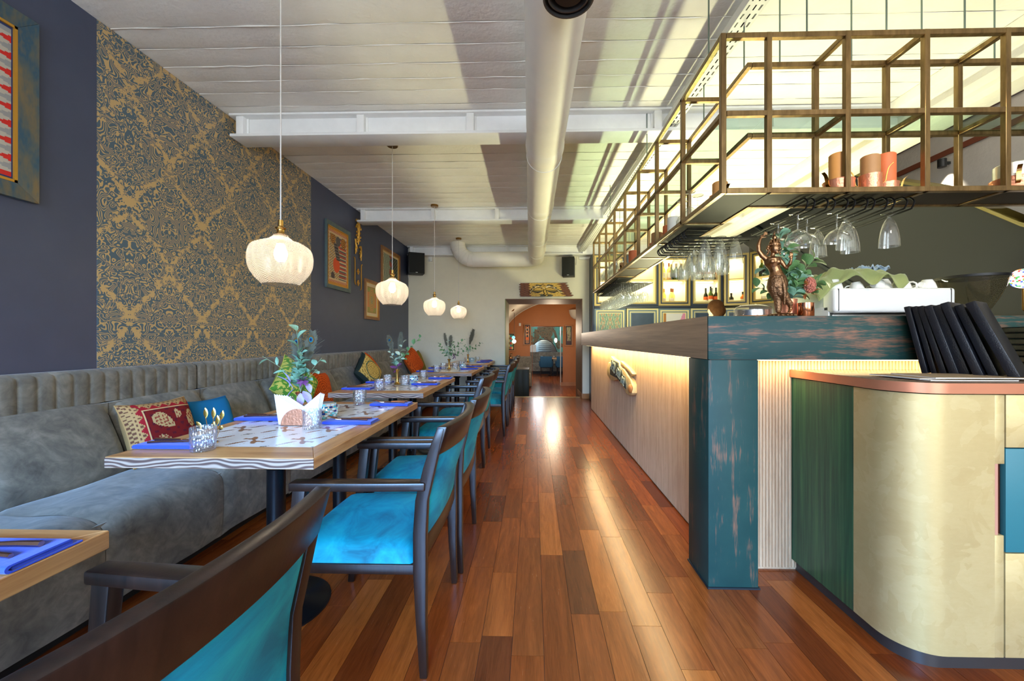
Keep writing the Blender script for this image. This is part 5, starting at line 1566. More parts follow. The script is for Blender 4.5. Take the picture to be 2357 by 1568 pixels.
def knife_mesh():
    m = MB()
    m.tube([(0, 0, 0.004), (0.04, 0, 0.005), (0.10, 0, 0.004)], [0.006, 0.0055, 0.004], 6)
    m.loft([[(0.098, -0.006, 0.003), (0.098, 0.006, 0.003), (0.098, 0.006, 0.0045), (0.098, -0.006, 0.0045)], [(0.16, -0.009, 0.003), (0.16, 0.008, 0.003), (0.16, 0.008, 0.004), (0.16, -0.009, 0.004)], [(0.205, 0.004, 0.003), (0.205, 0.007, 0.003), (0.205, 0.007, 0.0035), (0.205, 0.004, 0.0035)]])
    me = m.mesh('knife', 40); me.materials.append(MT['rose_cutlery']); return me
FORK, KNIFE = fork_mesh(), knife_mesh()
def napkin_mesh():
    m = MB()
    # folded in a flat roll: two layers with a rounded fold along the front
    L = 0.235; pr = []
    for k in range(9):
        a = PI/2 + PI*k/8; pr.append((0.009 + 0.0075*math.cos(a), 0.0085 + 0.0075*math.sin(a)))
    outer = [(0.10, 0.016)] + pr + [(0.12, 0.001)]
    inner = [(0.12, 0.004), (0.012, 0.004), (0.006, 0.0085), (0.012, 0.0125), (0.10, 0.0125)]
    poly = outer + inner
    m.prism(poly, 'x', -L/2, L/2)
    m.box(-L/2+0.004, L/2-0.003, 0.014, 0.105, 0.0045, 0.012)
    me = m.mesh('napkin', 40); me.materials.append(MT['blue_napkin']); return me
NAP = napkin_mesh()
SETC = 0
def setting(x, y, rz, where, flip=False):
    """blue napkin with knife and fork lying on it; x y is the middle of the fold"""
    tag(inst('folded_napkin', NAP, None, None, (x, y, ZTT), (0, 0, rz)), 'folded royal blue napkin ' + where, 'napkin', 'blue napkins on the tables')
    c, s_ = math.cos(rz), math.sin(rz)
    def at(a, b): return (x + a*c - b*s_, y + a*s_ + b*c, ZTT+0.0172)
    tag(inst('fork', FORK, None, None, at(0.09 if not flip else -0.085, 0.03), (0, 0, rz + (PI-0.06 if not flip else 0.1))), 'rose gold fork on the napkin ' + where, 'fork', 'rose gold forks')
    tag(inst('knife', KNIFE, None, None, at(0.095 if not flip else -0.095, 0.07), (0, 0, rz + (PI+0.05 if not flip else 0.03))), 'rose gold knife on the napkin ' + where, 'knife', 'rose gold knives')
T2 = 'under the biggest lamp'
setting(-1.375, 1.425, 0.0, 'at the near left ' + T2, True)
setting(-1.385, 1.935, 0.0, 'at the far left ' + T2, True)
setting(-0.895, 1.86, 0.0, 'beside the copper napkin holder')
setting(-0.885, 2.385, 0.0, 'at the far right ' + T2)
T3 = 'of the third table'
setting(-1.445, 3.165, 0, 'at the near left ' + T3, True); setting(-1.45, 3.64, 0, 'at the far left ' + T3, True)
setting(-0.975, 3.50, 0, 'at the near right ' + T3); setting(-0.97, 4.05, 0, 'at the far right ' + T3)
T4 = 'of the fourth table'
setting(-1.36, 4.93, 0, 'at the near left ' + T4, True); setting(-1.36, 5.50, 0, 'at the far left ' + T4, True)
setting(-0.88, 5.37, 0, 'at the near right ' + T4); setting(-0.89, 5.88, 0, 'at the far right ' + T4)
T5 = 'of the last table'
setting(-0.9, 7.03, 0, 'at the near right ' + T5); setting(-0.9, 7.48, 0, 'at the far right ' + T5)
setting(-1.03, 0.655, 0.0, 'on the nearest table at the left photo edge')
tumbler(-1.22, 1.425, 'cut crystal tumbler at the near edge of the table ' + T2, 'tumblers')
tumbler(-1.02, 1.79, 'cut crystal tumbler in front of the copper napkin holder', 'tumblers')
tumbler(-1.10, 2.47, 'cut crystal tumbler at the far end of the table ' + T2, 'tumblers')
tumbler(-1.38, 2.16, 'cut crystal tumbler behind the copper napkin holder', 'tumblers')
tumbler(-1.245, 3.16, 'nearest cut crystal tumbler ' + T3, 'tumblers'); tumbler(-1.325, 3.55, 'cut crystal tumbler left of the vase ' + T3, 'tumblers')
tumbler(-1.145, 3.49, 'cut crystal tumbler right of the vase ' + T3, 'tumblers'); tumbler(-1.14, 4.06, 'cut crystal tumbler at the far end ' + T3, 'tumblers')
tumbler(-1.21, 4.90, 'nearest cut crystal tumbler ' + T4, 'tumblers'); tumbler(-1.24, 5.42, 'cut crystal tumbler left of the vase ' + T4, 'tumblers')
tumbler(-1.07, 5.37, 'cut crystal tumbler right of the vase ' + T4, 'tumblers'); tumbler(-1.045, 5.72, 'cut crystal tumbler behind the vase ' + T4, 'tumblers')
tumbler(-1.05, 7.38, 'cut crystal tumbler ' + T5, 'tumblers')

# copper napkin holder with paper napkins
nh = thing('napkin_holder', 'hammered copper half-round napkin holder on the table under the biggest lamp', 'napkin holder', (-1.125, 1.865, ZTT))
for dy in (-0.02, 0.02):
    pts = [(0.078*math.cos(PI*k/20), 0.080*math.sin(PI*k/20)) for k in range(21)]
    MB().prism(pts, 'y', dy-0.001, dy+0.001).build('side_plate', 'copper', nh, angle=30)
MB().box(-0.078, 0.078, -0.021, 0.021, 0.0, 0.0015).build('base_plate', 'copper', nh)
for i in range(10):
    left = i < 6
    yy = -0.017 + (i if left else i-6+0.5)*0.0062
    a = 0.02*i
    if left: poly = [(-0.112+0.002*i, 0.004), (0.015+0.004*i, 0.055), (-0.10+0.009*i, 0.152-0.004*i)]
    else: poly = [(0.02, 0.05), (0.085, 0.006), (0.112+0.003*(i-6), 0.158-0.004*i)]
    if left: poly = [(-0.09+0.002*i, 0.003), (0.03, 0.003), (0.03+0.002*i, 0.068), (-0.112+0.008*i, 0.148-0.002*i)]
    else: poly = [(0.0, 0.003), (0.09, 0.003), (0.112+0.003*(i-6), 0.156-0.003*(i-6)), (0.0, 0.062)]
    tag(MB().prism(poly, 'y', yy, yy+0.0014).build('paper_napkin', 'white_paper', None, loc=(-1.125, 1.865, ZTT+0.0016)), 'white folded paper napkin standing in the copper holder, ' + ('leaning left' if left else 'leaning right'), 'napkin', 'paper napkins leaning left' if left else 'paper napkins leaning right')

# mosaic candle bowls
def mosaic(x, y, label, s=1.0):
    r = thing('mosaic_candle_bowl', label, 'candle holder', (x, y, ZTT), group='mosaic candle bowls')
    pr = [(0.001, 0.001), (0.030, 0.0), (0.046, 0.014), (0.053, 0.035), (0.052, 0.052), (0.044, 0.07), (0.036, 0.08), (0.034, 0.079), (0.041, 0.07), (0.049, 0.05), (0.049, 0.035), (0.043, 0.016), (0.001, 0.004)]
    MB().lathe([(a*s, b*s) for a, b in pr], 28).build('bowl', 'foil', r)
    cs = [S(24, 60, 150), S(40, 170, 196), S(210, 226, 232), S(14, 110, 150), S(120, 210, 220), S(40, 48, 120)]
    for c in range(3):
        m = MB()
        for i in range(7):
            th = 0.35 + i*0.34
            for k in range(14):
                if (i*5+k*3+k*k) % 3 != c: continue
                a = 2*PI*(k+0.5*(i % 2))/14
                zz = 0.006+i*0.0108; rr_ = 0.0525*math.sin(math.acos(max(-1, min(1, (zz-0.040)/0.055))))+0.0012
                m.obox((rr_*s*math.cos(a), rr_*s*math.sin(a), zz*s), (0.0025, 0.015*s, 0.009*s), (0, 0, a), cs[(i+2*k) % 6 if c else 2])
        m.build('mosaic_tesserae', 'glazed', r, angle=0)['kind'] = 'stuff'
    MB().lathe([(0.001, 0.006), (0.018, 0.006), (0.018, 0.02), (0.001, 0.02)], 14).build('tea_light', 'wax_white', r)
    return r
mosaic(-1.085, 2.04, 'blue mosaic candle bowl beside the copper napkin holder')
mosaic(-1.135, 3.67, 'blue and white mosaic candle bowl on the third table')
mosaic(-1.145, 7.30, 'turquoise mosaic candle bowl on the last table')
mosaic(-1.0, 5.55, 'blue mosaic candle bowl on the fourth table', 0.9)

# gilt metal leaf sprigs standing behind the near tumbler
gl = thing('gilt_leaf_ornament', 'small gilt metal leaf sprig standing behind the near crystal tumbler', 'ornament', (-1.275, 1.53, ZTT))
m = MB().lathe([(0.001, 0), (0.022, 0), (0.022, 0.004), (0.001, 0.004)], 16).build('foot', 'gold_leaf', gl)
for (dx, hgt, ln_, tl) in ((-0.02, 0.095, 0.045, -0.05), (0.005, 0.095, 0.045, 0.05), (0.03, 0.09, 0.04, 0.25), (0.018, 0.07, 0.04, 0.05), (-0.035, 0.055, 0.035, -0.6), (0.0, 0.055, 0.032, 0.35), (0.026, 0.05, 0.022, 0.5)):
    m = MB()
    top = (dx*1.2, 0.0, hgt)
    m.tube([(dx*0.2, 0, 0.003), (dx*0.8, 0, hgt*0.5), top], 0.0012, 5)
    d = Vector((math.sin(tl), 0, math.cos(tl))); sd = Vector((math.cos(tl), 0, -math.sin(tl)))
    loops = []
    for k in range(7):
        t = k/6; w_ = 0.009*math.sin(PI*t)**0.8+0.0004; c = Vector(top)+d*ln_*t
        loops.append([c-sd*w_, c+Vector((0, -0.003, 0)), c+sd*w_, c+Vector((0, 0.001, 0))])
    m.loft(loops).build('leaf', 'gold_leaf', gl, angle=60)

# ------------------------------------------------------------------ flower arrangements
def leaf_mesh(name, mat, l=1.0, w_=0.72, fold=0.12, n=8):
    m = MB()
    def fn(u, v):
        t = v; ww = w_*0.5*math.sin(PI*(0.02+0.96*t))**0.7*(1.0 if t < 0.5 else (1-0.25*(t-0.5)))
        x_ = (2*u-1)*ww
        return (x_, t*l, fold*abs(2*u-1)**1.5*ww*2 + 0.10*math.sin(PI*t))
    m.grid(fn, 4, n)
    me = m.mesh(name, 80); me.materials.append(MT[mat]); return me
LEAF = {k: leaf_mesh('leaf', k, 1.0, w) for k, w in (('leaf', 0.78), ('leaf_dark', 0.8), ('leaf_pale', 0.7), ('leaf_lilac', 0.5), ('leaf_plum', 0.45))}
SLIM = leaf_mesh('leaf', 'leaf', 1.0, 0.36)
def place_leaf(parent, me, p, d, size, roll=0.0):
    d = Vector(d).normalized(); q = d.to_track_quat('Y', 'Z').to_euler()
    m = q.to_matrix() @ Matrix.Rotation(roll, 3, 'Y')
    return inst('leaf', me, None, parent, p, m.to_euler(), size)
def feather(parent, base, tip, eye=True, wid=0.03, n=24):
    b, t = Vector(base), Vector(tip); d = (t-b).normalized(); sd = d.cross(Vector((0.1, -1, 0.1))).normalized()
    rr_ = random.Random(int(abs(t.x*977+t.z*531)))
    f = MB(); f.tube([b, b+(t-b)*0.5, t], [0.0016, 0.0012, 0.0006], 5)
    for k in range(n):
        u = 0.3 + 0.7*k/n; c = b+(t-b)*u
        for s_ in (-1, 1):
            ln_ = wid*(0.5+0.9*math.sin(PI*min(1, u)))*rr_.uniform(0.7, 1.1)
            e = c + d*ln_*0.9 + sd*s_*ln_ + Vector((0, rr_.uniform(-.006, .006), 0))
            nn = d*0.0009
            f.loft([[c-nn, c+nn, c+nn+Vector((0, 0.0005, 0))], [e-nn*0.4, e+nn*0.4, e+Vector((0, 0.0004, 0))]])
    # dense ragged vane towards the tip
    for s_ in (-1, 1):
        for k in range(22):
            u = 0.5 + 0.48*k/22; c = b+(t-b)*u; c2 = b+(t-b)*(u+0.035)
            ww = wid*0.62*math.sin(PI*min(1, (u-0.44)/0.56))**0.6*rr_.uniform(0.75, 1.1)
            e = c2 + sd*s_*ww + d*ww*0.7
            f.loft([[c, c2, c2+Vector((0, 0.0008, 0))], [e-d*0.004, e+d*0.001, e+Vector((0, 0.0006, 0))]])
    o = f.build('feather', 'feather', parent, angle=0)
    if eye:
        c = b+(t-b)*0.86
        for (s_, mt, dy, h) in ((0.017, 'eye_gold', 0.001, 1.4), (0.012, 'eye_teal', 0.002, 1.3), (0.0065, 'eye_navy', 0.003, 1.2)):
            m = MB().ball((0, 0, 0), s_, 12, 6, (1, 0.12, h))
            m.build('feather_eye', mt, o, loc=tuple(c+Vector((0, -dy, 0))))
    return o
def arrangement(x, y, label, spec, seed, scale=1.0, vase='copper', with_lilac=True):
    r = thing('flower_arrangement', label, 'flowers', (x, y, ZTT), group='vases with eucalyptus on the tables')
    MB().lathe([(0.001, 0.0), (0.028, 0.0), (0.03, 0.006), (0.016, 0.018), (0.0135, 0.03), (0.0135, 0.115), (0.017, 0.125), (0.024, 0.135), (0.024, 0.142), (0.021, 0.142), (0.012, 0.12), (0.001, 0.11)], 20).build('vase', 'copper_smooth' if vase == 'copper' else 'brass', r)
    ra = random.Random(seed)
    top = Vector((0, 0, 0.13))
    for (ex, ey, ez, nl, size, kind, bend) in spec:
        e = Vector((ex, ey, ez)); mid = Vector((ex*bend, ey*bend, 0.13+(ez-0.13)*0.55))
        pth = bez(top, top+Vector((0, 0, 0.06)), mid+(e-mid)*0.2, e, 12)
        MB().tube(pth, 0.0014, 5).build('stem', 'stem', r)
        for k in range(nl):
            u = 0.25 + 0.75*(k+0.5)/nl; i = min(11, int(u*12)); p = pth[i]+(pth[i+1]-pth[i])*(u*12-i)
            tdir = (pth[i+1]-pth[i]).normalized()
            sd = tdir.cross(Vector((0, -1, 0))).normalized() * (1 if k % 2 else -1)
            d = (sd*0.8 + tdir*0.55 + Vector((ra.uniform(-.3, .3), ra.uniform(-.6, .3), ra.uniform(-.3, .3)))).normalized()
            me = SLIM if kind == 'slim' else LEAF[kind]
            place_leaf(r, me, p, d, size*ra.uniform(0.75, 1.15)*(1.15-0.4*u), ra.uniform(-0.7, 0.7))
    return r
A2 = arrangement(-1.19, 1.985, 'tall eucalyptus and peacock feathers in a copper vase under the biggest lamp',
    [(-0.01, -0.02, 0.475, 7, 0.072, 'leaf', 0.3), (0.02, -0.03, 0.34, 14, 0.055, 'leaf', 0.6), (-0.20, 0.0, 0.325, 5, 0.058, 'slim', 0.2), (0.115, -0.01, 0.315, 6, 0.05, 'leaf', 0.3),
     (0.0, -0.03, 0.28, 12, 0.05, 'leaf', 0.9), (0.10, -0.03, 0.26, 4, 0.055, 'leaf', 0.4), (-0.01, -0.03, 0.22, 6, 0.05, 'leaf', 1.0)], 3)
for (p, d, s_) in (((-0.02, -0.03, 0.16), (-0.75, -0.3, 0.75), 0.10), ((-0.04, -0.03, 0.17), (-0.3, -0.2, 1), 0.085), ((-0.01, -0.03, 0.165), (-0.3, -0.3, -0.8), 0.085), ((0.03, -0.03, 0.15), (0.5, -0.2, -0.7), 0.08), ((0.02, -0.035, 0.14), (0.15, -0.2, -1), 0.07), ((0.04, -0.02, 0.19), (0.4, -0.2, -0.6), 0.06)):
    place_leaf(A2, LEAF['leaf_lilac'], p, d, s_, 0.2)
for k in range(9):
    a = k*0.75; place_leaf(A2, LEAF['leaf_plum'], (0.035, -0.03, 0.20), (math.cos(a), -0.4, math.sin(a)*0.8+0.2), 0.035, k)
feather(A2, (0, 0.01, 0.13), (-0.045, 0.03, 0.44), True, 0.05); feather(A2, (0, 0.01, 0.13), (0.045, 0.03, 0.455), True, 0.05); feather(A2, (0, 0.0, 0.13), (-0.03, 0.04, 0.36), False, 0.05)
A3 = arrangement(-1.24, 3.56, 'eucalyptus and a peacock feather in a brass vase on the third table',
    [(0.22, 0.0, 0.44, 9, 0.055, 'leaf_dark', 0.35), (0.06, 0, 0.40, 6, 0.05, 'leaf_pale', 0.4), (-0.07, -0.01, 0.33, 6, 0.045, 'leaf_pale', 0.7), (0.06, -0.02, 0.28, 6, 0.05, 'leaf_pale', 0.5), (-0.02, -0.02, 0.21, 5, 0.045, 'leaf', 0.8)], 5, vase='brass')
for k in range(5): place_leaf(A3, LEAF['leaf_plum'], (0.0, -0.01, 0.16), ((-0.8, -0.2, -0.5), (0.8, -0.2, 0.5), (-0.7, -0.3, 0.1), (0.9, -0.2, 0.2), (-0.5, -0.2, -0.9))[k], 0.06, k)
feather(A3, (0, 0, 0.13), (-0.09, 0.02, 0.45), True, 0.045); feather(A3, (0, 0, 0.13), (0.03, 0.02, 0.48), False, 0.04); feather(A3, (0, 0, 0.13), (-0.02, 0.02, 0.30), True, 0.04)
A4 = arrangement(-1.165, 5.43, 'bushy eucalyptus with an arching twig in a brass vase on the fourth table',
    [(-0.14, 0, 0.36, 9, 0.05, 'leaf_dark', 0.8), (-0.02, 0, 0.40, 8, 0.055, 'leaf_pale', 0.6), (0.05, 0, 0.38, 8, 0.055, 'leaf_dark', 0.5), (0.22, 0, 0.42, 10, 0.05, 'leaf_dark', 0.2), (0.30, 0, 0.30, 9, 0.045, 'leaf_dark', 0.9), (0.17, 0, 0.29, 6, 0.05, 'leaf_dark', 0.6), (-0.05, 0, 0.25, 7, 0.055, 'leaf_pale', 0.8)], 8, vase='brass')
for k in range(6): place_leaf(A4, LEAF['leaf_plum'], (0.08, -0.02, 0.18), (math.cos(k), -0.3, math.sin(k)), 0.05, k)
feather(A4, (0, 0, 0.13), (-0.07, 0.02, 0.50), False, 0.04); feather(A4, (0, 0, 0.13), (0.02, 0.02, 0.47), False, 0.05)
A5 = arrangement(-1.18, 7.10, 'dark feather and sparse twigs in a brass vase on the last table',
    [(0.26, 0, 0.36, 8, 0.055, 'leaf_dark', 0.5), (-0.06, 0, 0.32, 6, 0.04, 'leaf_dark', 0.7), (0.03, 0, 0.24, 6, 0.05, 'leaf_pale', 0.8)], 9, vase='brass')
feather(A5, (0, 0, 0.13), (0.10, 0.0, 0.60), False, 0.07, 36); feather(A5, (0, 0.01, 0.13), (0.06, 0.01, 0.5), False, 0.05)
# wooden stirrer tubs
def stirrers(x, y, label, n=12):
    r = thing('toothpick_glass', label, 'toothpick holder', (x, y, ZTT))
    MB().lathe([(0.001, 0), (0.02, 0), (0.022, 0.05), (0.0205, 0.05), (0.019, 0.003), (0.001, 0.003)], 16).build('glass', 'glass', r)
    m = MB(); q = random.Random(int(y*10))
    for k in range(n):
        a = q.uniform(0, 2*PI); d = q.uniform(0, 0.012)
        m.tube([(d*math.cos(a)*0.5, d*math.sin(a)*0.5, 0.004), (d*math.cos(a)*1.6, d*math.sin(a)*1.6, 0.085+q.uniform(-.01, .01))], 0.0012, 4)
    m.build('toothpick_bundle', 'oak_trim', r)
stirrers(-1.165, 3.62, 'small glass of wooden sticks beside the vase on the third table')
stirrers(-1.08, 5.47, 'small glass of wooden sticks beside the vase on the fourth table')
stirrers(-1.24, 7.12, 'small glass of wooden sticks beside the vase on the last table')

# ------------------------------------------------------------------ display cabinets behind the bar
def frame_poly(m, w_, z0, z1, a, b, y0, y1):
    """rectangular ring between insets a and b, standing in the x z plane"""
    m.box(a, w_-a, y0, y1, z0+a, z0+b); m.box(a, w_-a, y0, y1, z1-b, z1-a)
    m.box(a, a+b-a, y0, y1, z0+b, z1-b); m.box(w_-b, w_-a, y0, y1, z0+b, z1-b)
def display_cabinet(label, x, y, rz, w_, outer, inner, power=2.3):
    r = thing('display_cabinet', label, 'cabinet', (x, y, 0), rz, 'lit display cabinets behind the bar')
    z0, z1, dp = 1.785, 2.72, 0.30
    m = MB(); m.box(0, w_, dp-0.015, dp, z0, z1); m.box(0, 0.015, 0.02, dp, z0, z1); m.box(w_-0.015, w_, 0.02, dp, z0, z1); m.box(0, w_, 0.02, dp, z0, z0+0.015); m.box(0, w_, 0.02, dp, z1-0.015, z1)
    m.build('carcass', 'cab_in', r, angle=0)
    for (mt, a, b, y0, y1) in ((outer, 0.0, 0.035, -0.01, 0.02), (inner, 0.035, 0.06, -0.002, 0.02), ('cab_cream' if outer == 'cab_navy' else 'cab_gold', 0.06, 0.085, -0.008, 0.02)):
        m = MB(); frame_poly(m, w_, z0, z1, a, b, y0, y1); m.build('door_moulding', mt, r, angle=0)
    MB().box(0.03, w_-0.03, 0.03, dp-0.02, 2.265, 2.275).build('shelf_board', 'cab_gold', r, angle=0)
    for zz in (z1-0.03, 2.255):
        MB().box(0.05, w_-0.05, dp-0.04, dp-0.025, zz, zz+0.008).build('led_strip', 'led', r, angle=0)
        l = area('cabinet_led', (w_/2, dp*0.55, zz-0.012), (w_/2, dp*0.65, 0), w_-0.12, 0.06, power, (1.0, 0.87, 0.5)); l.parent = r
    return r
def lower_cabinet(label, x, y, rz, w_, m1, m2, panel):
    r = thing('base_cabinet', label, 'cabinet', (x, y, 0), rz, 'cabinets below the lit display cabinets')
    z0, z1 = 0.92, 1.735
    MB().box(0, w_, 0.02, 0.3, z0, z1).build('carcass', 'cab_navy', r, angle=0)
    for (mt, a, b, y0) in ((m1, 0.0, 0.03, -0.008), (m2, 0.03, 0.055, -0.014), (m1, 0.055, 0.075, -0.006), (m2, 0.075, 0.09, -0.012)):
        m = MB(); frame_poly(m, w_, z0, z1, a, b, y0, 0.02); m.build('door_moulding', mt, r, angle=0)
    if callable(panel):
        MB().grid(lambda u, v: (0.09+u*(w_-0.18), 0.0, z0+0.09+v*(z1-z0-0.18)), 40, 60, panel).build('door_panel', 'print', r, angle=0)
    else:
        MB().box(0.09, w_-0.09, 0.0, 0.02, z0+0.09, z1-0.09).build('door_panel', panel, r, angle=0)
    return r
YB = 7.32
UX = [1.135, 1.730, 2.315, 2.905]
UW = 0.58
ULB = ['lit display cabinet nearest the doorway, behind the hanging wine glasses', 'empty lit display cabinet second from the doorway', 'lit display cabinet holding white wine bottles', 'lit display cabinet holding red wine bottles with orange labels']
for i in range(4):
    display_cabinet(ULB[i], UX[i], YB, 0, UW, ('cab_gold', 'cab_navy')[i % 2], ('cab_navy', 'cab_gold')[i % 2])
def damask(u, v):
    k = math.sin(abs(u*3 % 1-0.5)*22)*math.sin(v*24) + 0.5*math.sin(abs(u*3 % 1-0.5)*50+v*40)
    return S(206, 150, 112) if (k > 0.35 and abs(u*3 % 1-0.5) < 0.3) else (S(120, 158, 140) if k > -0.4 else S(190, 190, 158))
def flyer(u, v):
    if u < 0.12: return S(176, 120, 60)
    if v > 0.72 and u > 0.72 and (u-0.72) > (v-0.72)*0.6: return S(214, 140, 180)
    if v < 0.78 and 0.2 < u < 0.8 and int(v*60) % 5 == 0 and int(u*37+v*11) % 7: return S(120, 124, 140)
    return S(222, 222, 226)
lower_cabinet('blue base cabinet with a patterned damask door nearest the doorway', UX[0], YB, 0, UW, 'cab_blue', 'cab_cream', damask)
lower_cabinet('cream framed base cabinet with a navy door panel, second from the doorway', UX[1], YB, 0, UW, 'cab_cream', 'cab_blue', 'cab_navy_panel')
lower_cabinet('blue base cabinet with papers pinned to its door', UX[2], YB, 0, UW, 'cab_blue', 'cab_cream', flyer)
lower_cabinet('cream framed base cabinet with a navy door panel below the red wine', UX[3], YB, 0, UW, 'cab_cream', 'cab_blue', 'cab_navy_panel')
# corner units turning towards the stairs
display_cabinet('narrow lit display cabinet at the inner corner with a small spirit bottle', 3.50, 7.30, math.radians(-22), 0.40, 'cab_gold', 'cab_navy', 2.0)
display_cabinet('lit display cabinet turned to the side behind the statue, holding green bottles', 3.885, 7.13, math.radians(-62), 0.55, 'cab_gold', 'cab_navy', 1.8)
display_cabinet('amber lit display cabinet last in the row, behind the eucalyptus', 4.16, 6.62, math.radians(-82), 0.60, 'cab_gold', 'cab_navy', 2.2)
lower_cabinet('navy base cabinet at the inner corner', 3.50, 7.30, math.radians(-22), 0.40, 'cab_cream', 'cab_blue', 'cab_navy_panel')
pn = MB().box(1.10, 1.132, 7.30, YF-0.001, 0.0, 2.75); tag(pn.build('cabinet_end_panel', 'cab_navy', bevel=0.003), 'tall navy end panel of the cabinet row beside the doorway', 'panel')
ct = MB().box(1.132, 3.9, 7.10, 7.62, 0.86, 0.9); tag(ct.build('back_counter', 'cab_navy', bevel=0.004), 'navy counter below the cabinet row behind the bar', 'counter')
cl = MB().box(1.132, 3.5, 7.285, 7.62, 1.74, 1.782); tag(cl.build('light_ledge', 'cab_navy', bevel=0.003), 'dark ledge between the upper and lower bar cabinets', 'ledge')

BOT = {}
def bottle_mesh(key, glass, label_c, cap_c, slim=1.0, h=0.31, band=None):
    pr = [(0.001, 0.0), (0.037, 0.0), (0.0385, 0.006), (0.0385, 0.17), (0.036, 0.19), (0.022, 0.215), (0.0155, 0.235), (0.0145, 0.29), (0.016, 0.292), (0.016, 0.305), (0.001, 0.307)]
    k = h/0.307
    BOT[key] = (MB().lathe([(a*slim, b*k) for a, b in pr], 14).mesh('body', 40), glass,
                MB().lathe([(0.0392*slim, 0.04*k), (0.0392*slim, 0.135*k)], 14).mesh('paper_label', 40), label_c,
                MB().lathe([(0.0155*slim, 0.245*k), (0.0166*slim, 0.25*k), (0.0168*slim, 0.308*k), (0.001, 0.31*k)], 12).mesh('capsule', 40), cap_c,
                MB().lathe([(0.0396*slim, 0.10*k), (0.0396*slim, 0.155*k)], 14).mesh('label_band', 40) if band else None, band)
MT['bt_dark'] = plain('dark bottle glass', S(22, 28, 20), 0.12); MT['bt_green'] = plain('green bottle glass', S(70, 92, 24), 0.15)
MT['bt_pale'] = clear_glass('pale yellow wine', (0.9, 0.86, 0.42, 1), 1.0, 0.25, (0.8, 0.74, 0.25, 1)); MT['bt_rose'] = clear_glass('peach wine', (0.95, 0.8, 0.55, 1), 1.0, 0.25, (0.9, 0.7, 0.4, 1))
MT['bt_amber'] = plain('amber spirit', S(190, 96, 24), 0.15); MT['bt_clear'] = clear_glass('clear spirit bottle', (0.9, 0.93, 0.95, 1), 1.2, 0.08)
MT['lb_white'] = plain('white label', S(226, 218, 198), 0.7); MT['lb_orange'] = plain('orange label', S(206, 92, 36), 0.7); MT['lb_black'] = plain('black label', S(40, 40, 40), 0.6); MT['lb_gold'] = plain('gold capsule', S(180, 150, 80), 0.4, 0.5); MT['lb_brown'] = plain('brown capsule', S(140, 78, 40), 0.5)
bottle_mesh('red', 'bt_dark', 'lb_white', 'bt_dark', 1.0, 0.33, 'lb_orange'); bottle_mesh('white', 'bt_pale', 'lb_white', 'lb_gold', 0.95, 0.32); bottle_mesh('rose', 'bt_rose', 'lb_white', 'lb_brown', 1.0, 0.32)
bottle_mesh('sparkling', 'bt_green', 'lb_black', 'lb_gold', 1.25, 0.31); bottle_mesh('spirit', 'bt_dark', 'lb_white', 'lb_black', 1.1, 0.22); bottle_mesh('amber', 'bt_amber', 'lb_white', 'lb_black', 1.1, 0.24); bottle_mesh('clear', 'bt_clear', 'lb_white', 'lb_black', 1.0, 0.28); bottle_mesh('greenred', 'bt_green', 'lb_white', 'bt_dark', 1.0, 0.35, 'lb_orange')
def bottle(key, x, y, z, label, group, s=1.0):
    b = BOT[key]; r = thing('bottle', label, 'bottle', (x, y, z), rnd.uniform(0, 6), group)
    inst('body', b[0], b[1], r); inst('paper_label', b[2], b[3], r); inst('capsule', b[4], b[5], r)
    if b[6]: inst('label_band', b[6], b[7], r)
    return r
ZU, ZL = 2.2755, 1.8005
x3, x4 = UX[2], UX[3]
YBB = YB+0.13
bottle('white', x3+0.13, YBB, ZU, 'pale yellow wine bottle on the upper left of the white wine cabinet', 'bottles')
bottle('rose', x3+0.235, YBB, ZU, 'boxed pale gold bottle beside the yellow one on the upper shelf', 'bottles')
for i, dx in enumerate((0.30, 0.37, 0.46)): bottle('sparkling', x3+dx, YBB+(0.06 if i == 0 else 0), ZU, ['left rear', 'left', 'right'][i] + ' green sparkling wine bottle on the upper shelf', 'bottles')
for i, (dx, k) in enumerate(((0.095, 'white'), (0.16, 'white'), (0.275, 'rose'), (0.325, 'rose'))): bottle(k, x3+dx, YBB+0.05*(i % 2), ZL, ['leftmost pale', 'slender pale', 'left peach', 'right peach'][i] + ' wine bottle on the lower shelf of the white wine cabinet', 'bottles')
for i in range(10): bottle('red', x4+0.105+(i//2)*0.088+0.04*(i % 2), YBB-0.03+0.09*(i % 2), ZU, 'dark red wine bottle with orange label in the upper row', 'red wine bottles in the upper row')
bottle('spirit', x4+0.10, YBB, ZL, 'dark bottle at the lower left of the red wine cabinet', 'bottles')
for i, (dx, k) in enumerate(((0.35, 'red'), (0.41, 'greenred'), (0.46, 'red'), (0.51, 'red'))): bottle(k, x4+dx, YBB-0.02+0.07*((i+1) % 2), ZL, ['leftmost', 'green necked', 'third', 'rightmost'][i] + ' orange labelled wine bottle of the lower group', 'bottles')
def along(x, y, rz, a, b): return (x + a*math.cos(rz) - b*math.sin(rz), y + a*math.sin(rz) + b*math.cos(rz))
ra_ = math.radians(-22)
p = along(3.50, 7.30, ra_, 0.13, 0.14); bottle('spirit', p[0], p[1], ZL, 'small dark spirit bottle in the corner cabinet', 'bottles')
p = along(3.50, 7.30, ra_, 0.32, 0.16); bottle('amber', p[0], p[1], ZL, 'small amber spirit bottle in the corner cabinet', 'bottles')
rb_ = math.radians(-62)
for i in range(4):
    p = along(3.885, 7.13, rb_, 0.12+0.09*i, 0.14); bottle('sparkling', p[0], p[1], ZU, 'green bottle on the upper shelf of the side-turned cabinet', 'green bottles behind the statue')
for i in range(3):
    p = along(3.885, 7.13, rb_, 0.15+0.11*i, 0.14); bottle('clear', p[0], p[1], ZL, 'clear spirit bottle on the lower shelf of the side-turned cabinet', 'clear bottles behind the statue')
rc_ = math.radians(-82)
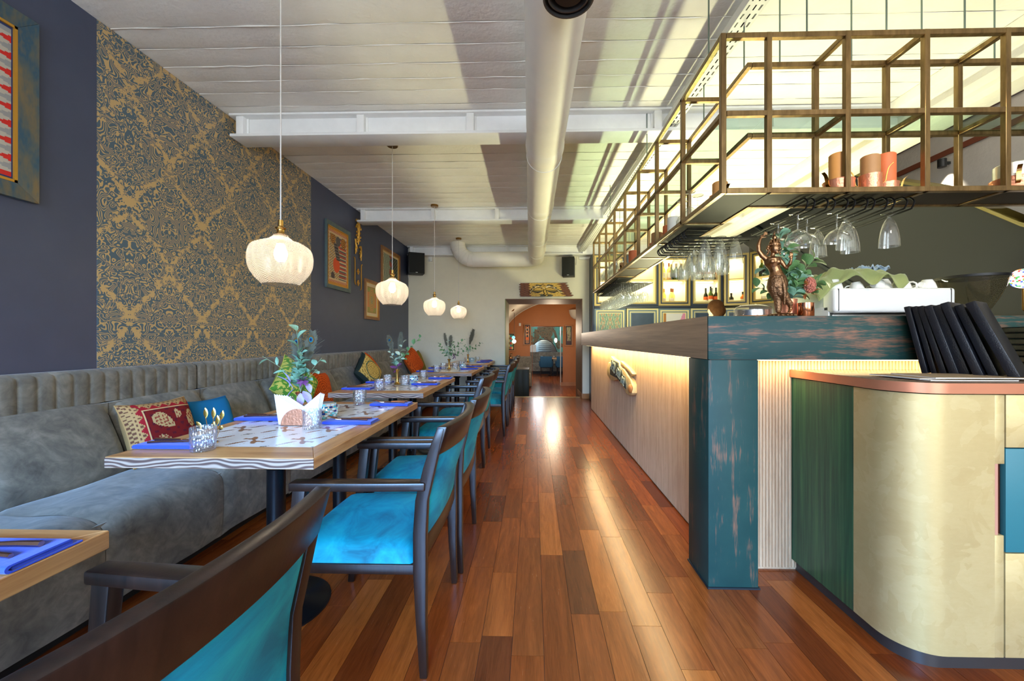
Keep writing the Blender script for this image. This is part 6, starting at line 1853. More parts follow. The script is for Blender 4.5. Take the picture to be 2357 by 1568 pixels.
for i in range(4):
    p = along(4.16, 6.62, rc_, 0.12+0.10*i, 0.14); bottle('amber', p[0], p[1], ZL, 'amber bottle in the last lit cabinet', 'amber bottles behind the eucalyptus')

# ------------------------------------------------------------------ bronze dancer statue
def limb(m, pts, n=10):
    """tapered limb through (point, radius) with rounded joints"""
    P = [Vector(p) for p, r in pts]; R = [r for p, r in pts]
    m.tube(P, R, n)
    for p, r in zip(P, R): m.ball(p, r, n, 6)
st_ = thing('bronze_statue', 'bronze dancing figure with raised arm standing on the bar', 'statue', (1.214, 2.0, BZ))
m = MB()
h = lambda x, z, y=0.0: (x, y, z)
# torso sways: hip out to the right of the picture
m.tube([h(0.004, 0.198), h(0.006, 0.212), h(0.0, 0.232), h(-0.008, 0.252), h(-0.016, 0.275), h(-0.020, 0.292), h(-0.018, 0.303)], [0.034, 0.033, 0.026, 0.027, 0.036, 0.036, 0.016], 14)
m.ball(h(-0.030, 0.276, -0.022), 0.0145); m.ball(h(-0.002, 0.274, -0.023), 0.0145)
limb(m, [(h(-0.017, 0.300), 0.0115), (h(-0.012, 0.322), 0.0105)])
m.ball(h(-0.006, 0.345, -0.004), 0.024, 14, 10, (0.95, 1.0, 1.22))
# face: nose, brow, chin, cheeks, lips, ears
m.ball(h(-0.002, 0.3435, -0.028), 0.0035, 8, 6, (0.8, 1, 1.7)); m.ball(h(-0.003, 0.322, -0.017), 0.0085)
m.ball(h(-0.013, 0.349, -0.022), 0.0045, 8, 6, (1.5, 0.8, 0.6)); m.ball(h(0.008, 0.349, -0.022), 0.0045, 8, 6, (1.5, 0.8, 0.6))
m.ball(h(-0.0025, 0.3335, -0.0245), 0.004, 8, 6, (1.5, 0.7, 0.6))
for sx in (-1, 1): m.ball(h(-0.006+sx*0.0235, 0.341, 0.0), 0.006, 8, 6, (0.6, 0.9, 2.0))
# raised right arm (picture left)
limb(m, [(h(-0.045, 0.291), 0.0145), (h(-0.066, 0.308), 0.0125), (h(-0.083, 0.334), 0.0105), (h(-0.084, 0.36), 0.0095), (h(-0.078, 0.385), 0.0075), (h(-0.072, 0.397), 0.0062)])
m.ball(h(-0.066, 0.405), 0.009, 8, 6, (1.1, 0.55, 1.0))
for k, (dx, dz) in enumerate(((0.022, 0.008), (0.024, 0.013), (0.023, 0.018), (0.018, 0.021))):
    limb(m, [(h(-0.063+0.001*k, 0.404+0.003*k), 0.0034), (h(-0.063+dx*0.55, 0.409+dz*0.6+0.002*k), 0.003), (h(-0.063+dx, 0.407+dz), 0.0024)], 6)
limb(m, [(h(-0.068, 0.400, -0.004), 0.0032), (h(-0.056, 0.399, -0.008), 0.003), (h(-0.049, 0.402, -0.009), 0.0024)], 6)
# left arm bent in front, open hand
limb(m, [(h(0.014, 0.291), 0.014), (h(0.032, 0.27, -0.004), 0.0115), (h(0.046, 0.247, -0.012), 0.0098), (h(0.053, 0.262, -0.028), 0.0085), (h(0.054, 0.28, -0.036), 0.0065)])
m.ball(h(0.053, 0.292, -0.038), 0.0095, 8, 6, (0.95, 0.55, 1.2))
for k in range(4):
    limb(m, [(h(0.0465+0.0042*k, 0.300, -0.038), 0.0032), (h(0.046+0.0044*k, 0.311-abs(k-1.4)*0.0015, -0.040), 0.0029), (h(0.046+0.0044*k, 0.319-abs(k-1.4)*0.002, -0.037), 0.0023)], 6)
limb(m, [(h(0.046, 0.288, -0.04), 0.0033), (h(0.039, 0.294, -0.043), 0.003), (h(0.037, 0.301, -0.043), 0.0024)], 6)
# lower legs and feet
limb(m, [(h(0.012, 0.075), 0.0125), (h(0.014, 0.05), 0.012), (h(0.014, 0.022), 0.008)]); limb(m, [(h(0.014, 0.020), 0.008), (h(0.016, 0.015, -0.02), 0.007), (h(0.018, 0.012, -0.034), 0.0055)])
limb(m, [(h(0.042, 0.088, -0.014), 0.0125), (h(0.058, 0.066, -0.018), 0.0115), (h(0.064, 0.042, -0.016), 0.0085), (h(0.054, 0.026, -0.022), 0.0065), (h(0.044, 0.020, -0.03), 0.005)])
remeshed(m, 'body', 'bronze', st_, 0.0022, 2)
m = MB()   # draped lower garment over both thighs
m.tube([h(0.006, 0.206), h(0.008, 0.19), h(0.01, 0.168), h(0.008, 0.145), h(0.004, 0.13)], [0.0345, 0.042, 0.046, 0.043, 0.034], 16)
limb(m, [(h(-0.006, 0.150), 0.033), (h(0.004, 0.118), 0.027), (h(0.012, 0.088), 0.020), (h(0.013, 0.055), 0.017), (h(0.014, 0.035), 0.0145)])
limb(m, [(h(0.004, 0.148, -0.008), 0.031), (h(0.018, 0.122, -0.018), 0.027), (h(0.035, 0.097, -0.020), 0.0205), (h(0.048, 0.080, -0.018), 0.0165), (h(0.06, 0.066, -0.018), 0.0145)])
m.ball(h(0.008, 0.203, -0.01), 0.036, 14, 6, (1.02, 0.8, 0.25)); m.tube([h(0.006, 0.2, -0.036), h(0.012, 0.16, -0.045), h(0.018, 0.12, -0.044), h(0.022, 0.06, -0.034)], [0.006, 0.009, 0.009, 0.005], 8)
remeshed(m, 'garment', 'bronze_cloth', st_, 0.0022, 1)
m = MB()   # crown with bead finial, bunched hair at the sides
m.lathe([(0.025, 0), (0.0265, 0.006), (0.025, 0.012), (0.021, 0.022), (0.013, 0.031), (0.0085, 0.034), (0.011, 0.042), (0.008, 0.050), (0.004, 0.054), (0.0055, 0.060), (0.002, 0.068), (0.001, 0.074)], 18, h(-0.006, 0.358))
for k in range(10):
    a = PI*k/9; m.ball((-0.006+0.026*math.cos(a), -0.026*math.sin(a)*0.9, 0.362), 0.004, 6, 5)
for k in range(5):
    a = -PI*0.9+PI*0.8*k/4; m.lathe([(0.005, 0), (0.004, 0.012), (0.001, 0.02)], 8, (-0.006+0.021*math.cos(a), 0.021*math.sin(a), 0.372))
for sx in (-1, 1):
    for k in range(5): m.ball(h(-0.006+sx*(0.028+0.003*math.sin(k*2)), 0.355-k*0.009, 0.004), 0.0078 - 0.0006*k, 8, 6)
m.build('crown', 'bronze', st_, angle=60)
m = MB()
for k in range(12):   # necklace and belt beads
    a = PI + PI*k/11; m.ball((-0.018+0.022*math.cos(a), 0.021*math.sin(a), 0.297-0.010*math.sin(PI*k/11)), 0.0026, 6, 5)
m.build('necklace', 'antique_brass', st_)
m = MB().lathe([(0.001, 0.0), (0.058, 0.0), (0.062, 0.004), (0.054, 0.010), (0.058, 0.014), (0.048, 0.018), (0.001, 0.019)], 28, (0.028, -0.005, 0))
for k in range(18):
    a = 2*PI*k/18; m.ball((0.028+0.056*math.cos(a), -0.005+0.056*math.sin(a), 0.008), 0.009, 6, 5, (1, 1, 0.7))
m.build('lotus_base', 'bronze_cloth', st_)

# hammered copper vase with eucalyptus on the bar
pv = thing('eucalyptus_vase', 'hammered copper vase with a big bunch of eucalyptus beside the statue', 'flowers', (1.312, 2.06, BZ))
MB().lathe([(0.001, 0.0), (0.040, 0.0), (0.042, 0.004), (0.040, 0.05), (0.043, 0.095), (0.041, 0.096), (0.037, 0.05), (0.036, 0.006), (0.001, 0.005)], 28).build('vase', 'copper', pv)
ra = random.Random(44)
for (ex, ey, ez, nl, size, kind) in ((-0.035, 0.02, 0.44, 14, 0.062, 'leaf'), (0.02, 0.03, 0.37, 12, 0.055, 'leaf_dark'), (0.14, 0.0, 0.31, 14, 0.055, 'leaf_dark'), (0.19, 0.02, 0.20, 12, 0.05, 'leaf_dark'), (-0.15, 0.03, 0.17, 8, 0.045, 'leaf_dark'),
                              (-0.10, 0.03, 0.27, 7, 0.05, 'leaf'), (0.06, 0.0, 0.24, 11, 0.05, 'leaf'), (0.0, -0.01, 0.26, 12, 0.055, 'leaf_dark'), (0.10, 0.02, 0.23, 9, 0.05, 'leaf_pale'), (-0.04, 0.0, 0.18, 8, 0.05, 'leaf'), (0.04, -0.02, 0.17, 8, 0.05, 'leaf_dark'), (0.02, -0.03, 0.13, 6, 0.05, 'leaf')):
    pth = bez((0, 0, 0.06), (ex*0.1, ey*0.1, 0.06+ez*0.35), (ex*0.6, ey*0.6, ez*0.8), (ex, ey, ez), 12)
    MB().tube(pth, 0.0014, 5).build('stem', 'stem', pv)
    for k in range(nl):
        u = 0.28 + 0.72*(k+0.5)/nl; i = min(11, int(u*12)); p = pth[i]+(pth[i+1]-pth[i])*(u*12-i)
        tdir = (pth[i+1]-pth[i]).normalized(); sd = tdir.cross(Vector((0, -1, 0))).normalized()*(1 if k % 2 else -1)
        d = (sd*0.9 + tdir*0.5 + Vector((ra.uniform(-.35, .35), ra.uniform(-.5, .3), ra.uniform(-.35, .35)))).normalized()
        place_leaf(pv, LEAF[kind], p, d, size*1.18*ra.uniform(0.75, 1.1), ra.uniform(-0.8, 0.8))
MT['bloom'] = plain('dusty pink bloom', S(186, 112, 92), 0.8, var=0.3, vscale=60, bump=0.8, bscale=180)
m = MB(); q = random.Random(2)
for k in range(170):
    a = q.uniform(0, 2*PI); zz = q.uniform(-1, 1); rr_ = math.sqrt(1-zz*zz)
    m.ball((0.095+0.026*rr_*math.cos(a), -0.025+0.022*rr_*math.sin(a), 0.165+0.038*zz), 0.0042, 5, 4)
m.ball((0.095, -0.025, 0.165), 0.024, 10, 8, (1, 0.9, 1.5)); m.build('bloom', 'bloom', pv)
MT['rust_leaf'] = plain('rust brown leaf', S(150, 84, 40), 0.6, var=0.2)
RL = leaf_mesh('leaf', 'rust_leaf', 1.0, 0.4)
for (p, d, s_) in (((0.085, -0.03, 0.135), (-0.5, -0.3, 0.9), 0.06), ((0.1, -0.03, 0.125), (0.9, -0.3, 0.4), 0.05), ((0.1, -0.03, 0.12), (0.9, -0.2, -0.4), 0.045), ((0.07, -0.03, 0.12), (-0.3, -0.4, -0.6), 0.04), ((-0.03, -0.03, 0.12), (-0.6, -0.3, 0.8), 0.06), ((-0.03, -0.03, 0.10), (0.1, -0.3, 0.9), 0.055)):
    place_leaf(pv, RL, p, d, s_, 0.3)
tc = thing('tealight_cup', 'polished copper tealight cup on the bar', 'candle holder', (1.352, 1.985, BZ))
MB().lathe([(0.001, 0.0), (0.034, 0.0), (0.036, 0.003), (0.036, 0.07), (0.034, 0.07), (0.034, 0.004), (0.001, 0.004)], 28).build('cup', 'copper_smooth', tc)
MB().lathe([(0.001, 0.005), (0.022, 0.005), (0.022, 0.018), (0.001, 0.018)], 16).build('tea_light', 'wax_white', tc)
MB().lathe([(0.001, 0.018), (0.004, 0.024), (0.003, 0.032), (0.0005, 0.042)], 8).build('flame', 'flame', tc)
gd = thing('cake_dome', 'low glass cake dome on a wooden board behind the statue', 'cake dome', (1.18, 2.14, BZ))
MB().lathe([(0.001, 0.0), (0.10, 0.0), (0.112, 0.008), (0.108, 0.014), (0.001, 0.012)], 36).build('board', 'oak_trim', gd)
MB().lathe([(0.092, 0.014), (0.092, 0.05), (0.085, 0.062), (0.06, 0.072), (0.02, 0.076), (0.012, 0.078), (0.001, 0.079)], 36).build('dome', 'glass', gd)
MB().lathe([(0.085, 0.015), (0.085, 0.045), (0.083, 0.045), (0.083, 0.016), (0.001, 0.016)], 36).build('steel_dish', 'steel', gd)

# ------------------------------------------------------------------ espresso machine, cups and cloths
em = thing('espresso_machine', 'white espresso machine behind the bar with cups piled on top', 'coffee machine', (1.775, 2.36, 0.9))
MB().box(0.0, 0.70, 0.0, 0.10, 0.42, 0.565).build('back_panel', 'machine_white', em, angle=30, bevel=0.018, seg=3)
MB().box(0.022, 0.026, -0.0015, 0.10, 0.43, 0.56).build('panel_seam', 'plug', em, angle=0); MB().box(0.668, 0.672, -0.0015, 0.10, 0.43, 0.56).build('panel_seam', 'plug', em, angle=0)
MB().prism([(0.08, 0.02), (0.08, 0.562), (0.5, 0.535), (0.5, 0.40), (0.45, 0.36), (0.45, 0.02)], 'x', 0.004, 0.03).build('side_wing', 'pale_green_plastic', em, angle=30, bevel=0.005)
MB().prism([(0.08, 0.02), (0.08, 0.562), (0.5, 0.535), (0.5, 0.40), (0.45, 0.36), (0.45, 0.02)], 'x', 0.67, 0.696).build('side_wing', 'pale_green_plastic', em, angle=30, bevel=0.005)
MB().box(0.0, 0.012, 0.05, 0.40, 0.05, 0.46).build('side_plate', 'machine_white', em, bevel=0.01)
MB().box(0.03, 0.67, 0.06, 0.45, 0.04, 0.42).build('boiler_body', 'steel', em, bevel=0.01)
MB().box(0.03, 0.67, 0.10, 0.46, 0.52, 0.552).build('cup_tray', 'steel', em, bevel=0.004)
for i in range(4): MB().lathe([(0.001, 0.0), (0.022, 0.0), (0.022, 0.04), (0.001, 0.04)], 14).build('foot', 'plug', em, loc=((0.08, 0.62)[i % 2], (0.1, 0.4)[i//2], 0.0))
def cup_mesh(s):
    m = MB().lathe([(0.001, 0.0), (0.021, 0.0), (0.023, 0.004), (0.032, 0.02), (0.038, 0.042), (0.041, 0.06), (0.0395, 0.06), (0.036, 0.042), (0.029, 0.02), (0.001, 0.006)], 22)
    return m
CUP = cup_mesh(1).mesh('bowl', 50); CUP.materials.append(MT['porcelain'])
HND = MB().tube([(0.032, 0, 0.045), (0.048, 0, 0.05), (0.058, 0, 0.04), (0.056, 0, 0.026), (0.044, 0, 0.018), (0.028, 0, 0.018)], 0.0038, 8).mesh('handle', 60); HND.materials.append(MT['porcelain'])
def cup(x, y, z, rot, s, label):
    r = thing('coffee_cup', label, 'cup', (x, y, z), rot=rot, group='cups on the coffee machine'); r.scale = (s,)*3
    inst('bowl', CUP, None, r); inst('handle', HND, None, r)
    return r
ZE = 1.4525+0.0005
cup(1.845, 2.46, ZE+0.074, (PI, 0, 0.4), 1.22, 'big upturned white cup at the left end of the coffee machine')
cup(1.985, 2.47, ZE+0.062, (PI*0.97, 0.12, 2.6), 1.0, 'tilted white cup under the green cloth')
cup(2.09, 2.47, ZE+0.045, (PI/2, 0.2, 1.9), 0.85, 'white cup lying on its side under the green cloth')
cup(2.17, 2.47, ZE+0.05, (PI, 0, 1.0), 0.85, 'small upturned white cup in the middle of the machine')
cup(2.268, 2.48, ZE+0.079, (PI, 0, -1.2), 1.3, 'large upturned white cup right of the cloth')
cup(2.285, 2.62, ZE+0.10, (PI, 0, 2.4), 1.1, 'white cup behind the large upturned one')
cup(2.375, 2.47, ZE+0.046, (PI*0.6, 0.0, 2.2), 0.75, 'little espresso cup lying with its handle up')
cup(2.425, 2.48, ZE+0.075, (PI, 0.0, 3.2), 1.15, 'upturned white cup at the right end of the machine')
def cloth(name, label, x0, x1, y0, y1, zf, mat, n=40):
    m = MB(); q = random.Random(len(label))
    ph = [q.uniform(0, 6) for _ in range(6)]
    def fn(u, v):
        x = x0+(x1-x0)*u; y = y0+(y1-y0)*v
        z = zf(u, v) + 0.012*math.sin(u*23+ph[0]+2*math.sin(v*5+ph[1])) + 0.010*math.sin(u*13-v*17+ph[2]) + 0.005*math.sin(v*25+u*6+ph[3])
        return (x + 0.01*math.sin(v*9+ph[4]), y + 0.01*math.sin(u*11+ph[5]), z)
    m.grid(fn, n, 22)
    o = m.build(name, mat, None, angle=80)
    o.modifiers.new('thick', 'SOLIDIFY').thickness = 0.003
    return tag(o, label, 'cloth', 'cloths on the coffee machine')
cloth('dish_cloth', 'rumpled olive green cloth draped over the cups on the coffee machine', 1.70, 2.24, 2.395, 2.62, lambda u, v: ZE + 0.05 + 0.07*min(1, v/0.35)**0.7 + 0.02*math.sin(PI*min(1, u*1.15)) - 0.10*max(0, 0.3-u)/0.3 + 0.02*math.sin(u*19)*max(0, 0.4-v)/0.4, 'towel_green')
cloth('dish_cloth', 'light blue cloth bunched on top of the olive one', 2.06, 2.24, 2.52, 2.62, lambda u, v: ZE + 0.155 + 0.006*math.sin(PI*u), 'towel_blue', 20)

gr = thing('coffee_grinder', 'coffee grinder with a smoked bean hopper right of the espresso machine', 'grinder', (2.86, 2.64, 0.9))
MB().lathe([(0.001, 0.0), (0.10, 0.0), (0.10, 0.03), (0.08, 0.05), (0.075, 0.30), (0.06, 0.34), (0.05, 0.38)], 24).build('body', 'machine_white', gr)
MB().lathe([(0.05, 0.375), (0.055, 0.40), (0.085, 0.45), (0.125, 0.53), (0.152, 0.60), (0.166, 0.655)], 36).build('hopper', 'smoke_plastic', gr)
MB().lathe([(0.167, 0.655), (0.170, 0.657), (0.170, 0.672), (0.001, 0.676)], 36).build('lid', 'plug', gr)
MB().lathe([(0.001, 0.42), (0.04, 0.42), (0.075, 0.442), (0.001, 0.452)], 24).build('bean_heap', 'beans', gr)

# mosaic glass wall lamp at the right edge
ml = thing('mosaic_lamp', 'round coloured mosaic glass lamp cut by the right photo edge', 'lamp', (3.145, 2.60, 1.552))
MB().ball((0, 0, 0), 0.062, 24, 16).build('globe', emis('lit white mosaic glass', (1.0, 0.95, 0.88, 1), 2.2), ml)
q = random.Random(9)
cc = [emis('lit orange mosaic glass', (1.0, 0.35, 0.05, 1), 1.2), emis('lit blue mosaic glass', (0.08, 0.2, 0.9, 1), 0.9), emis('lit green mosaic glass', (0.1, 0.7, 0.15, 1), 0.9), emis('lit red mosaic glass', (0.9, 0.08, 0.05, 1), 1.0)]
for c in range(4):
    m = MB()
    for k in range(36):
        th = q.uniform(0.4, 2.75); a = q.uniform(0, 2*PI); d = Vector((math.sin(th)*math.cos(a), math.sin(th)*math.sin(a), math.cos(th)))
        m.obox(d*0.0625, (0.010, 0.010, 0.003), d.to_track_quat('Z', 'Y').to_euler())
    m.build('mosaic_tesserae', cc[c], ml, angle=0)['kind'] = 'stuff'
MB().tube([(0, 0, -0.062), (0, 0.0, -0.2), (0.05, 0, -0.24)], 0.006, 8).build('bracket', 'antique_brass', ml)
sl = thing('wall_lamp', 'small black cylinder spotlight on the stucco stairwell wall', 'lamp', (4.2, 4.07, 2.93))
MB().tube([(-0.075, 0, 0.05), (-0.075, 0, -0.03)], 0.035, 16).build('cylinder', 'black_plastic', sl)
MB().box(-0.05, 0, -0.012, 0.012, 0.0, 0.024).build('arm', 'black_plastic', sl)
l = D.lights.new('wall_lamp_spot', 'SPOT'); l.energy = 26; l.color = (1, 0.9, 0.75); l.spot_size = math.radians(75); l.spot_blend = 0.7; l.shadow_soft_size = 0.02
lo = D.objects.new('wall_lamp_spot', l); COL.objects.link(lo); lo.parent = sl; lo.location = (-0.075, 0, -0.035); lo.rotation_euler = (0, math.radians(-12), 0)

# ------------------------------------------------------------------ person stooping behind the bar, only the crown of the hair shows
pe = thing('person', 'person with brown tied-up hair bending behind the bar, only the hair showing', 'person', (2.40, 5.0, 0.0), math.radians(190)); pe.scale = (1.07,)*3
m = MB()
m.tube([(0, 0.05, 0.85), (0, 0.03, 1.0), (0, -0.04, 1.15), (0, -0.10, 1.27), (0, -0.13, 1.33)], [0.15, 0.13, 0.15, 0.13, 0.06], 14)
limb(m, [((0, -0.13, 1.31), 0.05), ((0, -0.15, 1.38), 0.048)])
for sx in (-1, 1):
    limb(m, [((sx*0.09, 0.05, 0.86), 0.085), ((sx*0.1, 0.0, 0.48), 0.06), ((sx*0.1, 0.05, 0.08), 0.04)]); limb(m, [((sx*0.1, 0.05, 0.045), 0.042), ((sx*0.1, -0.12, 0.03), 0.03)])
    limb(m, [((sx*0.17, -0.10, 1.24), 0.05), ((sx*0.21, -0.15, 1.0), 0.04), ((sx*0.15, -0.33, 0.94), 0.03)])
    m.ball((sx*0.145, -0.39, 0.935), 0.035, 8, 6, (0.8, 1.2, 0.5))
    for k in range(4): limb(m, [((sx*0.145+(k-1.5)*0.016, -0.42, 0.935), 0.009), ((sx*0.145+(k-1.5)*0.017, -0.46+abs(k-1.5)*0.006, 0.928), 0.008)], 6)
    limb(m, [((sx*0.115, -0.38, 0.935), 0.01), ((sx*0.10, -0.42, 0.93), 0.008)], 6)
remeshed(m, 'body', 'shirt', pe, 0.014, 2)
m = MB(); m.ball((0, -0.17, 1.455), 0.088, 16, 12, (0.9, 1.05, 1.2)); m.ball((0, -0.262, 1.435), 0.016, 8, 6, (0.8, 1, 1.4)); m.ball((0, -0.245, 1.385), 0.03); 
for sx in (-1, 1): m.ball((sx*0.08, -0.165, 1.445), 0.02, 8, 6, (0.5, 1, 1.5)); m.ball((sx*0.032, -0.248, 1.465), 0.012, 8, 6, (1.2, 0.6, 0.7))
remeshed(m, 'head', 'skin', pe, 0.008, 2)
m = MB(); m.ball((0, -0.155, 1.475), 0.098, 18, 12, (0.94, 1.02, 1.0)); m.ball((0, -0.13, 1.545), 0.04, 12, 8, (1, 1, 0.6)); m.ball((0, -0.10, 1.43), 0.08, 12, 8)
remeshed(m, 'hair', 'hair', pe, 0.008, 1)

# ------------------------------------------------------------------ rooms beyond the doorway
def flat_picture(label, x0, x1, z0, z1, y, fmat, colfn):
    r = thing('framed_picture', label, 'picture', (x0, y, z0), group='pictures on the terracotta wall')
    W_, H_ = x1-x0, z1-z0; f = 0.045
    m = MB(); m.box(0, W_, -0.03, 0, 0, f); m.box(0, W_, -0.03, 0, H_-f, H_); m.box(0, f, -0.03, 0, f, H_-f); m.box(W_-f, W_, -0.03, 0, f, H_-f); m.build('frame', fmat, r, bevel=0.003)
    MB().box(f, W_-f, -0.012, -0.004, f, H_-f).build('mount', 'plug', r)
    g = 0.075
    MB().grid(lambda u, v: (g+u*(W_-2*g), -0.0135, g+v*(H_-2*g)), 16, 40, colfn).build('print', 'print', r, angle=0)
    return r
def fp1(u, v):
    if v < 0.2: return S(60, 30, 24) if math.sin(u*30)*math.sin(v*60) > 0 else S(220, 150, 90)
    if v < 0.34: return S(232, 110, 30)
    d = abs(u-0.5); return S(54, 36, 36) if (d < 0.22 and math.sin(v*34) > -0.3) else (S(214, 120, 60) if math.sin(v*20+u*9) > 0 else S(224, 190, 140))
def fp2(u, v):
    if v < 0.18: return S(70, 40, 40)
    if math.sin(u*24) > 0.6 and v < 0.6: return S(96, 30, 30)
    return S(96, 120, 84) if math.sin(u*30+v*14)*math.sin(v*26) > -0.1 else S(206, 196, 160)
def fp3(u, v):
    return [S(76, 130, 60), S(196, 60, 40), S(220, 200, 120), S(66, 150, 160)][(int(u*3)+int(v*6)*2) % 4]
flat_picture('narrow dark framed figure print left of the far opening', -0.33, -0.065, 0.96, 1.70, YO-0.001, 'oak_trim', fp1)
flat_picture('narrow dark framed plant print right of the far opening', 1.06, 1.34, 0.94, 1.66, YO-0.001, 'oak_trim', fp2)
flat_picture('colourful print at the left edge of the doorway view', -0.92, -0.60, 0.76, 1.40, YO-0.001, 'oak_trim', fp3)
sw_ = thing('wall_switch', 'small white thermostat on the terracotta wall', 'switch', (-0.445, YO, 1.62))
MB().box(-0.035, 0.035, -0.03, 0, 0, 0.10).build('body', 'white_plastic', sw_, bevel=0.006)
MB().lathe([(0.001, 0), (0.012, 0), (0.012, 0.006)], 10).build('dial', 'pale_green_plastic', sw_, loc=(0, -0.031, 0.05), rot=(PI/2, 0, 0))
gb = thing('globe_lamp', 'glowing white globe lamp at the left of the doorway view', 'lamp', (-0.58, 12.0, 1.105))
MB().ball((0, 0, 0), 0.058, 16, 12).build('globe', emis('lit opal globe', (1, 0.95, 0.88, 1), 14), gb)
MB().ball((-0.02, 0, 0.12), 0.05, 12, 8).build('glass_shade', emis('lit blue glass', (0.2, 0.65, 0.9, 1), 1.5), gb)
MB().tube([(0, 0, 0.05), (0, 0, 0.9)], 0.006, 6).build('cord', 'plug', gb)
dl = thing('ceiling_spot', 'brass spotlight on the vault beyond the doorway', 'lamp', (-0.62, 11.0, 2.02))
MB().tube([(0, 0, 0.06), (0.03, -0.04, 0.0), (0.045, -0.07, -0.03)], [0.03, 0.055, 0.055], 14).build('head', 'antique_brass', dl)
MB().tube([(0, 0, 0.05), (0, 0, 0.16)], 0.02, 8).build('stem', 'antique_brass', dl)
MT['dark_green'] = plain('dark green panel', S(34, 44, 32), 0.5, var=0.15)
dg = thing('booth_end', 'dark green panelled booth end just behind the doorway step', 'booth', (-0.56, 9.6, -0.40))
MB().box(0.0, 0.46, 0.0, 0.75, 0.0, 0.83).build('body', 'dark_green', dg, bevel=0.005)
for k in range(3): MB().box(0.008+k*0.15, 0.15+k*0.15, -0.006, 0.0, 0.02, 0.81).build('panel_board', 'dark_green', dg, bevel=0.002)
b2 = thing('grey_booth_seat', 'grey upholstered booth seat in front of the terracotta wall', 'banquette', (-0.75, 12.25, -0.40))
MB().box(0.0, 0.70, 0.72, 0.98, 0.0, 1.0).build('backrest', 'suede', b2, bevel=0.03); MB().box(0.0, 0.68, 0.0, 0.72, 0.1, 0.48).build('seat', 'suede', b2, bevel=0.04); MB().box(0.0, 0.64, 0.05, 0.9, 0.0, 0.1).build('plinth', 'toekick', b2)
dt = thing('dark_counter', 'dark side table with small pots at the left of the doorway view', 'table', (-1.0, 10.9, -0.4))
MB().box(0.0, 0.45, 0.0, 0.6, 0.98, 1.02).build('top', 'wenge', dt); MB().box(0.02, 0.42, 0.02, 0.58, 0.0, 0.98).build('body', 'wenge', dt)
for i, (dx, dy, rr_, hh) in enumerate(((0.30, 0.1, 0.05, 0.10), (0.38, 0.22, 0.04, 0.16), (0.36, 0.05, 0.03, 0.07))):
    o = MB().lathe([(0.001, 0), (rr_, 0), (rr_*1.2, hh*0.4), (rr_*0.7, hh*0.8), (rr_, hh), (rr_*0.8, hh), (0.001, hh*0.3)], 16).build('small_pot', 'bronze'); o.location = (-1.0+dx, 10.9+dy, 0.621)
    tag(o, ['squat', 'tall', 'tiny'][i] + ' brown pot on the dark side table beyond the doorway', 'pot')
# farthest room
m3 = thing('arched_mirror', 'arched mirror in a dark frame on the mural wall', 'mirror', (0.50, 18.49, 0.34))
pts = [(0.66*math.cos(PI*k/24), 0.84*math.sin(PI*k/24)) for k in range(25)]
MB().prism(pts, 'y', -0.03, 0.0).build('frame', 'plug', m3, angle=20); MB().prism([(a*0.95, b*0.95+0.01) for a, b in pts], 'y', -0.034, -0.03).build('mirror_glass', plain('dim mirror glass', S(120, 128, 120), 0.12, 0.8), m3, angle=20)
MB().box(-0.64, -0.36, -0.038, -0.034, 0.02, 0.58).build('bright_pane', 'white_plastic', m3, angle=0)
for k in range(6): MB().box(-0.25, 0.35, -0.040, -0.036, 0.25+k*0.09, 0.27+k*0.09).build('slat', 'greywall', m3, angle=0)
for k in range(6): 
    MB().box(0, 0, 0, 0, 0, 0) if False else None
b3 = thing('far_banquette', 'grey channelled banquette below the mural', 'banquette', (-0.6, 17.85, -0.40))
MB().box(0, 2.6, 0.45, 0.62, 0.0, 0.98).build('backrest', 'suede', b3, bevel=0.02); MB().box(0, 2.6, 0.0, 0.45, 0.12, 0.48).build('seat', 'suede', b3, bevel=0.03)
MB().box(0, 2.6, 0.06, 0.5, 0.0, 0.12).build('plinth', 'toekick', b3)
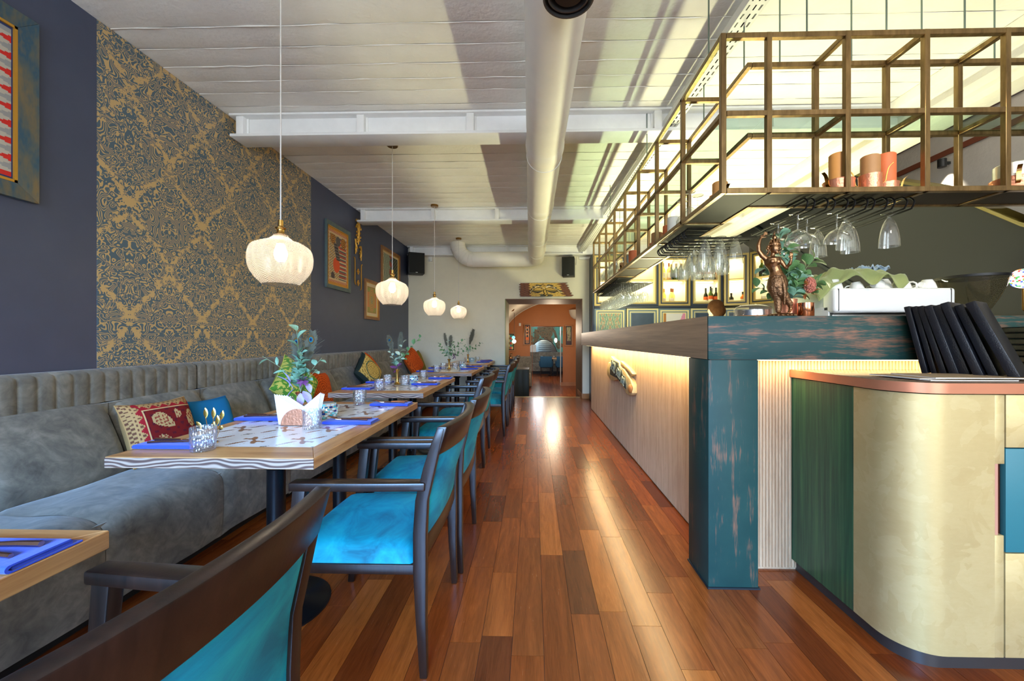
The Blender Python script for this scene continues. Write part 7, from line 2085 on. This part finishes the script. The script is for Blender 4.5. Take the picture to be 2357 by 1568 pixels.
ft = thing('far_table', 'set table in front of the mural', 'table', (0.25, 16.9, -0.40))
MB().box(0.05, 1.3, 0.0, 0.7, 0.72, 0.76).build('top', 'ash_x', ft, bevel=0.004); MB().lathe([(0.2, 0), (0.2, 0.02), (0.03, 0.05), (0.03, 0.72)], 16, (0.6, 0.35, 0)).build('pedestal', 'iron', ft)
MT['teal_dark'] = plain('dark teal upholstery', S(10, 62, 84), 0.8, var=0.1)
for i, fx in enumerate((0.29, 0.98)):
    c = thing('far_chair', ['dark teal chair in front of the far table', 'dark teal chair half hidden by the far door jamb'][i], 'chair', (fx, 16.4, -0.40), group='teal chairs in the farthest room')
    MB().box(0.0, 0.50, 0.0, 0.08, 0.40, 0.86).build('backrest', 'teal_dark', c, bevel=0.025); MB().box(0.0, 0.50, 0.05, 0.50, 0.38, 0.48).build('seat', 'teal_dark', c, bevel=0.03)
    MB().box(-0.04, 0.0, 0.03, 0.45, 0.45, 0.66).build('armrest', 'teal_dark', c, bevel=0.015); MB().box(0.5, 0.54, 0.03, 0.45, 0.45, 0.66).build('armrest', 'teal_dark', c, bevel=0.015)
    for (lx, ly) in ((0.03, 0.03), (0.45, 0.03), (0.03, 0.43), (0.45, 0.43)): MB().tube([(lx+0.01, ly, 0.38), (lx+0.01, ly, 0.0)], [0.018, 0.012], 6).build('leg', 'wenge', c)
for i, gx in enumerate((0.38, 0.90, 1.05)):
    o = MB().lathe([(0.001, 0), (0.035, 0), (0.04, 0.11), (0.038, 0.11), (0.032, 0.01), (0.001, 0.01)], 12).build('tumbler', 'glass'); o.location = (gx, 17.05, 0.3605)
    tag(o, ['left', 'middle', 'right'][i] + ' tumbler on the set table in front of the mural', 'glass')
o = thing('far_pendant', 'glowing teardrop pendant in the farthest room', 'lamp', (0.93, 16.2, 1.13))
MB().ball((0, 0, 0), 0.055, 12, 10, (1, 1, 1.7)).build('shade', emis('lit teardrop glass', (1, 0.88, 0.7, 1), 12), o); MB().tube([(0, 0, 0.08), (0, 0, 1.2)], 0.005, 6).build('cord', 'plug', o)
